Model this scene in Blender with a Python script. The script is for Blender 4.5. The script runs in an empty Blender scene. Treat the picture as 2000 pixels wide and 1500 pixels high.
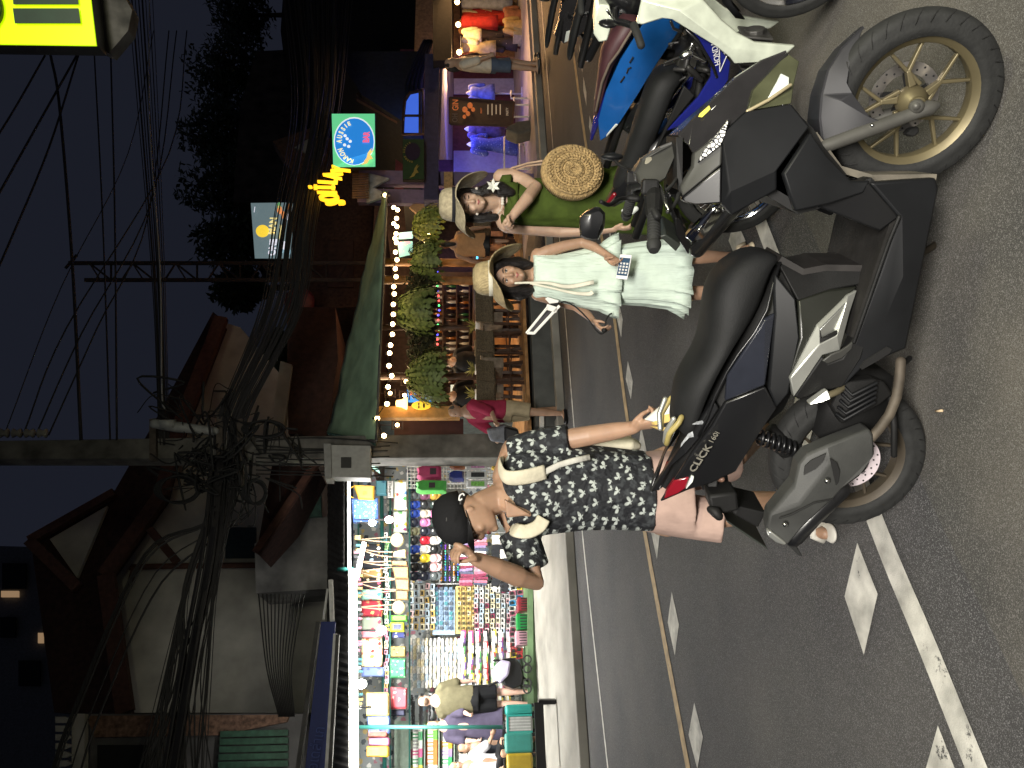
import bpy, bmesh, math, random
from mathutils import Vector, Matrix
rnd = random.Random(11)
V = Vector
rad = math.radians
sc = bpy.context.scene
COL = sc.collection
# ---------------------------------------------------------------- camera
FPX, CAMH = 1500.0, 1.66
PITCH = math.atan(115 / 1500)
CP, SP = math.cos(PITCH), math.sin(PITCH)
cam = bpy.data.cameras.new('camera')
cam.sensor_fit = 'HORIZONTAL'
cam.sensor_width = 36
cam.lens = 27
cam.clip_end = 600
cam.clip_start = 0.05
camo = bpy.data.objects.new('camera', cam)
COL.objects.link(camo)
# the photograph is stored lying on its side: picture left is up
camo.matrix_world = Matrix(((0, 1, 0, 0), (-SP, 0, -CP, 0), (-CP, 0, SP, CAMH), (0, 0, 0, 1)))
sc.camera = camo
# ---------------------------------------------------------------- sky and light
w = bpy.data.worlds.new("World")
sc.world = w
w.use_nodes = True
wn, wl = w.node_tree.nodes, w.node_tree.links
bg = wn['Background']
sky = wn.new('ShaderNodeTexSky')
sky.sky_type = 'NISHITA'
sky.sun_disc = False
sky.sun_elevation = rad(-4.5)
sky.sun_rotation = rad(200)
sky.dust_density = 2.0
mixn = wn.new('ShaderNodeMixRGB')
mixn.blend_type = 'MIX'
mixn.inputs['Fac'].default_value = 0.72
mixn.inputs['Color2'].default_value = (0.16, 0.185, 0.30, 1)
wl.new(sky.outputs['Color'], mixn.inputs['Color1'])
wl.new(mixn.outputs['Color'], bg.inputs['Color'])
bg.inputs['Strength'].default_value = 0.085
sun = bpy.data.lights.new('dusk_sun', 'SUN')
sun.energy = 0.012
sun.angle = rad(40)
sun.color = (0.75, 0.8, 1.0)
suno = bpy.data.objects.new('dusk_sun', sun)
suno.rotation_euler = (rad(40), 0, rad(-20))
COL.objects.link(suno)


def lamp_area(name, loc, target, size, power, col, sy=None, spread=180):
    l = bpy.data.lights.new(name, 'AREA')
    l.energy = power
    l.color = col
    l.size = size
    l.spread = rad(spread)
    if sy:
        l.shape = 'RECTANGLE'
        l.size_y = sy
    o = bpy.data.objects.new(name, l)
    o.location = loc
    o.rotation_euler = (V(target) - V(loc)).to_track_quat('-Z', 'Y').to_euler()
    COL.objects.link(o)
    return o


def lamp_point(name, loc, power, col, r=0.05):
    l = bpy.data.lights.new(name, 'POINT')
    l.energy = power
    l.color = col
    l.shadow_soft_size = r
    o = bpy.data.objects.new(name, l)
    o.location = loc
    COL.objects.link(o)
    return o


# the lit shop front the photographer stands before (its sign shows in the picture's corner)
lamp_area('shop_front_light', (-0.2, -4.6, 5.2), (0.4, 1.8, 0.0), 4.0, 410, (1.0, 0.95, 0.87), 1.4, 88)
lamp_area('shop_sign_light', (3.2, 0.2, 4.2), (1.8, 3.4, 0.4), 1.4, 120, (1.0, 0.97, 0.66), 0.8)
sc.view_settings.view_transform = 'Standard'
sc.view_settings.look = 'None'
sc.view_settings.exposure = 0.0
sc.view_settings.gamma = 1
sc.cycles.use_denoising = True
sc.cycles.max_bounces = 5
sc.cycles.sample_clamp_indirect = 4
sc.cycles.sample_clamp_direct = 0


# ---------------------------------------------------------------- helpers
def ray(x, y):
    u, v = (750 - y) / FPX, (x - 1000) / FPX
    return V((u, CP - v * SP, -SP - v * CP))


CAMP = V((0, 0, CAMH))


def G(x, y, z=0.0):                      # photo pixel -> point on the level z
    r = ray(x, y)
    return CAMP + r * ((z - CAMH) / r.z)


def D(x, y, Y):                          # photo pixel -> point at depth Y
    r = ray(x, y)
    return CAMP + r * (Y / r.y)


TA = rad(26)
TT, TN = V((math.cos(TA), math.sin(TA), 0)), V((-math.sin(TA), math.cos(TA), 0))
K0 = V((1.0, 12.0, 0))


def S(x, y, d=0.0):                      # photo pixel -> vertical plane d metres behind the far kerb
    r = ray(x, y)
    return CAMP + r * (((K0 - CAMP).dot(TN) + d) / r.dot(TN))


def lin(h):
    h = h.lstrip('#')
    return tuple(((int(h[i:i + 2], 16) / 255) / 12.92 if int(h[i:i + 2], 16) < 11 else ((int(h[i:i + 2], 16) / 255 + .055) / 1.055) ** 2.4) for i in (0, 2, 4))


MATS = {}


def mat(name, col=None, rough=.6, metal=0, emit=None, es=1.0, noise=.12, nscale=12, bump=0, coat=0, spec=.5, trans=0, bscale=None, sss=0, stretch=0):
    if name in MATS:
        return MATS[name]
    if isinstance(col, str):
        col = lin(col)
    m = bpy.data.materials.new(name)
    m.use_nodes = True
    nt = m.node_tree
    b = nt.nodes['Principled BSDF']
    b.inputs['Base Color'].default_value = (*col, 1)
    b.inputs['Roughness'].default_value = rough
    b.inputs['Metallic'].default_value = metal
    b.inputs['Coat Weight'].default_value = coat
    b.inputs['Specular IOR Level'].default_value = spec
    b.inputs['Transmission Weight'].default_value = trans
    if sss:
        b.inputs['Subsurface Weight'].default_value = sss
        b.inputs['Subsurface Radius'].default_value = (.01, .004, .002)
        b.inputs['Subsurface Scale'].default_value = .6
    tc = None
    if noise or bump:
        tc = nt.nodes.new('ShaderNodeTexCoord')
        n = nt.nodes.new('ShaderNodeTexNoise')
        n.inputs['Scale'].default_value = nscale
        n.inputs['Detail'].default_value = 5
        nt.links.new(tc.outputs['Object'], n.inputs['Vector'])
    if noise:
        r = nt.nodes.new('ShaderNodeValToRGB')
        lo, hi = max(0, 1 - noise * 1.6), 1 + noise * 1.2
        r.color_ramp.elements[0].position = .28
        r.color_ramp.elements[1].position = .72
        r.color_ramp.elements[0].color = (*[c * lo for c in col], 1)
        r.color_ramp.elements[1].color = (*[min(1, c * hi) for c in col], 1)
        nt.links.new(n.outputs['Fac'], r.inputs['Fac'])
        nt.links.new(r.outputs['Color'], b.inputs['Base Color'])
    if bump:
        n2 = nt.nodes.new('ShaderNodeTexNoise')
        n2.inputs['Scale'].default_value = bscale or nscale * 6
        n2.inputs['Detail'].default_value = 4
        if stretch:
            mp = nt.nodes.new('ShaderNodeMapping')
            mp.inputs['Scale'].default_value = (1, 1, stretch)
            nt.links.new(tc.outputs['Object'], mp.inputs['Vector'])
            nt.links.new(mp.outputs['Vector'], n2.inputs['Vector'])
        else:
            nt.links.new(tc.outputs['Object'], n2.inputs['Vector'])
        bp = nt.nodes.new('ShaderNodeBump')
        bp.inputs['Strength'].default_value = bump
        bp.inputs['Distance'].default_value = .01
        nt.links.new(n2.outputs['Fac'], bp.inputs['Height'])
        nt.links.new(bp.outputs['Normal'], b.inputs['Normal'])
    if emit is not None:
        if isinstance(emit, str):
            emit = lin(emit)
        b.inputs['Emission Color'].default_value = (*emit, 1)
        b.inputs['Emission Strength'].default_value = es
    MATS[name] = m
    return m


def root_of(o):
    while o.parent:
        o = o.parent
    return o


def wmat(o):
    return root_of(o).matrix_basis


def tag(o, label=None, cat=None, group=None, kind=None):
    if label:
        o['label'] = label
    if cat:
        o['category'] = cat
    if group:
        o['group'] = group
    if kind:
        o['kind'] = kind
    return o


def thing(name, label, cat, loc=(0, 0, 0), group=None, M=None):
    o = bpy.data.objects.new(name, None)
    o.empty_display_size = .05
    COL.objects.link(o)
    o.matrix_basis = M if M is not None else Matrix.Translation(V(loc))
    return tag(o, label, cat, group)


def frame_from(right, up, origin):
    r = V(right).normalized()
    n = r.cross(V(up)).normalized()
    u = n.cross(r)
    return Matrix(((r.x, u.x, n.x, origin[0]), (r.y, u.y, n.y, origin[1]), (r.z, u.z, n.z, origin[2]), (0, 0, 0, 1)))


class MB:
    """collects simple shapes into one mesh object"""

    def __init__(s, M=None):
        s.v, s.f, s.M, s.mi, s.cur = [], [], M, [], 0

    def add(s, vs, fs, M=None):
        k = len(s.v)
        MM = M if M is not None else s.M
        s.v += [(MM @ V(p)) if MM is not None else V(p) for p in vs]
        for f in fs:
            s.f.append(tuple(i + k for i in f))
            s.mi.append(s.cur)
        return s

    def box(s, c, size, M=None):
        x, y, z = [a / 2 for a in size]
        vs = [V(c) + V((sx * x, sy * y, sz * z)) for sx in (-1, 1) for sy in (-1, 1) for sz in (-1, 1)]
        return s.add(vs, [(0, 1, 3, 2), (4, 6, 7, 5), (0, 4, 5, 1), (2, 3, 7, 6), (0, 2, 6, 4), (1, 5, 7, 3)], M)

    def bar(s, p0, p1, w, h=None, up=(0, 0, 1), M=None, w1=None, h1=None):
        p0, p1 = V(p0), V(p1)
        h = h or w
        w1 = w1 or w
        h1 = h1 or h
        d = (p1 - p0).normalized()
        u = V(up)
        if abs(d.dot(u.normalized())) > .98:
            u = V((1, 0, 0))
        a = d.cross(u).normalized()
        b = a.cross(d)
        vs = []
        for p, ww, hh in ((p0, w, h), (p1, w1, h1)):
            vs += [p + a * ww / 2 * i + b * hh / 2 * j for i, j in ((-1, -1), (1, -1), (1, 1), (-1, 1))]
        return s.add(vs, [(3, 2, 1, 0), (4, 5, 6, 7), (0, 1, 5, 4), (1, 2, 6, 5), (2, 3, 7, 6), (3, 0, 4, 7)], M)

    def tube(s, pts, r, seg=8, M=None, cap=True, flat=1.0, up=None, rnd_cap=False):
        pts = [V(p) for p in pts]
        n = len(pts)
        rs = list(r) if isinstance(r, (list, tuple)) else [r] * n
        if rnd_cap and n > 1:
            d0 = (pts[0] - pts[1]).normalized()
            d1 = (pts[-1] - pts[-2]).normalized()
            pre, post = [], []
            for k in (0.95, .7, .38):
                a = math.acos(k) if False else 0
            q = [(.985, .17), (.86, .5), (.5, .86)]
            pre = [(pts[0] + d0 * rs[0] * a, rs[0] * b) for a, b in q]
            post = [(pts[-1] + d1 * rs[-1] * a, rs[-1] * b) for a, b in q[::-1]]
            pts = [p for p, _ in pre] + pts + [p for p, _ in post]
            rs = [b for _, b in pre] + rs + [b for _, b in post]
            n = len(pts)
        prev = None
        vs, fs = [], []
        for i, p in enumerate(pts):
            d = (pts[min(i + 1, n - 1)] - pts[max(i - 1, 0)])
            if d.length < 1e-9:
                d = V((0, 0, 1))
            d.normalize()
            if prev is None:
                u = V(up) if up is not None else (V((0, 0, 1)) if abs(d.z) < .9 else V((0, 1, 0)))
                a = d.cross(u).normalized()
            else:
                a = (prev - d * prev.dot(d))
                a = a.normalized() if a.length > 1e-6 else d.orthogonal().normalized()
            prev = a
            b = a.cross(d)
            for k in range(seg):
                t = 2 * math.pi * k / seg
                vs.append(p + a * rs[i] * math.cos(t) + b * rs[i] * flat * math.sin(t))
        for i in range(n - 1):
            for k in range(seg):
                k2 = (k + 1) % seg
                fs.append((i * seg + k, i * seg + k2, (i + 1) * seg + k2, (i + 1) * seg + k))
        if cap:
            fs.append(tuple(range(seg))[::-1])
            fs.append(tuple(range((n - 1) * seg, n * seg)))
        return s.add(vs, fs, M)

    def rings(s, rings, M=None, cap=True):
        """loft a list of closed rings of equal count"""
        seg = len(rings[0])
        vs = [p for r in rings for p in r]
        fs = []
        for i in range(len(rings) - 1):
            for k in range(seg):
                k2 = (k + 1) % seg
                fs.append((i * seg + k, i * seg + k2, (i + 1) * seg + k2, (i + 1) * seg + k))
        if cap:
            fs.append(tuple(range(seg))[::-1])
            fs.append(tuple(range((len(rings) - 1) * seg, len(rings) * seg)))
        return s.add(vs, fs, M)

    def lathe(s, prof, c, axis=(0, 0, 1), seg=24, M=None, closed=False, arc=None):
        """prof: (radius, height along axis)"""
        ax = V(axis).normalized()
        a = ax.orthogonal().normalized()
        b = ax.cross(a)
        c = V(c)
        n = len(prof)
        vs, fs = [], []
        for k in range(seg):
            t = 2 * math.pi * k / seg
            rd = a * math.cos(t) + b * math.sin(t)
            vs += [c + rd * r + ax * h for r, h in prof]
        for k in range(seg):
            k2 = (k + 1) % seg
            for i in range(n if closed else n - 1):
                i2 = (i + 1) % n
                fs.append((k * n + i, k2 * n + i, k2 * n + i2, k * n + i2))
        if not closed:
            if prof[0][0] > 1e-6:
                fs.append(tuple(k * n for k in range(seg))[::-1])
            if prof[-1][0] > 1e-6:
                fs.append(tuple(k * n + n - 1 for k in range(seg)))
        return s.add(vs, fs, M)

    def ball(s, c, r, seg=12, rings=8, M=None, sc3=(1, 1, 1)):
        c = V(c)
        vs = [c + V((0, 0, r * sc3[2]))]
        for i in range(1, rings):
            p = math.pi * i / rings
            for k in range(seg):
                t = 2 * math.pi * k / seg
                vs.append(c + V((r * sc3[0] * math.sin(p) * math.cos(t), r * sc3[1] * math.sin(p) * math.sin(t), r * sc3[2] * math.cos(p))))
        vs.append(c - V((0, 0, r * sc3[2])))
        fs = [(0, 1 + k, 1 + (k + 1) % seg) for k in range(seg)]
        for i in range(rings - 2):
            for k in range(seg):
                k2 = (k + 1) % seg
                fs.append((1 + i * seg + k, 1 + (i + 1) * seg + k, 1 + (i + 1) * seg + k2, 1 + i * seg + k2))
        e = len(vs) - 1
        o = 1 + (rings - 2) * seg
        fs += [(e, o + (k + 1) % seg, o + k) for k in range(seg)]
        return s.add(vs, fs, M)

    def prism(s, poly, off, M=None):
        """polygon (world points) given thickness by the vector off"""
        off = V(off)
        p = [V(q) for q in poly]
        n = len(p)
        vs = p + [q + off for q in p]
        fs = [tuple(range(n)), tuple(range(2 * n - 1, n - 1, -1))]
        fs += [(i, i + n, (i + 1) % n + n, (i + 1) % n) for i in range(n)]
        return s.add(vs, fs, M)

    def sheet(s, grid, M=None):
        """grid of points rows x cols, open sheet"""
        c = len(grid[0])
        vs = [p for r in grid for p in r]
        fs = [(i * c + j, i * c + j + 1, (i + 1) * c + j + 1, (i + 1) * c + j) for i in range(len(grid) - 1) for j in range(c - 1)]
        return s.add(vs, fs, M)

    def build(s, name, m, parent=None, smooth=False, bevel=0, bseg=2, sub=0, solid=0, remesh=0, sm=0, angle=None, local=False, auto=None):
        me = bpy.data.meshes.new(name)
        if parent is not None and not local:
            iv = wmat(parent).inverted()
            vs = [iv @ p for p in s.v]
        else:
            vs = s.v
        me.from_pydata([tuple(p) for p in vs], [], s.f)
        bm = bmesh.new()
        bm.from_mesh(me)
        bmesh.ops.recalc_face_normals(bm, faces=bm.faces)
        if auto:
            for e in bm.edges:
                if len(e.link_faces) == 2 and e.calc_face_angle(0) > rad(auto):
                    e.smooth = False
            smooth = True
        bm.to_mesh(me)
        bm.free()
        ms = m if isinstance(m, (list, tuple)) else [m]
        for q in ms:
            me.materials.append(q)
        if len(ms) > 1:
            for p, i in zip(me.polygons, s.mi):
                p.material_index = i
        o = bpy.data.objects.new(name, me)
        COL.objects.link(o)
        if parent is not None:
            o.parent = parent
        if smooth:
            for p in me.polygons:
                p.use_smooth = True
        if solid:
            q = o.modifiers.new('solid', 'SOLIDIFY')
            q.thickness = abs(solid)
            q.offset = 0 if solid > 0 else -1
        if remesh:
            q = o.modifiers.new('remesh', 'REMESH')
            q.mode = 'VOXEL'
            q.voxel_size = remesh
            q.use_smooth_shade = True
        if sm:
            q = o.modifiers.new('smooth', 'SMOOTH')
            q.factor = .5
            q.iterations = sm
        if bevel:
            q = o.modifiers.new('bevel', 'BEVEL')
            q.width = bevel
            q.segments = bseg
            q.limit_method = 'ANGLE'
            q.angle_limit = rad(angle or 30)
            q.harden_normals = False
        if sub:
            q = o.modifiers.new('sub', 'SUBSURF')
            q.levels = q.render_levels = sub
        return o


def text(s, size, M, m, parent, name='lettering', extrude=.001, align='CENTER', bold=0, sx=1.0):
    c = bpy.data.curves.new(name, 'FONT')
    c.body = s
    c.size = size
    c.extrude = extrude
    c.offset = bold
    c.align_x = align
    c.align_y = 'CENTER'
    c.resolution_u = 3
    c.materials.append(m)
    o = bpy.data.objects.new(name, c)
    COL.objects.link(o)
    M = M @ Matrix.Diagonal((sx, 1, 1, 1))
    if parent is not None:
        o.parent = parent
        M = wmat(parent).inverted() @ M
    o.matrix_basis = M
    return o


def dup(root, M, label=None, group=None, mats=None):
    """copy of a thing with copies of its parts; mats: {part name: material}"""
    def swap(o):
        base = o.name.split('.')[0]
        if mats and base in mats and o.data is not None:
            if o.type == 'MESH':
                for sl in o.material_slots:
                    sl.link = 'OBJECT'
                    sl.material = mats[base]
                    break
    r = root.copy()
    COL.objects.link(r)
    r.matrix_basis = M
    if label:
        r['label'] = label
    if group:
        r['group'] = group
    swap(r)
    for ch in list(root.children):
        c = ch.copy()
        COL.objects.link(c)
        c.parent = r
        swap(c)
        for g in ch.children:
            d = g.copy()
            COL.objects.link(d)
            d.parent = c
            swap(d)
    return r


def setmat(o, m):
    o.material_slots[0].link = 'OBJECT'
    o.material_slots[0].material = m


def curve_pts(pts, n=8):
    """Catmull-Rom through points"""
    pts = [V(p) for p in pts]
    out = []
    P = [pts[0] * 2 - pts[1]] + pts + [pts[-1] * 2 - pts[-2]]
    for i in range(1, len(P) - 2):
        for k in range(n):
            t = k / n
            a, b, c, d = P[i - 1], P[i], P[i + 1], P[i + 2]
            out.append(.5 * ((2 * b) + (c - a) * t + (2 * a - 5 * b + 4 * c - d) * t * t + (3 * b - a - 3 * c + d) * t ** 3))
    out.append(pts[-1])
    return out


def smoothstep(a, b, x):
    t = max(0, min(1, (x - a) / (b - a)))
    return t * t * (3 - 2 * t)
# ---------------------------------------------------------------- ground


def asphalt(name, dark, light, warm, spk=1.0):
    m = bpy.data.materials.new(name)
    m.use_nodes = True
    nt = m.node_tree
    N, L = nt.nodes, nt.links
    b = N['Principled BSDF']
    b.inputs['Roughness'].default_value = .82
    b.inputs['Specular IOR Level'].default_value = .35
    tc = N.new('ShaderNodeTexCoord')
    big = N.new('ShaderNodeTexNoise')
    big.inputs['Scale'].default_value = .9
    big.inputs['Detail'].default_value = 6
    L.new(tc.outputs['Object'], big.inputs['Vector'])
    r1 = N.new('ShaderNodeValToRGB')
    r1.color_ramp.elements[0].position = .35
    r1.color_ramp.elements[1].position = .68
    r1.color_ramp.elements[0].color = (*dark, 1)
    r1.color_ramp.elements[1].color = (*warm, 1)
    L.new(big.outputs['Fac'], r1.inputs['Fac'])
    vo = N.new('ShaderNodeTexVoronoi')
    vo.inputs['Scale'].default_value = 330
    L.new(tc.outputs['Object'], vo.inputs['Vector'])
    r2 = N.new('ShaderNodeValToRGB')
    r2.color_ramp.elements[0].position = .72
    r2.color_ramp.elements[1].position = .97
    r2.color_ramp.elements[0].color = (0, 0, 0, 1)
    r2.color_ramp.elements[1].color = (spk, spk, spk, 1)
    sep = N.new('ShaderNodeSeparateColor')
    L.new(vo.outputs['Color'], sep.inputs['Color'])
    L.new(sep.outputs['Red'], r2.inputs['Fac'])
    fine = N.new('ShaderNodeTexNoise')
    fine.inputs['Scale'].default_value = 300
    fine.inputs['Detail'].default_value = 3
    L.new(tc.outputs['Object'], fine.inputs['Vector'])
    r3 = N.new('ShaderNodeValToRGB')
    r3.color_ramp.elements[0].position = .36
    r3.color_ramp.elements[1].position = .66
    r3.color_ramp.elements[0].color = (.5, .5, .5, 1)
    r3.color_ramp.elements[1].color = (1.5, 1.5, 1.5, 1)
    L.new(fine.outputs['Fac'], r3.inputs['Fac'])
    mul = N.new('ShaderNodeMixRGB')
    mul.blend_type = 'MULTIPLY'
    mul.inputs['Fac'].default_value = 1
    L.new(r1.outputs['Color'], mul.inputs['Color1'])
    L.new(r3.outputs['Color'], mul.inputs['Color2'])
    mx = N.new('ShaderNodeMixRGB')
    L.new(r2.outputs['Color'], mx.inputs['Fac'])
    L.new(mul.outputs['Color'], mx.inputs['Color1'])
    mx.inputs['Color2'].default_value = (*light, 1)
    L.new(mx.outputs['Color'], b.inputs['Base Color'])
    ad = N.new('ShaderNodeMath')
    ad.operation = 'ADD'
    L.new(vo.outputs['Distance'], ad.inputs[0])
    L.new(fine.outputs['Fac'], ad.inputs[1])
    bp = N.new('ShaderNodeBump')
    bp.inputs['Strength'].default_value = .28
    bp.inputs['Distance'].default_value = .006
    L.new(ad.outputs[0], bp.inputs['Height'])
    L.new(bp.outputs['Normal'], b.inputs['Normal'])
    MATS[name] = m
    return m


m_asph = asphalt('asphalt', (.036, .036, .038), (.19, .19, .19), (.070, .067, .064), .8)
m_shld = asphalt('old_asphalt', (.040, .040, .039), (.19, .186, .175), (.118, .108, .090), .7)


def worn(name, col, thr):
    m = mat(name, col, .75, noise=.28, nscale=9, bump=.3, bscale=160)
    nt = m.node_tree
    b = nt.nodes['Principled BSDF']
    src = b.inputs['Base Color'].links[0].from_socket
    tc = nt.nodes['Texture Coordinate']
    n = nt.nodes.new('ShaderNodeTexNoise')
    n.inputs['Scale'].default_value = 7
    n.inputs['Detail'].default_value = 12
    n.inputs['Roughness'].default_value = .78
    nt.links.new(tc.outputs['Object'], n.inputs['Vector'])
    r = nt.nodes.new('ShaderNodeValToRGB')
    r.color_ramp.elements[0].position, r.color_ramp.elements[1].position = thr, thr + .035
    nt.links.new(n.outputs['Fac'], r.inputs['Fac'])
    mx = nt.nodes.new('ShaderNodeMixRGB')
    mx.inputs['Color2'].default_value = (.055, .054, .052, 1)
    nt.links.new(r.outputs['Color'], mx.inputs['Fac'])
    nt.links.new(src, mx.inputs['Color1'])
    nt.links.new(mx.outputs['Color'], b.inputs['Base Color'])
    return m


m_paint = worn('road_paint', (.50, .49, .44), .60)
m_yel = worn('yellow_paint', (.42, .30, .15), .62)
m_conc = mat('concrete', (.25, .24, .21), .85, noise=.22, nscale=1.6, bump=.4, bscale=30)
m_concd = mat('dark_concrete', (.13, .125, .12), .85, noise=.3, nscale=2.0, bump=.3, bscale=25)

mb = MB()
mb.add([(-150, -60, 0), (150, -60, 0), (150, 260, 0), (-150, 260, 0)], [(0, 1, 2, 3)])
tag(mb.build('road', m_asph), kind='structure')


def ground_strip(name, pix, wid, m, z=.004, kind='structure', ext=None):
    pts = curve_pts([G(*p) for p in pix], 6)
    pts = [V((p.x, p.y, 0)) for p in pts]
    if ext:
        pts = [pts[0] + (pts[0] - pts[1]).normalized() * ext] + pts + [pts[-1] + (pts[-1] - pts[-2]).normalized() * ext]
    g = []
    for i, p in enumerate(pts):
        d = (pts[min(i + 1, len(pts) - 1)] - pts[max(i - 1, 0)]).normalized()
        n = V((-d.y, d.x, 0))
        g.append([p + n * wid / 2 + V((0, 0, z)), p - n * wid / 2 + V((0, 0, z))])
    o = MB().sheet(g).build(name, m)
    return tag(o, kind=kind)


# near shoulder, a sheet of older asphalt where the bikes stand
o = [(1911, 1500), (1810, 1250), (1726, 1050), (1600, 720), (1475, 400), (1385, 150), (1345, 20)]
pts = [G(*p) for p in o]
mb = MB()
g = []
for p in [pts[0] + (pts[0] - pts[1]).normalized() * 8] + pts + [pts[-1] + (pts[-1] - pts[-2]).normalized() * 20]:
    g.append([V((p.x + .18, p.y - .30, .003)), V((p.x + 8, p.y - 14, .003))])
tag(MB().sheet(g).build('shoulder', m_shld), kind='structure')
ground_strip('edge_line', o, .115, m_paint, .008, ext=6)
ground_strip('centre_line', [(1345, 1500), (1262, 1050), (1222, 790), (1192, 560), (1145, 282), (1117, 77), (1100, -40)], .11, m_yel, .005, ext=9)
ground_strip('far_edge_line', [(1188, 1500), (1139, 1050), (1122, 836), (1102, 584), (1080, 282), (1060, 32)], .07, m_paint, .005, ext=9)
mb = MB()
for cx, y0, y1, h in [(1135, 85, 142, 3), (1143, 150, 207, 3), (1155, 225, 275, 4), (1169, 300, 365, 4), (1190, 400, 470, 5), (1211, 585, 659, 6),
                      (1230, 705, 780, 7), (1256, 830, 930, 8), (1281, 985, 1092, 9), (1316, 1156, 1280, 11), (1360, 1372, 1502, 14)]:
    a, b = G(cx - 6 * (y1 - y0) / 100 * .9, y0), G(cx + 6 * (y1 - y0) / 100 * .9, y1)
    a, b = G(cx - 3, y0), G(cx + 3, y1)
    c, d = G(cx - h, (y0 + y1) / 2 - 2), G(cx + h, (y0 + y1) / 2 + 2)
    mb.add([p + V((0, 0, .004)) for p in (a, c, b, d)], [(0, 1, 2, 3)])
for q in ([(1677, 1060), (1652, 1165), (1690, 1279), (1717, 1160)], [(1835, 1417), (1806, 1520), (1856, 1650), (1880, 1530)],
          [(1560, 760), (1540, 840), (1566, 920), (1590, 840)], [(1437, 425), (1425, 470), (1445, 520), (1458, 470)], [(1365, 150), (1355, 190), (1372, 235), (1382, 190)]):
    mb.add([G(*p) + V((0, 0, .006)) for p in q], [(0, 1, 2, 3)])
tag(mb.build('lane_diamonds', m_paint), kind='structure')

# drain cover and a dropped cigarette end
mb = MB()
mb.add([G(*p) + V((0, 0, .16)) for p in [(1086, 1055), (1080, 1100), (1084, 1150), (1092, 1150), (1094, 1100), (1092, 1055)]], [(0, 1, 2, 3, 4, 5)])
mb = MB()
mb.tube([G(1832, 803) + V((0, 0, .008)), G(1845, 802) + V((0, 0, .008))], .0045, 8)
tag(mb.build('cigarette_end', mat('filter_tan', (.55, .42, .26), .8), smooth=True), 'tan cigarette end lying on the asphalt before the scooter', 'litter')

# far side: kerb, apron, raised shop floors
def kp(s, d=0, z=0):
    return K0 + TT * s + TN * d + V((0, 0, z))


mb = MB()
mb.bar(kp(-14, .08, .06), kp(30, .08, .06), .16, .12)
tag(mb.build('kerb', m_conc, bevel=.015), kind='structure')
mb = MB()
mb.add([kp(-14, .16, .115), kp(-1.6, .16, .115), kp(-1.6, 2.6, .33), kp(-14, 2.6, .36)], [(0, 1, 2, 3)])
mb.add([kp(-14, .5, .122), kp(-2.2, .5, .122), kp(-3.4, 1.5, .26), kp(-14, 1.9, .33)], [(0, 1, 2, 3)])
tag(mb.build('pavement', m_conc), kind='structure')
mb = MB()
mb.box(V((0, 0, 0)), (.01, .01, .01), Matrix.Translation(kp(0, 20, -.3)))
mb.prism([kp(-14, 2.6, -.1), kp(-1.5, 2.6, -.1), kp(-1.5, 9, -.1), kp(-14, 9, -.1)], (0, 0, .52))
m_floorg = mat('green_floor', (.10, .17, .08), .55, noise=.25, nscale=4)
tag(mb.build('shop_floor', m_floorg), kind='structure')
mb = MB()
mb.prism([kp(3.3, .3, -.1), kp(30, .3, -.1), kp(30, 12, -.1), kp(3.3, 12, -.1)], (0, 0, .25))
tag(mb.build('far_pavement', mat('tile_floor', (.30, .27, .25), .5, noise=.2, nscale=3)), kind='structure')
# land behind everything, rising to the hill
mb = MB()
g = []
for d, z in ((9, -.05), (30, 0), (60, 2.5), (120, 9), (240, 14)):
    g.append([kp(s, d, z + (1.5 * math.sin(s * .05) if d > 40 else 0)) for s in range(-160, 220, 20)])
tag(mb.sheet(g).build('ground', mat('soil', (.05, .045, .03), .9)), kind='structure')
# ---------------------------------------------------------------- two-wheelers


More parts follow.
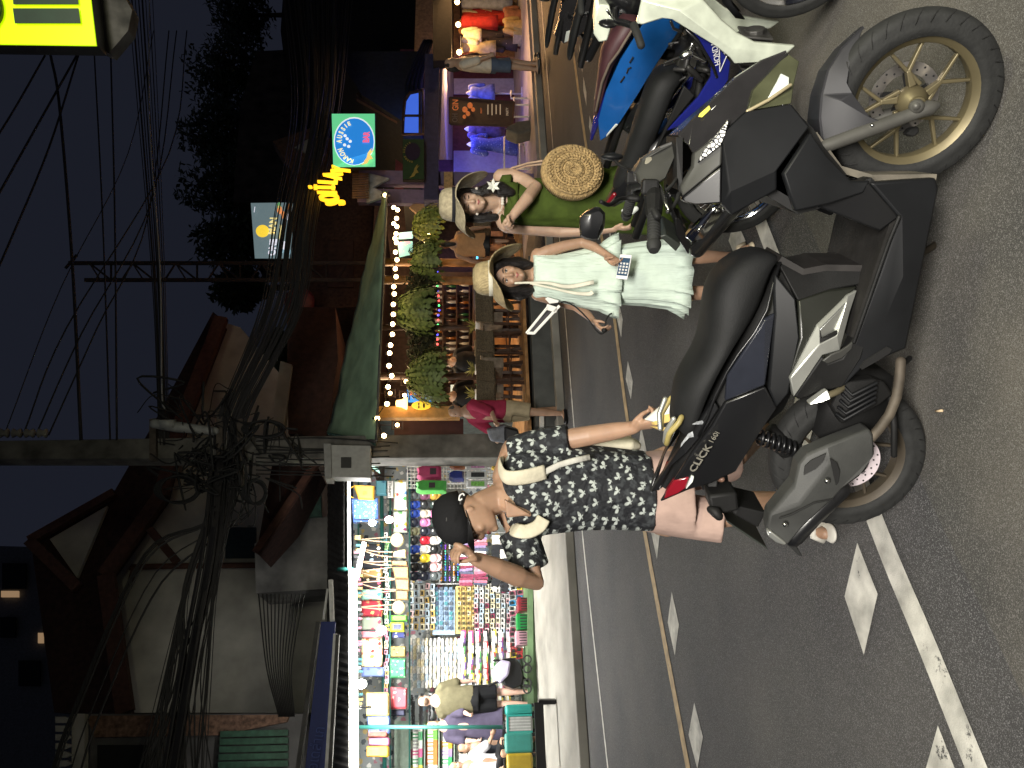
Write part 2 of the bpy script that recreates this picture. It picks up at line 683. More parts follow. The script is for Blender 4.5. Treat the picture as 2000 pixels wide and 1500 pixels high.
class Bike:
    def __init__(s, rear, front, lean, name, label, group=None):
        r, f = G(*rear), G(*front)
        fw = (f - r).normalized()
        left = V((-fw.y, fw.x, 0))
        L = rad(lean)
        up = V((0, 0, 1)) * math.cos(L) + left * math.sin(L)
        lf = up.cross(fw)
        s.M = Matrix(((fw.x, lf.x, up.x, r.x), (fw.y, lf.y, up.y, r.y), (fw.z, lf.z, up.z, r.z), (0, 0, 0, 1)))
        s.Mi = s.M.inverted()
        s.base = (f - r).length
        s.t = thing(name, label, 'motorbike', M=s.M, group=group)

    def p(s, x, y, off):
        """pixel -> local point on the plane off metres to the bike's right"""
        o, d = s.Mi @ CAMP, s.Mi.to_3x3() @ ray(x, y)
        return o + d * ((-off - o.y) / d.y)

    def panel(s, name, verts, faces, m, thick=.02, bevel=.006, parent=None, mirror=True, smooth=False, inner=None):
        """facetted panel. verts {key:(px,py,off)}; right side as seen, left side mirrored.
        faces: lists of keys; the panel is closed by a copy moved inward by thick"""
        keys = list(verts)
        P = [s.p(*verts[k]) for k in keys]
        F = [tuple(keys.index(k) for k in f) for f in faces]
        ret = None
        for sgn in ((1, -1) if mirror else (1,)):
            mb = MB()
            vs = [V((q.x, q.y * sgn, q.z)) for q in P]
            vin = [V((q.x, (q.y + thick) * sgn, q.z)) for q in P]
            n = len(vs)
            fs = list(F) + [tuple(i + n for i in f[::-1]) for f in F]
            ed = {}
            for f in F:
                for i in range(len(f)):
                    ed[(f[i], f[(i + 1) % len(f)])] = 1
            for (a, b) in ed:
                if (b, a) not in ed:
                    fs.append((b, a, a + n, b + n))
            mb.add(vs + vin, fs)
            o = mb.build(name, m, parent or s.t, bevel=bevel, local=True, auto=24)
            ret = ret or o
        return ret

    def poly(s, name, pts, off, m, thick=.02, bevel=.006, parent=None, mirror=True):
        v = {i: (p[0], p[1], p[2] if len(p) > 2 else off) for i, p in enumerate(pts)}
        return s.panel(name, v, [list(range(len(pts)))], m, thick, bevel, parent, mirror)

    def tubes(s, name, paths, m, parent=None, mirror=False, seg=8):
        """paths: (list of (px,py,off), radius)"""
        ret = None
        for sgn in ((1, -1) if mirror else (1,)):
            for pts, r in paths:
                mb = MB()
                P = [s.p(*q) for q in pts]
                mb.tube([V((q.x, q.y * sgn, q.z)) for q in P], r, seg, rnd_cap=True)
                o = mb.build(name, m, parent or s.t, smooth=True, local=True)
                ret = ret or o
        return ret

    def loft(s, name, secs, m, parent=None, bevel=.0, sub=1, smooth=True):
        """secs: list of (px_top, px_bottom, halfwidth_top, halfwidth_bottom): closed body across the bike
        top and bottom pixels are read on the right-hand face"""
        rings = []
        for t, b, wt, wb in secs:
            T, B = s.p(t[0], t[1], wt), s.p(b[0], b[1], wb)
            Mx = (T + B) / 2
            rings.append([V((B.x, -wb, B.z)), V((Mx.x, -max(wt, wb), Mx.z)), V((T.x, -wt, T.z)), V((T.x, -wt * .45, T.z + .012)), V((T.x, wt * .45, T.z + .012)),
                          V((T.x, wt, T.z)), V((Mx.x, max(wt, wb), Mx.z)), V((B.x, wb, B.z))])
        mb = MB()
        mb.rings(rings)
        return mb.build(name, m, parent or s.t, smooth=smooth, local=True, bevel=bevel, sub=sub)


m_rub = mat('rubber', (.011, .0115, .011), .78, noise=.3, nscale=18, bump=.15)
m_gold = mat('gold_alloy', (.155, .13, .072), .48, .55, noise=.12, nscale=6)
m_golddk = mat('brown_alloy', (.055, .044, .030), .55, .3, noise=.2, nscale=6)
m_mblk = mat('matte_black', (.0075, .008, .009), .5, noise=.2, nscale=5, spec=.2)
m_gblk = mat('satin_black', (.008, .0082, .009), .3, noise=.1, nscale=4, coat=.15)
m_plas = mat('grain_plastic', (.008, .008, .008), .6, spec=.25, noise=.2, nscale=9, bump=.12, bscale=300)
m_vinyl = mat('seat_vinyl', (.010, .0105, .0108), .66, spec=.3, noise=.25, nscale=6, bump=.15, bscale=260)
m_silv = mat('silver_paint', (.55, .56, .52), .34, .7, noise=.06)
m_grey = mat('grey_cowl', (.034, .034, .031), .5, noise=.15)
m_shield = mat('shield_grey', (.036, .037, .035), .62, noise=.22, nscale=7, bump=.1, bscale=200)
m_steel = mat('steel', (.55, .55, .54), .25, 1, noise=.1)
m_chrome = mat('chrome', (.75, .75, .75), .1, 1, noise=0)
m_rust = mat('sooty_pipe', (.085, .07, .052), .7, .3, noise=.35, nscale=14)
m_lens = mat('clear_lens', (.62, .66, .62), .12, 0, noise=.1, coat=.6)
m_lensd = mat('lens_olive', (.062, .066, .036), .25, 0, noise=.2, coat=.6)
m_redl = mat('red_lens', (.20, .008, .016), .2, 0, noise=.1, coat=.6)
m_disc = mat('brake_disc', (.40, .38, .37), .3, .9, noise=.15, nscale=30)
m_discp = mat('brake_disc_lit_tone', (.80, .70, .74), .35, .35, noise=.08, nscale=30)  # paler pinkish copy of the disc metal, its lit look put into the colour
m_dark = mat('dark_void', (.006, .006, .006), .8, noise=0)
m_ystk = mat('yellow_sticker', (.75, .66, .10), .5, noise=.05)
m_wht = mat('white_sticker', (.75, .75, .72), .5, noise=.05)


def wheel(bike, c, R, rim_r, tw, m_rim, yaw=0.0, spokes='Y', disc=None, m_spk=None, name='wheel', n=5, disc_side=1, rot0=0.0, arc=None, dm=None):
    """wheel as a part: tyre, rim, spokes, hub, brake disc as sub-parts. c local centre"""
    my = Matrix.Translation(V(c)) @ Matrix.Rotation(yaw, 4, 'Z')
    hub = MB(my)
    hub.lathe([(.0, -.06), (.022, -.06), (.022, -.045), (.038, -.03), (.046, -.008), (.046, .008), (.038, .03), (.022, .045), (.022, .06), (0, .06)], (0, 0, 0), (0, 1, 0), 24)
    root = hub.build(name, m_rim, bike.t, smooth=True, local=True, bevel=.003, angle=40)
    t = MB(my)
    h = tw / 2
    dR = R - rim_r
    prof = []
    for k in range(13):
        a = math.pi * (k / 12)
        prof.append((rim_r + dR * (math.sin(a) ** .75), -h * math.cos(a) * (1.0 if 2 < k < 10 else .82)))
    t.lathe(prof + [(rim_r - .005, 0)], (0, 0, 0), (0, 1, 0), 56, closed=True)
    ty = t.build('tyre', m_rub, root, smooth=True, local=True)
    # tread grooves as raised dark sipes
    g = MB(my)
    for k in range(34):
        a = 2 * math.pi * k / 34
        for sd in (-1, 1):
            pts = []
            for q in range(4):
                aa = a + sd * .02 + q * .045
                ph = math.pi * (.5 + sd * (.10 + .085 * q))
                rr = rim_r + dR * (math.sin(ph) ** .75) - .0008
                yy = -h * math.cos(ph)
                pts.append((rr * math.cos(aa), yy, rr * math.sin(aa)))
            g.tube(pts, [.0012, .0022, .0022, .0010], 4)
    if tw > .09:
        tag(g.build('tread', m_dark, root, local=True), kind='stuff')
    r = MB(my)
    w2 = h * .72
    r.lathe([(rim_r + .012, -w2), (rim_r + .012, -w2 + .006), (rim_r - .004, -w2 + .014), (rim_r - .012, -w2 * .45), (rim_r - .012, w2 * .45), (rim_r - .004, w2 - .014), (rim_r + .012, w2 - .006), (rim_r + .012, w2),
             (rim_r + .002, w2), (rim_r - .02, w2 * .5), (rim_r - .02, -w2 * .5), (rim_r + .002, -w2)], (0, 0, 0), (0, 1, 0), 56, closed=True)
    r.build('rim', m_rim, root, smooth=True, local=True, bevel=.002, angle=35)
    sp = MB(my)
    if spokes == 'Y':
        for k in range(n):
            a = rot0 + 2 * math.pi * k / n
            def P(rr, da, y=0):
                return V((rr * math.cos(a + da), y, rr * math.sin(a + da)))
            sp.bar(P(.045, -.1), P(rim_r * .50, .03), .022, .03, up=(0, 1, 0), w1=.013, h1=.022)
            sp.bar(P(rim_r * .47, .03), P(rim_r - .012, .30), .012, .02, up=(0, 1, 0), w1=.009, h1=.018)
            sp.bar(P(rim_r * .47, .03), P(rim_r - .012, -.28), .012, .02, up=(0, 1, 0), w1=.009, h1=.018)
            sp.bar(P(.05, -.62), P(rim_r * .50, .03), .012, .018, up=(0, 1, 0), w1=.010, h1=.016)
        sp.build('spokes', m_spk or m_rim, root, local=True, bevel=.003)
    else:
        for k in range(36):
            a = 2 * math.pi * k / 36
            sd = 1 if k % 2 else -1
            b = a + (.42 if (k // 2) % 2 else -.42)
            sp.tube([(.03 * math.cos(b), sd * .025, .03 * math.sin(b)), ((rim_r - .02) * math.cos(a), sd * .006, (rim_r - .02) * math.sin(a))], .0018, 4)
        sp.build('spokes', m_steel, root, local=True)
    if disc:
        d = MB(my)
        y = -.055 * disc_side
        d.lathe([(disc, y - .002), (disc, y + .002), (disc - .035, y + .002), (disc - .035, y - .002)], (0, 0, 0), (0, 1, 0), 40, closed=True)
        db = d.build('brake_disc', dm or m_disc, root, local=True)
        q = MB(my)
        for k in range(30):
            a = 2 * math.pi * k / 30
            rr = disc - .009 - .014 * (k % 2)
            q.lathe([(.0034, -.003), (.0034, .003)], (rr * math.cos(a), y - .0006, rr * math.sin(a)), (0, 1, 0), 6)
        q.build('drill_holes', m_dark, root, local=True)
        q = MB(my)
        for k in range(5):
            a = 2 * math.pi * k / 5
            q.bar((.03 * math.cos(a), y, .03 * math.sin(a)), ((disc - .03) * math.cos(a + .25), y, (disc - .03) * math.sin(a + .25)), .014, .004, up=(0, 1, 0))
        q.build('disc_carrier', m_plas, root, local=True)
    return root


# ---- the black scooter in front -------------------------------------------------
B = Bike((1801, 897), (1955, 172), 6.5, 'scooter', 'matte black scooter with gold front wheel standing nearest the camera')
BL = B.base
RR, FR = .270, .262
fa = B.p(1793, 197, 0.0)
ra = B.p(1661, 888, 0.0)
wheel(B, (fa.x, 0, FR), FR, .187, .105, m_gold, yaw=rad(-13), disc=.105, rot0=.35, disc_side=-1)
wheel(B, (ra.x, 0, RR), RR, .190, .125, m_golddk, disc=.098, rot0=.2, dm=m_discp)
fc = V((fa.x, 0, FR))
# seat
B.loft('seat', [((1522, 498), (1532, 512), .055, .06), ((1494, 489), (1519, 520), .085, .09), ((1455, 506), (1509, 560), .105, .115), ((1408, 548), (1497, 610), .12, .14), ((1396, 610), (1473, 650), .125, .15),
                ((1392, 660), (1443, 690), .12, .15), ((1376, 705), (1420, 725), .115, .145), ((1346, 745), (1396, 775), .11, .14), ((1331, 775), (1381, 815), .10, .13), ((1324, 812), (1366, 850), .08, .11), ((1316, 838), (1352, 872), .05, .09)], m_vinyl)
MBk = MB()
se = [B.p(*q) for q in [(1524, 512, .09), (1510, 556, .124), (1498, 606, .146), (1474, 650, .157), (1443, 690, .157), (1420, 726, .15), (1396, 775, .145), (1381, 815, .136), (1364, 852, .116)]]
MBk.tube(se, .005, 6)
MBk.build('seat_piping', m_gblk, [c for c in B.t.children if c.name.startswith('seat')][0], smooth=True, local=True)
# core bodies hidden under the panels so that no gap shows through
B.loft('body_core', [((1532, 520), (1600, 560), .075, .10), ((1510, 575), (1600, 640), .105, .12), ((1470, 655), (1560, 740), .125, .12), ((1425, 735), (1530, 800), .12, .10), ((1385, 805), (1470, 850), .10, .07), ((1340, 880), (1400, 910), .07, .05), ((1300, 955), (1330, 950), .035, .03)], m_plas, sub=0)
B.panel('side_panel', {'a': (1514, 535, .128), 'b': (1554, 583, .165), 'c': (1562, 663, .185), 'd': (1541, 769, .185), 'e': (1517, 797, .175), 'f': (1501, 759, .175), 'g': (1513, 612, .150), 'h': (1511, 560, .135)},
        [['a', 'b', 'h'], ['h', 'b', 'g'], ['b', 'c', 'g'], ['c', 'd', 'f', 'g'], ['d', 'e', 'f']], m_mblk)
B.panel('gloss_panel', {'a': (1514, 612, .152), 'b': (1494, 623, .164), 'c': (1421, 735, .162), 'd': (1416, 784, .15), 'e': (1495, 753, .178)},
        [['a', 'b', 'e'], ['b', 'c', 'e'], ['c', 'd', 'e']], mat('gloss_navy_black', (.018, .020, .028), .22, noise=.1, coat=.4))
B.panel('tail_panel', {'a': (1495, 755, .176), 'b': (1416, 786, .148), 'c': (1392, 830, .135), 'd': (1352, 884, .115), 'e': (1313, 945, .085), 'f': (1290, 981, .05), 'g': (1346, 957, .085), 'h': (1391, 944, .095), 'i': (1437, 922, .105), 'j': (1487, 842, .14), 'k': (1518, 797, .172),
                        'm': (1436, 856, .145), 'n': (1372, 912, .112)},
        [['a', 'b', 'c', 'm'], ['c', 'd', 'n', 'm'], ['d', 'e', 'n'], ['e', 'f', 'g', 'n'], ['n', 'g', 'h'], ['n', 'h', 'i', 'm'], ['m', 'i', 'j'], ['a', 'm', 'j', 'k']], m_gblk)
B.panel('tail_spine', {'a': (1394, 782, .135), 'b': (1357, 838, .112), 'c': (1331, 872, .088), 'd': (1277, 952, .032), 'e': (1270, 964, .02), 'f': (1287, 957, .04), 'g': (1310, 912, .075), 'h': (1341, 887, .098), 'i': (1372, 850, .12), 'j': (1405, 798, .14)},
        [['a', 'b', 'i', 'j'], ['b', 'c', 'h', 'i'], ['c', 'd', 'g', 'h'], ['d', 'e', 'f', 'g']], m_gblk, thick=.03)
B.poly('tail_light', [(1303, 960, .075), (1318, 938, .092), (1347, 931, .103), (1340, 954, .10), (1325, 964, .092), (1297, 976, .065)], .1, m_redl, thick=.03)
B.poly('tail_indicator', [(1343, 949, .106), (1351, 930, .110), (1356, 931, .110), (1353, 942, .11), (1340, 956, .104)], .1, m_lens, thick=.02, bevel=.002)
# grab rail in faded yellow and silver
B.tubes('grab_rail', [([(1302, 866, .07), (1308, 846, .095), (1326, 825, .11), (1331, 815, .10)], .010), ], mat('faded_yellow_rail', (.36, .29, .10), .5, noise=.3), mirror=True)
B.tubes('grab_rail_trim', [([(1299, 862, .06), (1301, 842, .085), (1316, 818, .10)], .009)], m_silv, mirror=True)
for i, pts in enumerate([[(1352, 829, .125), (1377, 829, .13), (1372, 822, .13), (1361, 824, .127)], [(1329, 874, .10), (1331, 866, .10), (1345, 847, .113), (1353, 843, .117), (1355, 853, .117), (1346, 855, .113), (1337, 864, .106)]]):
    B.poly('torn_sticker', pts, .1, mat('peeling_foil', (.4, .42, .44), .4, .3, noise=.45, nscale=60), thick=.004, bevel=0)
# lettering along the tail
a, b = B.M @ B.p(1350, 917, .122), B.M @ B.p(1403, 838, .150)
rt = (b - a).normalized()
upv = (B.M.to_3x3() @ V((0, 0, 1)))
nrm = rt.cross(upv)
mid = (a + b) / 2 + nrm.normalized() * .012
text('CLICK', .034, frame_from(rt, upv + rt * .35, a.lerp(b, .33) + nrm.normalized() * .012), mat('badge_chrome', (.78, .74, .62), .25, .8, noise=.1), B.t, sx=1.25, bold=.0006)
text('160i', .026, frame_from(rt, upv + rt * .35, a.lerp(b, .83) + nrm.normalized() * .008), MATS['badge_chrome'], B.t, sx=1.1)
# under-seat column and centre panels
B.panel('tunnel_panel', {'a': (1527, 507, .075), 'b': (1570, 532, .095), 'c': (1613, 524, .10), 'd': (1682, 525, .105), 'e': (1690, 555, .125), 'f': (1623, 567, .128), 'g': (1559, 588, .150), 'h': (1524, 520, .10)},
        [['a', 'b', 'g', 'h'], ['b', 'c', 'f', 'g'], ['c', 'd', 'e', 'f']], m_plas, thick=.05)
MBx = MB()
q = [B.p(*k) for k in [(1524, 506, .09), (1569, 531, .10), (1613, 523, .105), (1683, 524, .11)]]
MBx.sheet([[p for p in q], [V((p.x + .004, -p.y, p.z)) for p in q]])
MBx.build('tunnel_front', mat('scuffed_tunnel', (.022, .020, .019), .6, spec=.3, noise=.3), B.t, local=True, solid=.02)
B.panel('lower_panel', {'a': (1559, 588, .158), 'b': (1623, 566, .135), 'c': (1676, 560, .13), 'd': (1645, 588, .155), 'e': (1597, 635, .178), 'f': (1542, 737, .19), 'g': (1563, 663, .188)},
        [['a', 'b', 'c', 'd'], ['a', 'd', 'e', 'g'], ['g', 'e', 'f']], mat('olive_black', (.012, .013, .010), .4, noise=.1, coat=.1), thick=.03)
B.panel('silver_panel', {'a': (1674, 567, .14), 'b': (1655, 577, .155), 'c': (1596, 634, .182), 'd': (1543, 739, .198), 'e': (1551, 775, .192), 'f': (1606, 694, .197), 'g': (1640, 685, .19), 'h': (1660, 610, .165),
                          'i': (1601, 643, .20), 'j': (1602, 672, .212), 'k': (1635, 655, .205), 'l': (1653, 590, .172)},
        [['a', 'b', 'l', 'h'], ['b', 'c', 'i', 'l'], ['c', 'd', 'j', 'i'], ['d', 'e', 'f', 'j'], ['j', 'f', 'g', 'k'], ['k', 'g', 'h', 'l']], m_silv, thick=.03, bevel=.003)
B.poly('silver_recess', [(1601, 644, .196), (1653, 591, .170), (1635, 654, .188), (1604, 671, .188)], .19, mat('satin_silver', (.42, .43, .40), .3, .8, noise=.06), thick=.01, bevel=.002)
B.poly('recess_slot', [(1602, 646, .199), (1605, 661, .202), (1635, 646, .20), (1636, 653, .202), (1606, 671, .206), (1601, 664, .203)], .2, m_dark, thick=.008, bevel=0)
B.panel('belly_panel', {'a': (1552, 776, .192), 'b': (1606, 695, .195), 'c': (1618, 710, .20), 'd': (1645, 700, .2), 'e': (1668, 660, .19), 'f': (1700, 640, .19), 'g': (1682, 700, .20), 'h': (1645, 757, .185), 'i': (1590, 770, .175), 'j': (1563, 781, .18)},
        [['a', 'b', 'c', 'i', 'j'], ['c', 'd', 'h', 'i'], ['d', 'e', 'f', 'g'], ['d', 'g', 'h']], m_plas, thick=.05)
B.poly('belly_trim', [(1606, 705, .205), (1624, 692, .207), (1640, 686, .205), (1655, 676, .20), (1668, 665, .196), (1664, 682, .2), (1645, 700, .205), (1617, 711, .207)], .2, m_grey, thick=.01, bevel=.003)
# floorboard skirt
B.panel('floor_skirt', {'a': (1757, 424, .225), 'b': (1699, 357, .235), 'c': (1829, 347, .215), 'd': (1834, 368, .205), 'e': (1800, 532, .21), 'f': (1770, 682, .20), 'g': (1735, 696, .20), 'h': (1682, 722, .195), 'i': (1646, 758, .185), 'j': (1671, 660, .195), 'k': (1722, 520, .205), 'l': (1764, 540, .222), 'm': (1725, 632, .212)},
        [['a', 'b', 'c', 'd'], ['a', 'd', 'e', 'l'], ['a', 'l', 'm', 'k'], ['l', 'e', 'f', 'm'], ['m', 'f', 'g'], ['k', 'm', 'g', 'h', 'j'], ['j', 'h', 'i']], m_mblk, thick=.05, bevel=.008)
B.poly('skirt_vent', [(1734, 678, .218), (1742, 682, .214), (1738, 690, .211), (1712, 706, .209), (1684, 722, .205), (1680, 718, .207), (1690, 705, .212)], .21, m_dark, thick=.008, bevel=0)
B.tubes('floor_edge', [([(1756, 424, .232), (1737, 470, .222), (1720, 518, .212), (1695, 590, .204), (1668, 668, .20)], .006)], m_plas, mirror=True)
fl = MB()
q = [B.p(*k) for k in [(1752, 424, .215), (1721, 516, .20), (1671, 660, .185)]]
fl.sheet([q, [V((p.x, -p.y, p.z)) for p in q]])
fl.build('floorboard', mat('floor_mat', (.015, .014, .013), .8, spec=.2, noise=.25, bump=.2), B.t, local=True, solid=.03)
# leg shield
ls = MB()
q = [B.p(*k) for k in [(1757, 424, .21), (1699, 357, .22), (1592, 400, .20), (1560, 408, .2), (1430, 330, .17)]]
ls.sheet([q, [V((p.x, -p.y, p.z)) for p in q]])
ls.build('leg_shield', m_plas, B.t, local=True, solid=.03)
B.panel('leg_shield_side', {'a': (1591, 401, .215), 'b': (1698, 358, .235), 'c': (1757, 424, .228), 'd': (1719, 452, .215)}, [['a', 'b', 'c', 'd']], m_gblk, thick=.02)
B.panel('front_lower_fairing', {'a': (1584, 259, .21), 'b': (1530, 340, .245), 'c': (1553, 413, .24), 'd': (1620, 399, .245), 'e': (1687, 377, .24), 'f': (1701, 353, .23), 'g': (1663, 353, .225), 'h': (1614, 302, .215), 'i': (1594, 340, .243)},
        [['a', 'b', 'i', 'h'], ['b', 'c', 'd', 'i'], ['h', 'i', 'g'], ['i', 'd', 'e', 'g'], ['g', 'e', 'f']], m_mblk, thick=.03)
B.panel('front_fairing', {'a': (1410, 262, .185), 'b': (1458, 218, .175), 'c': (1546, 203, .165), 'd': (1582, 247, .20), 'e': (1518, 333, .225), 'f': (1518, 371, .232), 'g': (1430, 421, .20), 'h': (1409, 399, .205), 'i': (1413, 292, .205), 'j': (1425, 372, .234), 'k': (1446, 258, .190)},
        [['a', 'b', 'k'], ['b', 'c', 'k'], ['c', 'd', 'k'], ['a', 'k', 'i'], ['k', 'd', 'e', 'j'], ['i', 'k', 'j'], ['i', 'j', 'h'], ['j', 'g', 'h'], ['j', 'e', 'f', 'g']], m_mblk, thick=.03)
# headlight recess and nose
hl = MB()
B.panel('headlight', {'a': (1460, 216, .16), 'b': (1472, 176, .12), 'c': (1538, 104, .04), 'd': (1562, 120, .045), 'e': (1552, 160, .10), 'f': (1546, 202, .155)}, [['a', 'b', 'f'], ['b', 'e', 'f'], ['b', 'c', 'e'], ['c', 'd', 'e']], m_lensd, thick=.03, bevel=.003)
B.poly('headlight_lens', [(1518, 160, .118), (1526, 143, .10), (1542, 151, .10), (1542, 168, .125), (1498, 200, .152), (1493, 204, .15), (1502, 188, .14)], .1, m_lens, thick=.012, bevel=.003)
B.tubes('headlight_trim', [([(1460, 217, .165), (1500, 196, .16), (1544, 166, .14)], .005)], mat('trim_tan', (.42, .36, .22), .4, .3, noise=.1), mirror=True)
B.panel('nose_cowl', {'a': (1325, 266, .085), 'b': (1354, 233, .05), 'c': (1400, 190, .028), 'd': (1440, 152, .02), 'e': (1492, 118, .015), 'f': (1536, 101, .012), 'g': (1506, 158, .07), 'h': (1462, 215, .15), 'i': (1412, 256, .17), 'j': (1354, 300, .14), 'k': (1345, 283, .10), 'l': (1420, 205, .09)},
        [['a', 'b', 'k'], ['b', 'c', 'l', 'k'], ['c', 'd', 'l'], ['d', 'e', 'g', 'l'], ['e', 'f', 'g'], ['l', 'g', 'h'], ['l', 'h', 'i'], ['k', 'l', 'i', 'j']], mat('gloss_black', (.022, .021, .022), .2, noise=.1, coat=.5), thick=.02, bevel=.003)
q = [B.p(*k) for k in [(1325, 266, .085), (1354, 233, .05), (1400, 190, .028), (1440, 152, .02), (1492, 118, .015), (1536, 101, .012)]]
nf = MB()
nf.sheet([q, [V((p.x, -p.y, p.z)) for p in q]])
nf.build('nose_ridge', MATS['gloss_black'], B.t, local=True, solid=.008)
B.poly('yellow_sticker', [(1364, 228, .066), (1367, 222, .062), (1385, 206, .052), (1388, 213, .056), (1371, 229, .072)], .06, m_ystk, thick=.004, bevel=0, mirror=False)
B.poly('white_sticker', [(1389, 214, .064), (1402, 203, .058), (1398, 212, .066), (1390, 219, .069)], .06, m_wht, thick=.004, bevel=0, mirror=False)
B.tubes('headlight_slot', [([(1462, 206, .13), (1478, 176, .108), (1512, 130, .06), (1536, 108, .04)], .006)], m_dark, mirror=True)
# upper side panels with the patterned strip
B.panel('side_cowl', {'a': (1354, 300, .145), 'b': (1412, 256, .18), 'c': (1410, 322, .20), 'd': (1330, 387, .17), 'e': (1327, 366, .15), 'f': (1352, 326, .16)},
        [['a', 'b', 'f'], ['b', 'c', 'd', 'f'], ['f', 'd', 'e']], m_grey, thick=.03)


def zebra():
    m = bpy.data.materials.new('crackle_foil')
    m.use_nodes = True
    nt = m.node_tree
    b = nt.nodes['Principled BSDF']
    b.inputs['Roughness'].default_value = .25
    b.inputs['Metallic'].default_value = .5
    tc = nt.nodes.new('ShaderNodeTexCoord')
    vo = nt.nodes.new('ShaderNodeTexVoronoi')
    vo.feature = 'DISTANCE_TO_EDGE'
    vo.inputs['Scale'].default_value = 75
    r = nt.nodes.new('ShaderNodeValToRGB')
    r.color_ramp.interpolation = 'CONSTANT'
    r.color_ramp.elements[0].color = (.02, .02, .03, 1)
    r.color_ramp.elements[1].position = .10
    r.color_ramp.elements[1].color = (.72, .72, .70, 1)
    nt.links.new(tc.outputs['Object'], vo.inputs['Vector'])
    nt.links.new(vo.outputs['Distance'], r.inputs['Fac'])
    nt.links.new(r.outputs['Color'], b.inputs['Base Color'])
    return m


B.poly('patterned_strip', [(1363, 318, .176), (1372, 298, .178), (1416, 243, .187), (1424, 232, .186), (1416, 266, .196), (1407, 284, .198)], .18, zebra(), thick=.014, bevel=.002)
B.panel('cowl_underside', {'a': (1330, 388, .168), 'b': (1410, 324, .2), 'c': (1409, 398, .21), 'd': (1360, 400, .17), 'e': (1335, 395, .16)}, [['a', 'b', 'c', 'd', 'e']], m_gblk, thick=.04)
q = [B.p(*k) for k in [(1327, 268, .10), (1328, 366, .14), (1400, 380, .16)]]
ds = MB()
ds.sheet([q, [V((p.x, -p.y, p.z)) for p in q]])
ds.build('dash_cover', m_plas, B.t, local=True, solid=.02)
# plastic bag stuffed in the glove box
B.poly('glove_box_bag', [(1386, 396, .19), (1409, 352, .2), (1412, 398, .2), (1395, 400, .2)], .19, mat('yellow_film', (.42, .44, .10), .35, noise=.35, nscale=40, bump=.6, bscale=50), thick=.05, bevel=.01, mirror=False)
# handlebar
hb = B.p(1272, 420, .30)
hz = hb.z
HX = hb.x
B.panel('handlebar_cowl', {'a': (1242, 338, .05), 'b': (1255, 312, .02), 'c': (1290, 290, .012), 'd': (1318, 279, .02), 'e': (1322, 300, .06), 'f': (1300, 350, .10), 'g': (1282, 360, .12), 'h': (1252, 362, .10), 'i': (1280, 332, .08)},
        [['a', 'b', 'i', 'h'], ['b', 'c', 'i'], ['c', 'd', 'e', 'i'], ['i', 'e', 'f', 'g'], ['h', 'i', 'g']], m_grey, thick=.05, bevel=.006)
q = [B.p(*k) for k in [(1242, 338, .05), (1255, 312, .02), (1290, 290, .012), (1318, 279, .02)]]
nf = MB()
nf.sheet([q, [V((p.x, -p.y, p.z)) for p in q]])
nf.build('cowl_top', m_grey, B.t, local=True, solid=.012)
B.poly('cowl_badge', [(1259, 320, .04), (1262, 308, .03), (1273, 306, .03), (1275, 318, .045), (1268, 322, .048)], .04, mat('badge_plate', (.45, .42, .34), .3, .6, noise=.1), thick=.006, mirror=False, bevel=.002)
hbm = MB()
hbm.tube([(HX, -.36, hz - .01), (HX + .04, -.18, hz + .0), (HX + .06, -.06, hz - .02), (HX + .06, .06, hz - .02), (HX + .04, .18, hz), (HX, .36, hz - .01)], .011, 8)
hbr = hbm.build('handlebar', m_plas, B.t, smooth=True, local=True)
for sd in (-1, 1):
    g = MB()
    P0, P1 = (B.p(1277, 412, .285), B.p(1277, 474, .375))
    P0, P1 = V((P0.x, P0.y * -sd, P0.z)), V((P1.x, P1.y * -sd, P1.z))
    P0 = V((P0.x, abs(P0.y) * sd, P0.z))
    P1 = V((P1.x, abs(P1.y) * sd, P1.z))
    g.tube([P0, P1], .017, 14, rnd_cap=False)
    for k in range(9):
        t = .1 + k * .09
        c = P0.lerp(P1, t)
        g.lathe([(.0165, -.003), (.0195, -.002), (.0195, .002), (.0165, .003)], c, (P1 - P0), 14)
    d = (P1 - P0).normalized()
    g.tube([P1, P1 + d * .012, P1 + d * .03], [.021, .021, .014], 12)
    g.build('grip', m_rub, B.t, smooth=True, local=True, bevel=.001)
    g = MB()
    Pi = P0 - d * .045
    g.tube([Pi - d * .03, Pi, P0 + d * .008], [.022, .028, .024], 12, rnd_cap=True)
    g.box(Pi - d * .035 + V((.01, 0, .012)), (.045, .04, .05))
    g.build('switch_housing', m_plas, B.t, smooth=False, local=True, bevel=.008)
    g = MB()
    lv = [Pi + V((.035, 0, .004)), Pi + V((.062, .02 * sd, .0)), P0.lerp(P1, .25) + V((.078, 0, -.004)), P0.lerp(P1, .8) + V((.055, 0, -.004)), P1 + V((.05, 0, -.004))]
    if sd < 0:
        lv = [B.p(1285, 368, .20), B.p(1292, 378, .25), B.p(1297, 402, .30), B.p(1304, 416, .32)]
        lv = [q + V((.01, 0, 0)) for q in lv]
    g.tube(curve_pts(lv, 4), .0065, 7, flat=.6, rnd_cap=True)
    g.build('brake_lever', m_steel, B.t, smooth=True, local=True)
# brake hose
B.tubes('brake_hose', [(([(1304, 414, .30), (1312, 408, .27), (1322, 392, .22), (1326, 378, .18)]), .006), ([(1325, 345, .10), (1312, 362, .2), (1300, 372, .22)], .005)], m_rub)
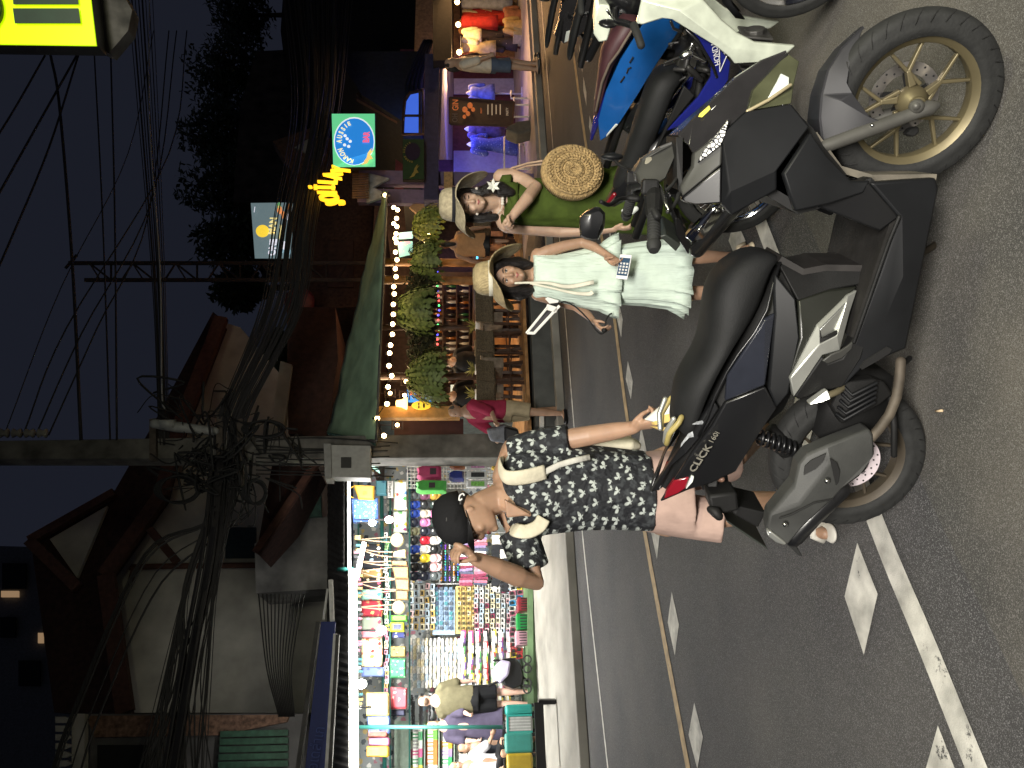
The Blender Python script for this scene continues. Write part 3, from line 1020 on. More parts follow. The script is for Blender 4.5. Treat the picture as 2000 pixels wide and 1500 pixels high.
# mirrors
def mirror(sd):
    def q(x, y, o):
        p = B.p(x, y, o)
        return V((p.x, p.y * (1 if sd > 0 else -1), p.z))
    g = MB()
    ol = [(1132, 423), (1144, 412), (1162, 404), (1172, 405), (1182, 416), (1182, 430), (1180, 446), (1168, 469), (1156, 470), (1143, 467), (1133, 462), (1131, 442)]
    cx, cy = 1156, 437
    rings = []
    for f, off in ((.8, .355), (.97, .358), (1.0, .366), (.9, .385), (.55, .398)):
        rings.append([q(cx + (x - cx) * f + 7 * (f < .6), cy + (y - cy) * f - 6 * (f < .6), off) for x, y in ol])
    g.rings(rings)
    mo = g.build('mirror', m_gblk, B.t, local=True, auto=32)
    g = MB()
    g.tube(curve_pts([q(1172, 408, .37) + V((.02, 0, 0)), q(1190, 400, .33), q(1208, 390, .28), q(1224, 387, .25), q(1250, 389, .25)], 4), [.006] * 10 + [.006] * 3 + [.0095] * 4, 8)
    g.build('mirror_stalk', m_plas, mo, smooth=True, local=True)
mirror(1)
g = MB()
c0 = B.p(1195, 306, -.28)
g.ball(c0, .04, sc3=(.35, .8, 1))
mo = g.build('mirror', m_mblk, B.t, smooth=True, local=True)
g = MB()
g.tube(curve_pts([c0, B.p(1210, 322, -.24), B.p(1228, 330, -.2), B.p(1246, 338, -.1)], 4), .006, 6)
g.build('mirror_stalk', m_plas, mo, smooth=True, local=True)
# front fork and mudguard
g = MB()
A0, A1 = B.p(1826, 207, .075), B.p(1728, 243, .085)
A2 = A1 + (A1 - A0) * 1.55
g.tube([A0, A0.lerp(A1, .12), A0.lerp(A1, .3), A1, A1 + (A1 - A0) * .8, A2], [.016, .024, .019, .021, .021, .02], 12, rnd_cap=True)
g.tube([V((p.x, -p.y + .0, p.z)) for p in [A0, A0.lerp(A1, .12), A1, A2]], [.016, .022, .021, .02], 12, rnd_cap=True)
g.ball(B.p(1790, 208, .09), .022)
g.tube([B.p(1783, 208, .05), B.p(1790, 207, .115)], .011, 8)
g.build('front_fork', mat('fork_grey', (.085, .083, .075), .5, .3, noise=.15), B.t, smooth=True, local=True)
B.panel('front_mudguard', {'a': (1687, 53, .015), 'b': (1645, 95, .03), 'c': (1618, 137, .04), 'd': (1606, 185, .05), 'e': (1602, 232, .055), 'f': (1608, 284, .06), 'g': (1650, 274, .085), 'h': (1698, 261, .095), 'i': (1735, 247, .098), 'j': (1726, 238, .098), 'k': (1699, 228, .09), 'l': (1666, 183, .072), 'm': (1655, 163, .068), 'n': (1661, 125, .06), 'o': (1642, 195, .085)},
        [['a', 'b', 'n'], ['b', 'c', 'm', 'n'], ['c', 'd', 'l', 'm'], ['d', 'e', 'o'], ['d', 'o', 'l'], ['e', 'f', 'g', 'o'], ['o', 'g', 'h', 'k'], ['o', 'k', 'l'], ['k', 'h', 'i', 'j']], mat('guard_grey', (.022, .022, .025), .55, spec=.35, noise=.2, nscale=7), thick=.012, bevel=.003)
q = [B.p(*k) for k in [(1687, 53, .015), (1645, 95, .03), (1618, 137, .04), (1606, 185, .05), (1602, 232, .055), (1608, 284, .06)]]
nf = MB()
nf.sheet([q, [V((p.x, -p.y, p.z)) for p in q]])
nf.build('mudguard_top', MATS['guard_grey'], B.t, local=True, solid=.008)
B.tubes('guard_bolt', [([(1703, 245, .09), (1703, 245, .104)], .007)], m_steel)
B.poly('caliper', [(1780, 250, -.03), (1795, 246, -.03), (1797, 258, -.03), (1786, 268, -.03), (1770, 262, -.03)], .0, m_dark, thick=.04, mirror=False)
# black splash panel behind the front wheel
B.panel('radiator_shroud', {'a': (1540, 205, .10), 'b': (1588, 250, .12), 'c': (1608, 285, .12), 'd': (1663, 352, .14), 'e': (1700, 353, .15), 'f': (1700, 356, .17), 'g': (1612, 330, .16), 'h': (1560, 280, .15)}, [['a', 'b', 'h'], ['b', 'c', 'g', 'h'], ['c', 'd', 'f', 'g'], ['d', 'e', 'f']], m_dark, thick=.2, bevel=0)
q = [B.p(*k) for k in [(1590, 262, .10), (1640, 330, .12), (1702, 348, .17), (1829, 347, .19)]]
nf = MB()
nf.sheet([q, [V((p.x, -p.y, p.z)) for p in q]])
nf.build('front_splash', mat('dusty_plastic', (.10, .088, .068), .8, noise=.3), B.t, local=True, solid=.02)
# engine, exhaust
B.loft('engine', [((1650, 735), (1745, 735), .10, .12), ((1622, 790), (1735, 800), .11, .12), ((1600, 850), (1690, 880), .09, .09), ((1640, 890), (1670, 895), .05, .05)], m_plas, sub=0)
B.panel('fan_cover', {'a': (1644, 747, .16), 'b': (1706, 740, .165), 'c': (1728, 746, .16), 'd': (1744, 770, .15), 'e': (1720, 790, .16), 'f': (1644, 829, .16), 'g': (1622, 792, .15), 'h': (1668, 776, .185)},
        [['a', 'b', 'h'], ['b', 'c', 'h'], ['c', 'd', 'e', 'h'], ['e', 'f', 'h'], ['f', 'g', 'h'], ['g', 'a', 'h']], m_plas, thick=.05, mirror=False)
fins = MB()
for k in range(5):
    x0, y0 = 1650 + 0, 752 + 14 * k
    pa, pb, pc = B.p(1646 - 4 * k + 4, 757 + 13 * k, .176), B.p(1664 - 4 * k, 772 + 12 * k, .196), B.p(1712 - 1 * k, 748 + 9.5 * k, .186)
    fins.tube([pa, pb, pc], .006, 6, rnd_cap=True)
fins.build('cooling_fins', m_mblk, B.t, smooth=True, local=True)
B.tubes('exhaust_pipe', [([(1759, 706, .12), (1757, 740, .14), (1751, 775, .15), (1737, 810, .16), (1715, 840, .165), (1700, 856, .17)], .017)], m_rust)
B.tubes('stand_arm', [([(1740, 778, .13), (1746, 830, .15), (1746, 888, .155)], .011), ([(1776, 700, .05), (1752, 720, .1)], .01)], m_plas)
ex = B.panel('exhaust', {'a': (1698, 838, .19), 'b': (1616, 870, .21), 'c': (1577, 887, .20), 'd': (1560, 907, .20), 'e': (1552, 945, .205), 'f': (1503, 1004, .21), 'g': (1500, 1030, .21), 'h': (1503, 1047, .20), 'i': (1538, 1066, .21), 'j': (1568, 1030, .225), 'k': (1626, 977, .225), 'l': (1645, 955, .225), 'm': (1676, 934, .22), 'n': (1709, 887, .20), 'o': (1706, 849, .19), 'p': (1622, 905, .233), 'q': (1560, 985, .235)},
        [['a', 'b', 'p', 'o'], ['b', 'c', 'd', 'p'], ['d', 'e', 'q', 'p'], ['e', 'f', 'q'], ['f', 'g', 'h', 'q'], ['h', 'i', 'j', 'q'], ['q', 'j', 'k', 'p'], ['p', 'k', 'l', 'n', 'o'], ['l', 'm', 'n']], m_shield, thick=.07, mirror=False, bevel=.008)
B.poly('shield_slot', [(1570, 928, .231), (1572, 911, .229), (1583, 900, .224), (1613, 886, .233), (1606, 903, .24), (1593, 916, .238)], .2, m_dark, thick=.004, parent=ex, mirror=False, bevel=0)
B.poly('shield_slot', [(1621, 895, .246), (1634, 904, .244), (1640, 920, .238), (1638, 942, .232), (1633, 948, .233)], .2, m_dark, thick=.004, parent=ex, mirror=False, bevel=0)
B.tubes('shield_bolt', [([(1615, 939, .24), (1615, 939, .249)], .010), ([(1533, 1024, .228), (1533, 1024, .236)], .010)], m_steel, parent=ex)
B.tubes('shield_seam', [([(1523, 1012, .236), (1545, 1005, .242), (1590, 982, .243), (1626, 975, .231)], .003)], m_dark, parent=ex)
B.tubes('muffler', [([(1550, 1048, .165), (1588, 1006, .165), (1640, 955, .155)], .036)], m_gblk, parent=ex)
B.poly('muffler_cap', [(1500, 1038, .217), (1508, 1040, .22), (1537, 1062, .217), (1534, 1066, .21), (1515, 1060, .205), (1501, 1048, .205)], .21, m_silv, thick=.03, parent=ex, mirror=False)
# passenger footpeg
B.poly('footpeg', [(1579, 788, .20), (1583, 792, .20), (1606, 785, .22), (1624, 780, .22), (1617, 762, .22), (1612, 766, .22)], .2, m_silv, thick=.03, bevel=.004)
B.tubes('footpeg_bracket', [([(1618, 772, .205), (1634, 766, .19), (1646, 757, .17)], .011)], mat('bracket_bronze', (.22, .19, .12), .4, .6), mirror=True)
# shock spring
g = MB()
A0, A1 = B.p(1478, 852, .06), B.p(1560, 880, .06)
pts = []
for k in range(90):
    t = k / 89
    c = A0.lerp(A1, t)
    pts.append(c + V((.026 * math.cos(t * 50), .026 * math.sin(t * 50), 0)))
g.tube(pts, .006, 5)
g.tube([A0, A1], .012, 8)
g.build('shock_absorber', m_gblk, B.t, smooth=True, local=True)
B.loft('rear_hugger', [((1508, 852), (1530, 840), .06, .07), ((1517, 890), (1555, 870), .065, .07), ((1540, 905), (1570, 890), .05, .06)], m_plas, sub=1)
# rear number plate bracket
B.panel('plate_stay', {'a': (1390, 915, .03), 'b': (1404, 920, .05), 'c': (1402, 952, .06), 'd': (1384, 975, .06), 'e': (1382, 936, .05)}, [['a', 'b', 'c', 'd', 'e']], m_plas, thick=.03)
g = MB()
g.rings([[V((p.x, w_ * k, p.z)) for k in (-1, 1)] + [V((p2.x, w_ * k, p2.z)) for k in (1, -1)] for p, p2, w_ in
         ((B.p(1400, 955, .06), B.p(1412, 985, .06), .06), (B.p(1428, 962, .07), B.p(1420, 990, .07), .075), (B.p(1442, 985, .07), B.p(1434, 1003, .07), .085), (B.p(1496, 1000, .08), B.p(1480, 1030, .08), .085))])
g.build('plate_bracket', m_plas, B.t, local=True, bevel=.006)
B.poly('bracket_block', [(1384, 968, .12), (1440, 962, .12), (1444, 998, .12), (1406, 1006, .13), (1388, 998, .13)], .12, m_plas, thick=.1, bevel=.01)
g = MB()
q = [B.p(1420, 1020, .10), B.p(1500, 1074, .10)]
q2 = V((.02, 0, .01))
g.rings([[V((p.x, -.105, p.z)), V((p.x, .105, p.z)), V((p.x, .105, p.z)) + q2 * .6, V((p.x, -.105, p.z)) + q2 * .6] for p in q])
g.build('number_plate', mat('plate_back', (.03, .035, .03), .5), B.t, local=True, bevel=.004)
B.tubes('rear_indicator', [([(1388, 995, .13), (1398, 1000, .145), (1404, 1008, .15)], [.014, .02, .016])], m_plas, mirror=True)
B.tubes('reflector_stub', [([(1406, 936, .06), (1410, 936, .085)], .011)], mat('amber_dull', (.18, .10, .07), .4), mirror=True)
B.poly('mud_flap', [(1538, 1064, .10), (1556, 1068, .10), (1568, 1087, .10), (1560, 1086, .10)], .1, m_rub, thick=.2, mirror=False, bevel=.003)
g = MB()
a, b = B.M @ B.p(1820, 482, -.13), B.p(1820, 482, -.13)
g.tube([B.p(1790, 500, -.10), B.p(1822, 482, -.16), B.p(1834, 470, -.20)], [.012, .012, .016], 8, rnd_cap=True)
g.build('side_stand', m_golddk, B.t, smooth=True, local=True)
# ---- the row of motorbikes behind it ------------------------------------------------


def lpoly(B, name, pts, off, m, thick=.02, both=True, bevel=.004):
    """panel from local (x,z) points at lateral distance off"""
    for sg in ((1, -1) if both else (1,)):
        mb = MB()
        vs = [V((x, -(o[0] if o else off) * sg, z)) for x, z, *o in pts]
        mb.prism(vs, (0, thick * sg, 0))
        mb.build(name, m, B.t, bevel=bevel, local=True, auto=30)


def underbone(B, R, m_body, m_shield_, m_seat, shield=True, body=True, seat=True, bars=True, front=True, yaw=0.0):
    L = B.base
    k = L / 1.22
    wheel(B, (0, 0, R), R, R - .065, .08, m_chrome, spokes='wire', name='wheel')
    if front:
        wheel(B, (L, 0, R), R, R - .06, .075, m_chrome, spokes='wire', name='wheel', yaw=yaw)
    # engine and frame
    e = MB()
    e.lathe([(.0, -.12), (.085, -.12), (.10, -.09), (.10, .09), (.085, .12), (0, .12)], (.42 * k, 0, .34), (0, 1, 0), 20)
    e.lathe([(0, -.10), (.06, -.10), (.07, -.08), (.07, .1), (0, .1)], (.55 * k, 0, .30), (0, 1, 0), 16)
    for q in range(7):
        e.box((.66 * k + .022 * q, 0, .33 + .004 * q), (.010, .15, .13))
    e.tube([(.60 * k, 0, .32), (.84 * k, 0, .36)], .045, 10)
    e.build('engine', mat('engine_grey', (.075, .073, .07), .5, .5, noise=.3, nscale=20), B.t, local=True, auto=35, bevel=.003)
    f = MB()
    f.tube([(-.38 * k, .06, .72), (.1 * k, .07, .66), (.5 * k, .05, .55), (.88 * k, 0, .56), (1.0 * k, 0, .80)], .022, 8)
    f.tube([(-.38 * k, -.06, .72), (.1 * k, -.07, .66), (.5 * k, -.05, .55), (.88 * k, 0, .56)], .022, 8)
    f.tube([(.44 * k, 0, .56), (.42 * k, 0, .34)], .03, 8)
    for sg in (1, -1):
        f.tube([(0, .10 * sg, R), (.40 * k, .08 * sg, .33)], .020, 8)
    f.build('frame', m_plas, B.t, smooth=True, local=True)
    for sg in (1, -1):
        g = MB()
        A0, A1 = V((-.06 * k, .12 * sg, .64)), V((.02, .12 * sg, R + .02))
        g.tube([A0.lerp(A1, t / 60) + V((.024 * math.cos(t * .75), 0, 0)) + V((0, .024 * math.sin(t * .75), 0)) for t in range(61)], .005, 5)
        g.tube([A0, A1], .010, 6)
        g.build('shock_absorber', m_gblk, B.t, smooth=True, local=True)
        if front:
            g = MB()
            g.tube([(L + .015, .075 * sg, R), (L - .12 * k, .075 * sg, .66)], [.022, .018], 10, rnd_cap=True)
            g.build('fork_leg', m_plas, B.t, smooth=True, local=True)
    # rear mudguard
    g = MB()
    rows = []
    for q in range(8):
        a = rad(35 + q * 16)
        c = V((-math.cos(a) * -(R + .045), 0, R + math.sin(a) * (R + .045)))
        rows.append([c + V((0, -.06, -.02)), c + V((0, -.045, .006)), c + V((0, .045, .006)), c + V((0, .06, -.02))])
    g.sheet(rows)
    g.build('rear_mudguard', m_gblk, B.t, smooth=True, local=True, solid=.006)
    if front:
        g = MB()
        rows = []
        for q in range(9):
            a = rad(28 + q * 15)
            c = V((L + math.cos(a) * (R + .035), 0, R + math.sin(a) * (R + .035)))
            rows.append([c + V((0, -.055, -.03)), c + V((0, -.042, .006)), c + V((0, .042, .006)), c + V((0, .055, -.03))])
        g.sheet(rows)
        g.build('front_mudguard', m_mblk, B.t, smooth=True, local=True, solid=.006)
    if seat:
        g = MB()
        g.rings([[V((x, wv * c, z + h * s_)) for c, s_ in ((-1, -.6), (-.95, .4), (-.5, 1), (.5, 1), (.95, .4), (1, -.6))] for x, z, wv, h in
                 ((-.36 * k, .80, .09, .03), (-.2 * k, .79, .12, .04), (.0, .765, .125, .04), (.14 * k, .74, .12, .04), (.3 * k, .73, .105, .04), (.48 * k, .715, .07, .035), (.54 * k, .70, .04, .02))])
        g.build('seat', m_seat, B.t, smooth=True, local=True, sub=1)
    if body:
        lpoly(B, 'body_panel', [(-.52 * k, .84, .03), (-.36 * k, .80, .10), (.0, .745, .13), (.34 * k, .70, .12), (.52 * k, .60, .09), (.36 * k, .52, .10), (.1 * k, .56, .13), (-.25 * k, .68, .12)], .12, m_body, .03)
    if shield:
        lpoly(B, 'leg_shield', [(.62 * k, .30, .16), (.78 * k, .60, .17), (.90 * k, .92, .14), (1.02 * k, .88, .12), (.98 * k, .62, .18), (.86 * k, .30, .17)], .16, m_shield_, .02)
        g = MB()
        g.sheet([[V((x, y, z)) for x, z in ((.66 * k, .33), (.82 * k, .60), (.96 * k, .90))] for y in (-.16, -.05, .05, .16)])
        g.build('leg_shield_back', m_plas, B.t, local=True, solid=.012)
    if bars:
        g = MB()
        g.tube(curve_pts([(.80 * k, -.33, .99), (.88 * k, -.22, 1.0), (.93 * k, 0, .97), (.88 * k, .22, 1.0), (.80 * k, .33, .99)], 4), .010, 8)
        g.build('handlebar', m_plas, B.t, smooth=True, local=True)
        for sg in (1, -1):
            g = MB()
            g.tube([(.855 * k, .25 * sg, 1.0), (.79 * k, .35 * sg, .99)], .017, 10, rnd_cap=True)
            g.build('grip', m_rub, B.t, smooth=True, local=True)
            g = MB()
            g.tube(curve_pts([(.88 * k, .2 * sg, 1.0), (.88 * k, .26 * sg, 1.1), (.86 * k, .31 * sg, 1.16)], 4), .005, 6)
            g.ball((.86 * k, .34 * sg, 1.18), .055, sc3=(.3, 1.1, .8))
            g.build('mirror', m_gblk, B.t, smooth=True, local=True)
        g = MB()
        g.rings([[V((x, wv * c, z + h * s_)) for c, s_ in ((-1, 0), (-.7, .8), (0, 1), (.7, .8), (1, 0), (.6, -.8), (-.6, -.8))] for x, z, wv, h in
                 ((.84 * k, 1.0, .07, .05), (.90 * k, .99, .12, .08), (1.0 * k, .97, .11, .08), (1.05 * k, .95, .06, .05))])
        g.build('headlight_shell', m_shield_, B.t, smooth=True, local=True)
    g = MB()
    g.tube([(.62 * k, -.09, .22), (.45 * k, -.12, .16), (.2 * k, -.15, .2)], .017, 8)
    g.tube([(.2 * k, -.155, .2), (-.05 * k, -.165, .29), (-.36 * k, -.17, .42)], [.03, .045, .04], 12, rnd_cap=True)
    ex_ = g.build('exhaust', mat('dark_chrome', (.10, .10, .10), .2, .9, noise=.1), B.t, smooth=True, local=True)
    return ex_


m_dblue = mat('navy_blue_paint', (.010, .014, .14), .22, noise=.1, coat=.6)
m_lblue = mat('bright_blue_paint', (.010, .10, .36), .25, .15, noise=.08, coat=.6)
m_wpaint = mat('white_paint', (.50, .54, .45), .28, noise=.12, nscale=14, coat=.4)

B2 = Bike((1545, 362), (1688, -95), 7, 'underbone_motorbike', 'white and navy blue motorbike with spoked wheels directly behind the black scooter', 'motorbikes parked in a row at the kerb')
underbone(B2, .285, m_dblue, m_wpaint, m_vinyl, shield=False, body=False, seat=False, bars=False, yaw=rad(-8))
B2.panel('leg_shield', {'a': (1253, 0, .17), 'b': (1243, 46, .19), 'c': (1254, 49, .19), 'd': (1296, 36, .20), 'e': (1312, 38, .205), 'f': (1399, 91, .21), 'g': (1426, 113, .21), 'h': (1435, 125, .205), 'i': (1488, 122, .20), 'j': (1537, 106, .19), 'k': (1554, 90, .18),
                        'l': (1474, 83, .20), 'm': (1440, 65, .20), 'n': (1411, 41, .195), 'o': (1373, 0, .18), 'p': (1330, -60, .15), 'q': (1240, -75, .12), 'r': (1330, 20, .22), 's': (1430, 95, .222)},
         [['a', 'b', 'c', 'd'], ['a', 'd', 'r'], ['d', 'e', 'r'], ['e', 'f', 's', 'r'], ['f', 'g', 's'], ['g', 'h', 's'], ['h', 'i', 's'], ['i', 'j', 'l', 's'], ['j', 'k', 'l'], ['l', 'm', 's'], ['m', 'n', 'r', 's'], ['n', 'o', 'r'], ['o', 'a', 'r'], ['o', 'p', 'q', 'a']], m_wpaint, thick=.025, bevel=.006)
B2.panel('side_cover', {'a': (1300, 257, .12), 'b': (1363, 191, .145), 'c': (1388, 151, .155), 'd': (1389, 126, .16), 'e': (1360, 72, .165), 'f': (1340, 48, .165), 'g': (1400, 88, .175), 'h': (1427, 122, .18), 'i': (1423, 156, .17), 'j': (1404, 187, .16), 'k': (1322, 250, .125)},
         [['a', 'b', 'k'], ['b', 'c', 'j', 'k'], ['c', 'i', 'j'], ['c', 'd', 'h', 'i'], ['d', 'e', 'g', 'h'], ['e', 'f', 'g']], m_dblue, thick=.02)
a, b = B2.M @ B2.p(1401, 117, .185), B2.M @ B2.p(1396, 91, .187)
up2 = B2.M.to_3x3() @ V((0, 0, 1))
rt = (b - a).normalized()
text('HONDA', .034, frame_from(rt, up2, (a + b) / 2 + rt.cross(up2) * .004), mat('decal_white', (.6, .6, .62), .5, noise=.1), B2.t, sx=.8)
B2.tubes('decal_stripe', [([(1405, 97, .184), (1406, 140, .176)], .0022), ([(1419, 110, .186), (1406, 140, .176)], .0022)], MATS['decal_white'])
B2.loft('seat', [((1333, 138, 0), (1340, 160, 0), .05, .06), ((1297, 143, 0), (1330, 172, 0), .085, .10), ((1277, 169, 0), (1322, 190, 0), .105, .115), ((1262, 210, 0), (1310, 222, 0), .115, .12), ((1246, 257, 0), (1298, 250, 0), .115, .12), ((1228, 309, 0), (1274, 305, 0), .10, .11), ((1210, 350, 0), (1250, 352, 0), .08, .09), ((1196, 378, 0), (1225, 384, 0), .04, .05)], m_vinyl)
B2.panel('battery_cover', {'a': (1336, 168, .13), 'b': (1357, 187, .14), 'c': (1303, 254, .125), 'd': (1280, 300, .115), 'e': (1275, 303, .115), 'f': (1312, 222, .13)}, [['a', 'b', 'c', 'f'], ['f', 'c', 'd', 'e']], m_plas)
B2.loft('tail_body', [((1250, 300, 0), (1310, 262, 0), .10, .10), ((1225, 350, 0), (1275, 330, 0), .09, .09), ((1200, 385, 0), (1235, 385, 0), .06, .05), ((1184, 402, 0), (1200, 404, 0), .02, .02)], m_gblk, sub=0)
B2.tubes('tail_light', [([(1188, 396, .03), (1200, 380, .06)], .012)], m_redl)
B2.tubes('rear_indicator', [([(1218, 412, .12), (1230, 414, .14), (1242, 408, .13)], [.012, .024, .014])], m_lens, mirror=True)
B2.poly('number_plate', [(1288, 462, .1), (1300, 458, .1), (1330, 478, .1), (1320, 492, .1)], .1, MATS['plate_back'], thick=.2, mirror=False)
B2.poly('mud_flap', [(1318, 425, .06), (1330, 430, .06), (1352, 486, .06), (1344, 498, .06), (1320, 460, .06)], .06, m_gblk, thick=.12, mirror=False)
ex2 = B2.panel('heat_shield', {'a': (1338, 463, .19), 'b': (1350, 474, .19), 'c': (1375, 467, .195), 'd': (1414, 412, .195), 'e': (1409, 401, .195), 'f': (1393, 406, .20), 'g': (1352, 448, .20), 'h': (1372, 446, .215)},
               [['a', 'b', 'h', 'g'], ['b', 'c', 'h'], ['c', 'd', 'h'], ['d', 'e', 'f', 'h'], ['f', 'g', 'h']], m_chrome, thick=.04, mirror=False, bevel=.008)
B2.tubes('shield_bolt', [([(1400, 411, .2), (1400, 411, .222)], .012), ([(1366, 448, .2), (1366, 448, .226)], .012)], m_steel, parent=ex2)
B2.tubes('footpeg', [([(1336, 110, .2), (1345, 105, .2)], .018), ([(1343, 106, .18), (1352, 86, .18)], .008), ([(1350, 108, .16), (1376, 120, .16)], .009)], m_steel)
B2.tubes('brake_pedal', [([(1340, 58, .15), (1362, 78, .17), (1392, 128, .17), (1400, 150, .16)], .007), ([(1310, 42, .19), (1316, 56, .19), (1330, 62, .19)], .006)], m_gblk)
g = MB()
for k in range(18):
    x, y = 1316 + rnd.random() * 80, 75 + rnd.random() * 130
    p = B2.p(x, y, .06 + rnd.random() * .06)
    q = B2.p(x + rnd.uniform(-26, 26), y + rnd.uniform(-26, 26), .06 + rnd.random() * .08)
    g.tube([p, q], rnd.choice([.006, .010, .014]), 6, rnd_cap=True)
g.build('hoses', mat('engine_black', (.03, .029, .028), .5, .3, noise=.4), B2.t, smooth=True, local=True)
B2.tubes('handlebar', [([(1202, 42, .16), (1215, 44, .19), (1230, 48, .22), (1240, 52, .25)], .014), ([(1200, -30, 0), (1202, 42, .16)], .014)], m_gblk)
B2.tubes('grip', [([(1238, 50, .26), (1246, 70, .31), (1252, 88, .34)], .017)], m_rub, mirror=True)
B2.tubes('mirror_stalk', [([(1202, 42, .18), (1190, 26, .22), (1186, 20, .22)], .006)], m_chrome, mirror=True)
g = MB()
c0 = B2.p(1187, 46, .26)
g.ball(c0, .042, M=None, sc3=(.35, 1, .9))
g.build('mirror', m_gblk, B2.t, smooth=True, local=True)
B2.panel('headlight_shell', {'a': (1170, 8, .10), 'b': (1162, 32, .12), 'c': (1159, 66, .13), 'd': (1170, 83, .13), 'e': (1186, 80, .13), 'f': (1196, 45, .14), 'g': (1190, 10, .12)}, [['a', 'b', 'c', 'd', 'e', 'f', 'g']], m_wpaint, thick=.1)
B2.loft('dash_body', [((1235, -20, 0), (1255, -20, 0), .1, .1), ((1180, -30, 0), (1250, 8, 0), .12, .14), ((1190, 18, 0), (1252, 30, 0), .10, .14)], m_gblk, sub=0)

B3 = Bike((1436, 238), (1535, -140), 6, 'underbone_motorbike', 'bright blue motorbike with maroon seat beyond the white and navy one', 'motorbikes parked in a row at the kerb')
underbone(B3, .285, m_lblue, m_lblue, m_vinyl, body=False, seat=False)
B3.panel('body_panel', {'a': (1172, 276, .05), 'b': (1183, 269, .07), 'c': (1210, 241, .11), 'd': (1243, 190, .135), 'e': (1286, 120, .145), 'f': (1328, 58, .15), 'g': (1331, 36, .15), 'h': (1296, 20, .15), 'i': (1261, 40, .14), 'j': (1211, 118, .13), 'k': (1184, 178, .11), 'l': (1168, 235, .07), 'm': (1215, 178, .15), 'n': (1262, 96, .165)},
         [['a', 'b', 'l'], ['b', 'c', 'm', 'l'], ['c', 'd', 'm'], ['d', 'e', 'n', 'm'], ['e', 'f', 'n'], ['f', 'g', 'n'], ['g', 'h', 'i', 'n'], ['i', 'j', 'm', 'n'], ['j', 'k', 'm'], ['k', 'l', 'm']], m_lblue, thick=.025, bevel=.006)
B3.panel('tail_fin', {'a': (1152, 276, .02), 'b': (1162, 238, .06), 'c': (1183, 178, .10), 'd': (1190, 180, .11), 'e': (1172, 236, .07), 'f': (1158, 274, .03)}, [['a', 'b', 'e', 'f'], ['b', 'c', 'd', 'e']], m_dblue, thick=.02)
B3.poly('tail_light', [(1184, 269, .075), (1200, 252, .10), (1208, 244, .112), (1203, 242, .112), (1184, 264, .078)], .1, m_lens, thick=.02)
B3.loft('seat', [((1240, 30, 0), (1256, 44, 0), .07, .08), ((1212, 50, 0), (1246, 60, 0), .11, .12), ((1180, 108, 0), (1208, 122, 0), .12, .125), ((1176, 128, 0), (1192, 150, 0), .115, .12), ((1166, 212, 0), (1176, 205, 0), .08, .09), ((1160, 232, 0), (1166, 234, 0), .04, .05)], mat('maroon_seat', (.060, .022, .026), .55, noise=.2))
B3.tubes('seat_edge', [([(1240, 50, .13), (1208, 102, .136), (1190, 126, .132), (1176, 160, .12), (1164, 216, .085)], .008)], mat('tan_piping', (.13, .10, .075), .6), mirror=True)
B3.poly('rear_mudguard', [(1210, 250, .06), (1240, 205, .07), (1262, 190, .07), (1250, 230, .06), (1238, 262, .05), (1228, 262, .05)], .06, m_gblk, thick=.12, mirror=False)
a, b = B3.M @ B3.p(1222, 148, .158), B3.M @ B3.p(1243, 106, .168)
B3.tubes('decal', [([(1212, 160, .151), (1216, 155, .152), (1219, 150, .154)], .0045), ([(1224, 143, .156), (1227, 134, .158), (1232, 132, .159)], .004), ([(1230, 122, .16), (1236, 112, .162)], .004)], m_dark)

B4 = Bike((1338, 45), (1400, -310), 6, 'underbone_motorbike', 'dark motorbike partly cut by the frame just beyond the blue one', 'motorbikes parked in a row at the kerb')
underbone(B4, .285, m_gblk, m_gblk, m_vinyl, front=False, body=False)
B5 = Bike((1250, 20), (1300, -330), 6, 'underbone_motorbike', 'glossy black motorbike with clear tail lamps, farthest of the row', 'motorbikes parked in a row at the kerb')
underbone(B5, .285, m_gblk, m_gblk, m_vinyl, body=False, front=False)
B5.panel('body_panel', {'a': (1082, 68, .04), 'b': (1090, 45, .07), 'c': (1097, 8, .10), 'd': (1156, -30, .12), 'e': (1162, 40, .12), 'f': (1138, 64, .11), 'g': (1122, 78, .08), 'h': (1100, 86, .04)}, [['a', 'b', 'g', 'h'], ['b', 'c', 'f', 'g'], ['c', 'd', 'e', 'f']], MATS['gloss_black'], thick=.04)
B5.poly('tail_light', [(1102, 84, .06), (1106, 62, .085), (1116, 58, .09), (1120, 76, .085)], .08, m_lens, thick=.02)
# ---------------------------------------------------------------- people
m_skin = mat('skin', (.45, .30, .215), .5, noise=.1, nscale=9, sss=.12)
m_skin2 = mat('tanned_skin', (.36, .22, .145), .5, noise=.12, nscale=9, sss=.12)
m_skin3 = mat('pale_skin', (.56, .36, .28), .5, noise=.1, nscale=9, sss=.12)
m_hair = mat('black_hair', (.012, .010, .010), .4, noise=.4, nscale=60, bump=.9, bscale=150, stretch=.08)
m_lip = mat('lips', (.34, .10, .09), .45, noise=.05)
m_eye = mat('eye_white', (.62, .58, .54), .3, noise=0)
m_iris = mat('iris', (.012, .008, .006), .2, noise=0)
m_brow = mat('brow', (.05, .032, .026), .8, noise=0)


def face_frame(fwd, up, chin, size):
    f = V(fwd).normalized()
    u = V(up)
    r = f.cross(u).normalized()          # person's right
    u = r.cross(f)
    o = V(chin) - f * .36 * size
    M = Matrix(((r.x, f.x, u.x, o.x), (r.y, f.y, u.y, o.y), (r.z, f.z, u.z, o.z), (0, 0, 0, 1))) @ Matrix.Scale(size, 4)
    return M


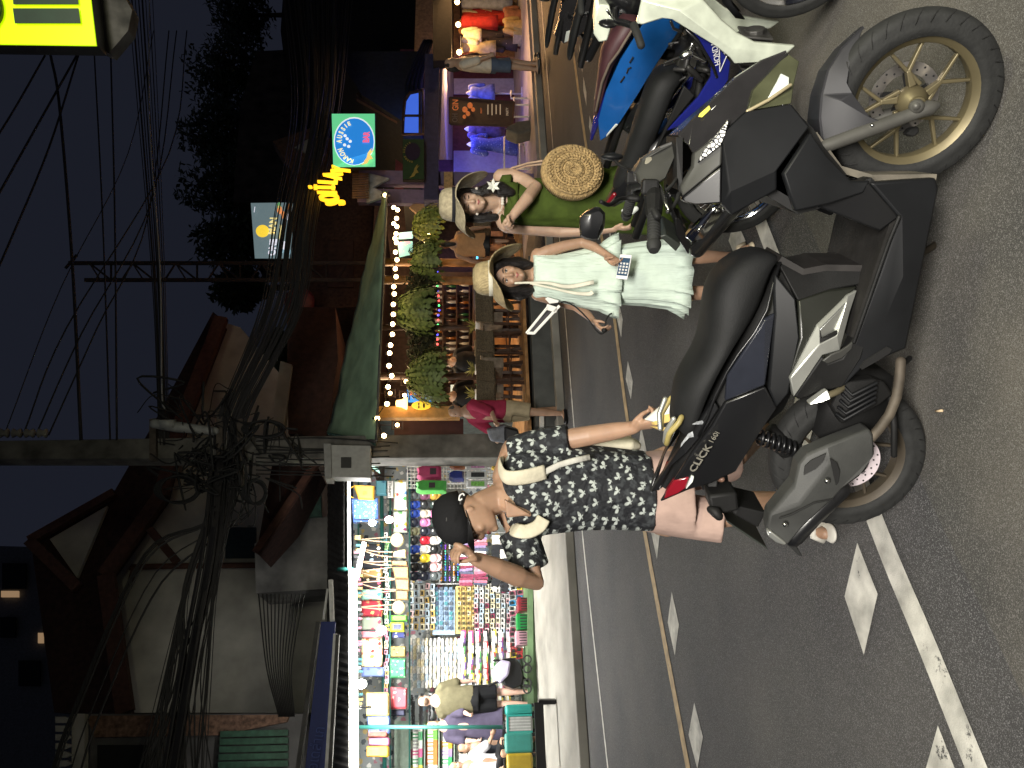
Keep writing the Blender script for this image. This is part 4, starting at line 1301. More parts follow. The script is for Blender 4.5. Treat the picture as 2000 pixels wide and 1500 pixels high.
HEADP = [(-.035, .07, .27, -.02), (.0, .16, .345, .0), (.05, .205, .375, .06), (.12, .25, .38, .16), (.20, .275, .385, .28), (.30, .30, .392, .36), (.40, .312, .388, .42), (.48, .316, .372, .45),
         (.56, .32, .378, .465), (.65, .32, .388, .47), (.74, .312, .375, .465), (.83, .285, .335, .43), (.91, .23, .265, .35), (.965, .15, .165, .23), (.995, .05, .05, .08)]


def add_head(mb, M, female=True):
    rings = []
    for z, w_, f, b in HEADP:
        if female:
            w_ = w_ * (.95 if z < .25 else 1)
        ring = []
        for k in range(28):
            t = 2 * math.pi * k / 28
            c, s_ = math.cos(t), math.sin(t)
            e = .82
            x = w_ * (abs(c) ** e) * (1 if c >= 0 else -1)
            y = (f if s_ > 0 else b) * (abs(s_) ** e) * (1 if s_ >= 0 else -1)
            # eye hollows
            if s_ > .55 and .40 < z < .56 and .05 < abs(x) < .22:
                y -= .03
            ring.append(V((x, y, z)))
        rings.append(ring)
    mb.rings(rings, M)
    mb.tube([(0, .375, .50), (0, .405, .42), (0, .44, .34), (0, .435, .30)], [.028, .036, .052, .045], 10, M, rnd_cap=True)
    for sd in (-1, 1):
        mb.ball((.055 * sd, .385, .305), .038, 8, 6, M)
        mb.ball((.16 * sd, .30, .30), .09, 8, 6, M)
        mb.ball((.335 * sd, -.03, .40), .05, 8, 6, M, (.45, 1, 1.7))
    mb.ball((0, .35, .045), .075, 8, 6, M)
    mb.tube([(-.085, .355, .185), (-.04, .392, .195), (0, .40, .19), (.04, .392, .195), (.085, .355, .185)], [.012, .026, .028, .026, .012], 8, M)
    mb.tube([(-.075, .350, .155), (0, .392, .15), (.075, .350, .155)], [.014, .03, .014], 8, M)


def face_parts(t, M, closed=False, smile=0.0, brow=True, eye=1.0):
    for sd in (-1, 1):
        if not closed:
            g = MB(M)
            g.ball((.125 * sd, .335, .462), .050, 10, 8, None, (1.15, .5, .62 * eye))
            e = g.build('eye', m_eye, t, smooth=True)
            g = MB(M)
            g.ball((.125 * sd, .354, .462), .028, 10, 8, None, (1, .35, 1.05 * eye))
            g.build('iris', m_iris, e, smooth=True)
        g = MB(M)
        z = .462 if not closed else .45
        g.tube([(.065 * sd, .362, z + .012 * (not closed)), (.125 * sd, .372, z + .034 * (not closed)), (.19 * sd, .335, z + .010)], [.007, .012, .006], 6)
        g.build('eyelashes', m_iris, t, smooth=True)
        if brow:
            g = MB(M)
            g.tube([(.06 * sd, .385, .548), (.13 * sd, .38, .570), (.205 * sd, .325, .548)], [.011, .014, .006], 6)
            g.build('eyebrow', m_brow, t, smooth=True)
    g = MB(M)
    s_ = smile
    g.tube([(-.092, .352, .178 + s_), (-.045, .398, .188), (0, .408, .183), (.045, .398, .188), (.092, .352, .178 + s_)], [.008, .020, .022, .020, .008], 8)
    g.tube([(-.08, .352, .165 + s_), (0, .404, .153), (.08, .352, .165 + s_)], [.008, .024, .008], 8)
    g.build('mouth', m_lip, t, smooth=True)


def add_hand(mb, M, curl=.6, size=1.0, side=1, spread=.06, thumb=.6):
    """M: x along the fingers from the wrist, y to the thumb side, z out of the back of the hand. metres"""
    s = size
    mb.tube([(0, 0, 0), (.03 * s, 0, 0), (.07 * s, .002, 0), (.088 * s, .002, 0)], [.026 * s, .032 * s, .040 * s, .036 * s], 12, M, flat=.42, up=(0, 0, 1), rnd_cap=True)
    for i, (y, ln) in enumerate(((.029, .070), (.010, .078), (-.010, .073), (-.028, .058))):
        y *= s
        p = V((.082 * s, y, 0))
        a = spread * (1.2 - i * .8)
        ang = .12
        pts, rs = [p - V((.012 * s, 0, 0)), p], [.0095 * s, .0092 * s]
        for seg_, f in enumerate((.45, .31, .24)):
            ang += curl * (.9 if seg_ == 0 else 1.05) * (1 + .06 * i)
            p = p + V((math.cos(ang), a, -math.sin(ang))).normalized() * ln * s * f
            pts.append(p)
            rs.append((.0088, .0080, .0068)[seg_] * s)
        mb.tube(pts, rs, 8, M, rnd_cap=True)
    pts = [V((.012, .020, -.004)) * s, V((.038, .040, -.012)) * s, V((.062, .050 - .02 * thumb, -.020 - .016 * thumb)) * s, V((.084, .050 - .038 * thumb, -.026 - .026 * thumb)) * s]
    mb.tube(pts, [.013 * s, .0115 * s, .010 * s, .008 * s], 8, M, rnd_cap=True)


def hand_frame(wrist, dirv, thumbdir):
    x = V(dirv).normalized()
    y = (V(thumbdir) - x * V(thumbdir).dot(x)).normalized()
    z = x.cross(y)
    return Matrix(((x.x, y.x, z.x, wrist[0]), (x.y, y.y, z.y, wrist[1]), (x.z, y.z, z.z, wrist[2]), (0, 0, 0, 1)))


def px_rings(mb, secs, Y, seg=36, fold=0.0, nf=9, ph=0.0, cap=True):
    """closed cloth body. sec: (xL,yL,xR,yR,halfdepth,dY,foldamp)"""
    rings = []
    for s in secs:
        xL, yL, xR, yR, hd = s[:5]
        dY = s[5] if len(s) > 5 else 0
        fa = s[6] if len(s) > 6 else fold
        L, R_ = D(xL, yL, Y + dY), D(xR, yR, Y + dY)
        c, hx = (L + R_) / 2, (R_ - L) / 2
        dy = V((0, 1, 0))
        ring = []
        for k in range(seg):
            t = 2 * math.pi * k / seg
            co, si = math.cos(t), math.sin(t)
            e = .85
            q = 1 + fa * (math.sin(nf * t + ph) + .5 * math.sin((nf * 1.7 // 1) * t + 2.1 * ph + 1))
            ring.append(c + hx * (abs(co) ** e) * (1 if co > 0 else -1) * q + dy * hd * (abs(si) ** e) * (1 if si > 0 else -1) * q)
        rings.append(ring)
    mb.rings(rings, cap=cap)


def cloth(name, col, rough=.85, **k):
    return mat(name, col, rough, noise=k.pop('noise', .1), nscale=k.pop('nscale', 14), bump=k.pop('bump', .25), bscale=k.pop('bscale', 70), spec=.2, **k)


# ---- the girl in mint -----------------------------------------------------------
Y = 4.30
t = thing('person', 'girl in mint ruffled dress and straw hat holding a white phone', 'person', G(1452, 535))
mb = MB()
HM = face_frame((.02, -1, .06), (-.03, .05, 1), D(1023, 537, 4.20), .205)
add_head(mb, HM)
nb = HM @ V((0, -.10, .12))
mb.tube([nb, D(1040, 537, 4.33), D(1058, 537, 4.34)], [.042, .042, .06], 12, rnd_cap=True)
mb.tube([D(1050, 574, 4.33), D(1047, 537, 4.34), D(1050, 498, 4.32)], [.040, .05, .040], 10, rnd_cap=True)
mb.tube([D(1060, 537, 4.33), D(1110, 540, 4.33), D(1160, 542, 4.33), D(1215, 540, 4.34)], [.085, .10, .095, .12], 14, rnd_cap=True)
mb.tube([D(1052, 499, 4.31), D(1070, 491, 4.30), D(1105, 480, 4.29), D(1137, 474, 4.28), D(1160, 482, 4.24), D(1188, 499, 4.17)], [.036, .036, .032, .029, .027, .019], 12, rnd_cap=True)
mb.tube([D(1055, 577, 4.33), D(1090, 588, 4.37), D(1125, 598, 4.40), D(1148, 615, 4.34), D(1160, 628, 4.30)], [.035, .033, .029, .025, .018], 12, rnd_cap=True)
add_hand(mb, hand_frame(D(1186, 497, 4.17), D(1210, 520, 4.10) - D(1186, 497, 4.17), (-.3, 0, 1)), .32, .86, thumb=.9)
add_hand(mb, hand_frame(D(1159, 627, 4.30), D(1180, 648, 4.24) - D(1159, 627, 4.30), (.4, -.6, .6)), .42, .86, thumb=.7)
for hipy, kn, an, ft in ((517, (1335, 502, 4.30), (1425, 501, 4.31), (1450, 496)), (560, (1338, 573, 4.33), (1432, 570, 4.36), (1452, 573))):
    hip = D(1215, hipy, 4.33)
    f = G(*ft)
    mb.tube([hip, hip.lerp(D(*kn), .5), D(*kn), D(*kn).lerp(D(*an), .35), D(*an)], [.07, .058, .043, .042, .026], 14, rnd_cap=True)
    a = D(*an)
    mb.tube([a + V((0, .02, -.03)), V((a.x, a.y - .02, .045)), V((f.x, a.y - .10, .030)), V((f.x + .005, a.y - .15, .024))], [.028, .032, .032, .024], 10, rnd_cap=True)
    mb.tube([a, V((a.x, a.y + .01, .05))], [.026, .03], 10, rnd_cap=True)
mb.build('body', m_skin2, t, remesh=.0055, sm=3)
face_parts(t, HM)
m_mint = cloth('mint_gauze', (.55, .65, .57), noise=.06, bump=.9, bscale=75, stretch=.12)
mb = MB()
px_rings(mb, [(1043, 572, 1043, 502, .055, .03), (1040, 580, 1040, 494, .06, .03), (1046, 584, 1045, 492, .075, .03, .01), (1062, 582, 1062, 497, .088, .02, .012), (1085, 588, 1085, 499, .098, .02, .018), (1112, 594, 1112, 494, .105, .02, .022), (1142, 602, 1142, 487, .112, .02, .026),
              (1172, 607, 1172, 479, .118, .02, .03), (1178, 610, 1178, 474, .122, .02, .045), (1190, 614, 1190, 467, .13, .02, .06), (1204, 618, 1204, 462, .14, .02, .11)], Y, 96, nf=13, cap=True)
mb.build('dress_top', m_mint, t, smooth=True)
mb = MB()
px_rings(mb, [(1170, 598, 1170, 484, .10, .02), (1215, 594, 1215, 478, .112, .02, .015), (1260, 596, 1260, 472, .118, .02, .025), (1306, 602, 1306, 468, .122, .02, .03), (1310, 604, 1310, 466, .128, .02, .04), (1322, 606, 1322, 465, .132, .02, .08), (1339, 612, 1339, 460, .140, .02, .12)], Y, 96, nf=15, ph=.7)
mb.build('dress_skirt', m_mint, t, smooth=True)
# hair
mb = MB()
for sd in (-1, 1):
    mb.tube([HM @ V((.05 * sd, .28, .86)), HM @ V((.24 * sd, .24, .70)), HM @ V((.345 * sd, .10, .45)), HM @ V((.35 * sd, .02, .15)), HM @ V((.36 * sd, -.05, -.15)), HM @ V((.34 * sd, -.12, -.34))], [.03, .03, .024, .024, .022, .010], 10, rnd_cap=True)
    mb.tube([HM @ V((.1 * sd, -.1, .86)), HM @ V((.3 * sd, -.15, .5)), HM @ V((.33 * sd, -.25, .1)), HM @ V((.3 * sd, -.3, -.3))], [.05, .055, .06, .03], 10, rnd_cap=True)
mb.tube([HM @ V((0, .0, .86)), HM @ V((0, -.32, .6)), HM @ V((0, -.38, .1)), HM @ V((0, -.36, -.3))], [.06, .07, .075, .03], 12, rnd_cap=True)
mb.build('hair', m_hair, t, remesh=.007, sm=2)


def floppy_hat(t, HM, base, R_, droop, crown_h, crown_r, m, name='hat', band=None, tilt=0, side_bias=0.0, front=0.0, m_under=None, fold=0.0):
    """hat in the head frame; base = height of the brim on the head (units of the head)"""
    Mh = HM @ Matrix.Translation((0, -.03, base)) @ Matrix.Rotation(tilt, 4, 'X')
    s = HM.to_scale().x
    rows = []
    for i in range(11):
        f = i / 10
        row = []
        for k in range(49):
            a = 2 * math.pi * k / 48
            r = (crown_r + (R_ - crown_r) * f)
            c = abs(math.cos(a))
            z = -droop * (f ** 1.6) * (c ** 1.4) * (1 + side_bias * (math.cos(a) > 0) - side_bias * (math.cos(a) < 0)) + front * f * max(0, math.sin(a)) + .03 * f * math.sin(3 * a + 1) + fold * f * f * max(0, math.cos(a - .5)) ** 8
            row.append(Mh @ V((r * math.cos(a) / s, r * 1.06 * math.sin(a) / s, z / s)))
        rows.append(row)
    g = MB()
    g.sheet(rows)
    hat = g.build(name, m, t, smooth=True, solid=.006)
    g = MB(Mh)
    q = crown_r / s
    h = crown_h / s
    g.lathe([(q, -.01), (q * .99, h * .25), (q * .95, h * .55), (q * .82, h * .82), (q * .55, h * .97), (q * .2, h * 1.0), (0, h)], (0, 0, 0), (0, 0, 1), 32)
    g.build('crown', m, hat, smooth=True)
    if band:
        g = MB(Mh)
        g.lathe([(q * 1.0, .0), (q * 1.03, .01), (q * 1.02, h * .22), (q * .98, h * .23)], (0, 0, 0), (0, 0, 1), 32)
        g.build('hat_band', band, hat, smooth=True)
    return hat


def straw(name, col):
    m = mat(name, col, .8, noise=.2, nscale=40)
    nt = m.node_tree
    b = nt.nodes['Principled BSDF']
    wv = nt.nodes.new('ShaderNodeTexWave')
    wv.wave_type = 'RINGS'
    wv.rings_direction = 'Z'
    wv.inputs['Scale'].default_value = 60
    wv.inputs['Distortion'].default_value = 3
    tc = [n for n in nt.nodes if n.type == 'TEX_COORD'][0]
    bp = nt.nodes.new('ShaderNodeBump')
    bp.inputs['Strength'].default_value = .5
    bp.inputs['Distance'].default_value = .004
    nt.links.new(tc.outputs['Object'], wv.inputs['Vector'])
    nt.links.new(wv.outputs['Fac'], bp.inputs['Height'])
    nt.links.new(bp.outputs['Normal'], b.inputs['Normal'])
    return m


m_straw = straw('straw', (.38, .30, .16))
m_felt = straw('sand_straw', (.42, .36, .24))
floppy_hat(t, HM, .82, .185, .13, .115, .098, m_straw, band=cloth('ivory_ribbon', (.62, .60, .50)), side_bias=-.1, front=.035)
# ribbon of the hat down the front
for pts in ([(1005, 553), (1035, 552), (1070, 553), (1110, 560), (1160, 551)], [(1035, 553), (1075, 562), (1120, 572), (1150, 574), (1158, 570)]):
    mb = MB()
    P = curve_pts([D(x, y, 4.205 - .0006 * max(0, x - 1040)) for x, y in pts], 5)
    mb.tube(P, [.006 + .006 * min(1, max(0, (i - 6) / 10)) for i in range(len(P))], 8, flat=.25, up=(0, 1, 0))
    mb.build('ribbon', MATS['ivory_ribbon'], t, smooth=True)
# sandals
for ft, an in (((1450, 496), (1425, 501, 4.31)), ((1452, 573), (1432, 570, 4.36))):
    a = D(*an)
    f = G(*ft)
    mb = MB()
    mb.tube([V((a.x, a.y + .05, .012)), V((a.x, a.y - .04, .012)), V((f.x + .004, a.y - .17, .012))], [.030, .036, .036], 14, flat=.34, up=(0, 0, 1), rnd_cap=True)
    mb.tube([V((f.x - .04, a.y - .09, .02)), V((f.x - .02, a.y - .10, .062)), V((f.x + .02, a.y - .10, .062)), V((f.x + .042, a.y - .09, .02))], .014, 8)
    mb.build('sandal', cloth('cream_leather', (.60, .52, .38)), t, smooth=True)
# phone in her hand
pM = frame_from(D(1222, 500, 4.09) - D(1214, 541, 4.09), D(1205, 516, 4.10) - D(1228, 526, 4.06), D(1218, 521, 4.085))
pt = thing('phone', 'white phone with lit home screen in the girl\'s hand', 'phone', M=pM)
g = MB(pM)
g.box((0, 0, -.004), (.135, .068, .008))
g.build('case', mat('white_plastic', (.72, .72, .72), .3, noise=0), pt, bevel=.003)
g = MB(pM)
g.box((0, 0, .001), (.098, .060, .002))
scr = g.build('screen', mat('phone_screen', (.02, .03, .05), .15, emit=(.04, .12, .20), es=.5, noise=0), pt)
g = MB(pM)
for i in range(4):
    for j in range(3):
        g.box((-.034 + i * .017, -.019 + j * .018, .0026), (.010, .011, .001))
g.build('app_icons', mat('app_icon', (.5, .5, .5), .4, emit=(.6, .55, .5), es=.2, noise=0), scr)
# the white framed clip held on its curved black lead
ct = thing('phone_holder', 'white framed dark panel on a curved black lead held by the girl', 'holder', D(1168, 636, 4.22))
g = MB()
for a, b, w_ in (((1093, 597), (1042, 652), .016), ((1071, 598), (1028, 651), .014), ((1067, 599), (1088, 606), .032), ((1029, 650), (1043, 651), .016)):
    if w_:
        g.bar(D(a[0], a[1], 4.24), D(b[0], b[1], 4.24), w_, .012, up=(0, 1, 0))
g.build('frame', mat('white_frame', (.75, .74, .70), .3, noise=.05), ct, bevel=.003)
g = MB()
g.prism([D(1075, 604, 4.24), D(1088, 607, 4.24), D(1042, 649, 4.24), D(1030, 648, 4.24)], (0, .006, 0))
g.build('dark_panel', mat('smoked_panel', (.05, .045, .05), .3, noise=.1), ct)
g = MB()
g.prism([D(1065, 583, 4.24), D(1070, 580, 4.24), D(1092, 587, 4.24), D(1090, 591, 4.24), D(1074, 593, 4.24)], (0, .02, 0))
g.build('clip', MATS['white_frame'], ct, bevel=.003)
g = MB()
g.prism([D(1074, 593, 4.245), D(1092, 592, 4.245), D(1090, 600, 4.245), D(1078, 600, 4.245)], (0, .02, 0))
g.build('hinge', m_plas, ct, bevel=.003)
g = MB()
g.tube(curve_pts([D(1095, 591, 4.24), D(1105, 590, 4.24), D(1125, 600, 4.24), D(1150, 625, 4.23), D(1164, 645, 4.22), D(1174, 652, 4.22), D(1182, 646, 4.22), D(1183, 628, 4.22), D(1190, 615, 4.22), D(1195, 612, 4.22)], 5), .0045, 6)
g.ball(D(1180, 645, 4.225), .016)
g.build('lead', m_plas, ct, smooth=True)

# ---- the woman in green -----------------------------------------------------------
Y = 4.85
t = thing('person', 'woman in long green dress and wide sand hat with white flower', 'person', G(1385, 400))
mb = MB()
HM = face_frame((-.02, -1, -.02), (.0, 0, 1), D(947, 395, 4.74), .222)
add_head(mb, HM)
mb.tube([HM @ V((0, -.08, .12)), D(970, 394, 4.86), D(990, 394, 4.88)], [.05, .05, .08], 12, rnd_cap=True)
mb.tube([D(985, 436, 4.87), D(975, 410, 4.88), D(975, 380, 4.88), D(985, 350, 4.87)], [.05, .05, .05, .055], 10, rnd_cap=True)
mb.tube([D(1000, 395, 4.88), D(1060, 396, 4.88), D(1130, 396, 4.88), D(1200, 395, 4.88)], [.11, .12, .12, .15], 14, rnd_cap=True)
mb.tube([D(980, 346, 4.86), D(1000, 346, 4.84), D(1025, 354, 4.80), D(1046, 366, 4.74), D(1030, 388, 4.66), D(1003, 420, 4.62)], [.056, .054, .048, .043, .040, .029], 12, rnd_cap=True)
add_hand(mb, hand_frame(D(1004, 419, 4.62), D(990, 440, 4.62) - D(1004, 419, 4.62), (.2, -.6, .8)), 1.0, .98, thumb=1.0)
mb.tube([D(990, 440, 4.88), D(1040, 446, 4.90), D(1095, 452, 4.90), D(1160, 450, 4.86), D(1200, 446, 4.82)], [.05, .045, .04, .036, .026], 12, rnd_cap=True)
add_hand(mb, hand_frame(D(1198, 446, 4.82), D(1225, 446, 4.80) - D(1198, 446, 4.82), (0, -1, 0)), .4, .95)
for yy in (370, 425):
    a = G(1382, yy) + V((0, .08, .08))
    mb.tube([D(1200, yy, 4.9), D(1300, yy, 4.92), a], [.085, .055, .034], 12, rnd_cap=True)
    mb.tube([a + V((0, .02, -.02)), V((a.x, a.y - .06, .05)), V((a.x, a.y - .17, .028))], [.034, .036, .028], 10, rnd_cap=True)
mb.build('body', m_skin, t, remesh=.006, sm=3)
face_parts(t, HM, closed=True, smile=.012)
m_green = cloth('olive_cotton', (.050, .076, .012), noise=.15, bump=.8, bscale=22, stretch=.35)
mb = MB()
px_rings(mb, [(982, 428, 982, 360, .05, .04), (984, 436, 984, 354, .085, .03), (1000, 441, 1000, 352, .115, .02, .008), (1040, 443, 1040, 350, .125, .02, .012), (1090, 444, 1090, 346, .125, .02, .015), (1140, 448, 1140, 336, .14, .02, .02), (1200, 455, 1200, 326, .16, .02, .03), (1270, 460, 1270, 320, .18, .02, .04), (1335, 463, 1335, 316, .20, .02, .05)], Y, 64, nf=8)
mb.build('dress', m_green, t, smooth=True)
mb = MB()
for a, b in (((984, 350), (972, 372)), ((986, 436), (976, 418))):
    mb.tube([D(a[0] + 14, a[1], 4.76), D(a[0], a[1], 4.80), D(b[0], b[1], 4.86)], [.03, .03, .02], 8, flat=.5)
mb.prism([D(985, 356, 4.755), D(1000, 395, 4.725), D(985, 434, 4.755), D(1012, 434, 4.74), D(1012, 356, 4.74)], (0, .03, 0))
mb.build('neckline', m_green, t, smooth=True)
mb = MB()
mb.tube([HM @ V((-.36, -.1, .6)), HM @ V((-.36, -.05, .1)), D(962, 366, 4.78), D(978, 370, 4.74), D(998, 376, 4.735)], [.03, .035, .045, .05, .03], 10, rnd_cap=True)
mb.tube([HM @ V((.36, -.1, .6)), HM @ V((.36, -.08, .1)), D(968, 424, 4.84)], [.03, .03, .025], 10, rnd_cap=True)
mb.tube([HM @ V((-.2, .26, .74)), HM @ V((.0, .36, .78)), HM @ V((.2, .26, .74)), HM @ V((.33, .1, .5))], [.03, .022, .03, .02], 10, rnd_cap=True)
mb.tube([HM @ V((-.2, .26, .74)), HM @ V((-.33, .1, .5))], [.03, .02], 10, rnd_cap=True)
mb.tube([HM @ V((0, -.1, .8)), HM @ V((0, -.35, .4)), HM @ V((-.1, -.35, -.1))], [.08, .08, .06], 10, rnd_cap=True)
mb.build('hair', m_hair, t, remesh=.007, sm=2)
floppy_hat(t, HM, .80, .205, .155, .105, .105, m_felt, band=cloth('black_ribbon', (.02, .02, .025)), side_bias=-.12, fold=.03, front=.02)
g = MB()
fc_ = D(963, 364, 4.67)
for k in range(6):
    a = 2 * math.pi * k / 6
    d = V((math.cos(a), -.25, math.sin(a)))
    s1 = d.cross(V((0, 1, 0))).normalized()
    for sg in (1,):
        vs = [fc_, fc_ + d * .022 + s1 * .011 - V((0, .004, 0)), fc_ + d * .045 - V((0, .012, 0)), fc_ + d * .022 - s1 * .011 - V((0, .004, 0))]
        g.add(vs, [(0, 1, 2), (0, 2, 3)])
g.build('hair_flower', mat('white_petal', (.74, .74, .68), .5, noise=.05), t, solid=.003, bevel=.001)
g = MB()
g.tube(curve_pts([D(972, 368, 4.80), D(980, 385, 4.765), D(982, 395, 4.755), D(979, 408, 4.77), D(972, 418, 4.81)], 5), .003, 6)
for q in (388, 393, 398):
    g.ball(D(981.5, q, 4.75), .011)
g.build('necklace', mat('pearl', (.7, .66, .58), .25, noise=0), t, smooth=True)
for yy, x in ((368, 931), (418, 932)):
    g = MB()
    g.ball(D(x, yy, 4.80), .009)
    g.build('earring', MATS['pearl'], t, smooth=True)
# woven bag
bc = D(1118, 336, 4.60)
bt = thing('straw_bag', 'round woven straw shoulder bag against the green dress', 'bag', bc)
g = MB()
bu = V((.10, 0, 1)).normalized()
br = bu.cross(V((0, -1, 0))).normalized()
RX, RZ = .155, .182


def bagp(r, a, y=0.0):
    return bc + br * RX * r * math.cos(a) + bu * RZ * r * math.sin(a) + V((0, y, 0))


rings = []
for r, y in ((.55, -.055), (.9, -.045), (1.0, -.01), (1.0, .05), (.9, .085), (.5, .095)):
    rings.append([bagp(r, 2 * math.pi * k / 40, y) for k in range(40)])
g.rings(rings)
m_wov = mat('raffia', (.42, .29, .13), .75, noise=.3, nscale=50, bump=.8, bscale=160)
bag = g.build('bag_body', m_wov, bt, smooth=True)
for i, r in enumerate((.12, .22, .32, .42, .52, .62, .72, .81, .90, .97)):
    g = MB()
    n = int(26 + 70 * r)
    y = -.052 - .012 * (1 - r) + (.03 if r > .9 else 0) + .008 * max(0, r - .6)
    pts = [bagp(r * (1 + .02 * math.sin(k * 2.2)), 2 * math.pi * k / n, y - .004 * math.sin(k * 2.0 + i)) for k in range(n + 1)]
    g.tube(pts, [.0075 + .003 * math.sin(k * 2.4 + i) for k in range(n + 1)], 6)
    if i % 3 == 1:
        for k in range(int(20 + 30 * r)):
            a = 2 * math.pi * k / int(20 + 30 * r)
            g.tube([bagp(r - .08, a, y - .008), bagp(r + .08, a + .10, y - .010)], .005, 5)
    g.build('weave_ring', m_wov, bag, smooth=True)
g = MB()
for k in range(96):
    a = 2 * math.pi * k / 96
    g.tube([bagp(1.01, a, -.02), bagp(1.03, a, .02), bagp(1.0, a, .07)], .0055, 5)
g.build('side_weave', m_wov, bag, smooth=True)
g = MB()
g.tube([D(1060, 314, 4.63), D(1030, 319, 4.72), D(1000, 328, 4.82), D(975, 348, 4.90)], .007, 6)
g.tube([D(1062, 320, 4.66), D(1030, 324, 4.74), D(1004, 332, 4.84), D(978, 350, 4.91)], .007, 6)
g.build('strap', mat('cord_tan', (.40, .28, .19), .7), bt, smooth=True)
# ---- the man with the cap -----------------------------------------------------------


def butterfly():
    m = bpy.data.materials.new('butterfly_print')
    m.use_nodes = True
    nt = m.node_tree
    N, L = nt.nodes, nt.links
    b = N['Principled BSDF']
    b.inputs['Roughness'].default_value = .8
    nf_ = N.new('ShaderNodeTexNoise')
    nf_.inputs['Scale'].default_value = 13
    nf_.inputs['Distortion'].default_value = .6
    bf_ = N.new('ShaderNodeBump')
    bf_.inputs['Strength'].default_value = .9
    bf_.inputs['Distance'].default_value = .02
    L.new(nf_.outputs['Fac'], bf_.inputs['Height'])
    L.new(bf_.outputs['Normal'], b.inputs['Normal'])
    tc = N.new('ShaderNodeTexCoord')
    sp = N.new('ShaderNodeSeparateXYZ')
    L.new(tc.outputs['Object'], sp.inputs[0])
    cx = N.new('ShaderNodeCombineXYZ')

    def M_(op, a, b_=None):
        n = N.new('ShaderNodeMath')
        n.operation = op
        for i, q in enumerate((a, b_)):
            if q is None:
                continue
            if isinstance(q, (int, float)):
                n.inputs[i].default_value = q
            else:
                L.new(q, n.inputs[i])
        return n.outputs[0]
    xs = M_('ADD', sp.outputs['X'], M_('MULTIPLY', sp.outputs['Y'], .35))
    L.new(xs, cx.inputs['X'])
    L.new(sp.outputs['Z'], cx.inputs['Y'])
    nz = N.new('ShaderNodeTexNoise')
    nz.inputs['Scale'].default_value = 7
    L.new(tc.outputs['Object'], nz.inputs['Vector'])
    vo = N.new('ShaderNodeTexVoronoi')
    vo.voronoi_dimensions = '2D'
    vo.inputs['Scale'].default_value = 20
    vo.inputs['Randomness'].default_value = .55
    L.new(cx.outputs[0], vo.inputs['Vector'])
    sub = N.new('ShaderNodeVectorMath')
    sub.operation = 'SUBTRACT'
    L.new(cx.outputs[0], sub.inputs[0])
    L.new(vo.outputs['Position'], sub.inputs[1])
    s2 = N.new('ShaderNodeSeparateXYZ')
    L.new(sub.outputs[0], s2.inputs[0])
    sc_ = N.new('ShaderNodeSeparateColor')
    L.new(vo.outputs['Color'], sc_.inputs[0])
    ang = M_('ADD', M_('ARCTAN2', s2.outputs['Y'], s2.outputs['X']), M_('MULTIPLY', M_('SUBTRACT', sc_.outputs['Red'], .5), 1.3))
    r = M_('SQRT', M_('ADD', M_('MULTIPLY', s2.outputs['X'], s2.outputs['X']), M_('MULTIPLY', s2.outputs['Y'], s2.outputs['Y'])))
    # four wings: two large above, two small below
    pet = M_('ABSOLUTE', M_('SINE', M_('MULTIPLY', ang, 2.0)))
    big = M_('ADD', .62, M_('MULTIPLY', .38, M_('SINE', ang)))
    lim = M_('MULTIPLY', M_('MULTIPLY', big, M_('ADD', .16, pet)), .0245)
    lim2 = M_('MULTIPLY', lim, M_('ADD', .75, M_('MULTIPLY', sc_.outputs['Green'], .5)))
    edge = M_('SUBTRACT', lim2, r)
    rp = N.new('ShaderNodeMapRange')
    rp.inputs['From Min'].default_value = 0
    rp.inputs['From Max'].default_value = .007
    L.new(edge, rp.inputs['Value'])
    mx = N.new('ShaderNodeMixRGB')
    rq = N.new('ShaderNodeValToRGB')
    rq.color_ramp.elements[0].position, rq.color_ramp.elements[1].position = .50, .62
    rq.color_ramp.elements[0].color, rq.color_ramp.elements[1].color = (.007, .008, .011, 1), (.030, .034, .038, 1)
    n4 = N.new('ShaderNodeTexNoise')
    n4.inputs['Scale'].default_value = 34
    L.new(tc.outputs['Object'], n4.inputs['Vector'])
    L.new(n4.outputs['Fac'], rq.inputs['Fac'])
    L.new(rq.outputs['Color'], mx.inputs['Color1'])
    mx.inputs['Color2'].default_value = (.42, .46, .43, 1)
    tone = M_('MULTIPLY', rp.outputs['Result'], M_('ADD', .45, M_('MULTIPLY', nz.outputs['Fac'], .9)))
    L.new(tone, mx.inputs['Fac'])
    L.new(mx.outputs['Color'], b.inputs['Base Color'])
    return m


Y = 3.30
t = thing('person', 'man in black cap, butterfly print shirt and pink shorts', 'person', G(1600, 960))
mb = MB()
HM = face_frame((-.86, -.44, -.30), (-.22, -.10, 1), D(971, 1031, 3.22), .232)
add_head(mb, HM, False)
nk = D(1000, 962, 3.32)
mb.tube([HM @ V((0, -.12, .16)), nk], [.062, .064], 12, rnd_cap=True)
mb.tube([D(985, 972, 3.28), D(1010, 990, 3.215), D(1034, 1004, 3.175)], [.058, .045, .012], 12, rnd_cap=True)
mb.tube([D(1018, 1040, 3.30), D(1000, 1000, 3.33), D(992, 930, 3.35), D(1005, 880, 3.36)], [.06, .07, .07, .06], 12, rnd_cap=True)
mb.tube([D(1020, 960, 3.33), D(1130, 955, 3.33), D(1260, 958, 3.34)], [.13, .13, .14], 14, rnd_cap=True)
# left of the picture: raised arm to the cap
mb.tube([D(1012, 1044, 3.28), D(1028, 1085, 3.25), D(1044, 1138, 3.20), D(1012, 1126, 3.14), D(968, 1108, 3.08), D(930, 1092, 3.04)], [.058, .052, .044, .044, .040, .029], 12, rnd_cap=True)
add_hand(mb, hand_frame(D(932, 1092, 3.04), D(900, 1070, 3.00) - D(932, 1092, 3.04), (.5, -.75, .3)), .75, 1.05, thumb=1.0)
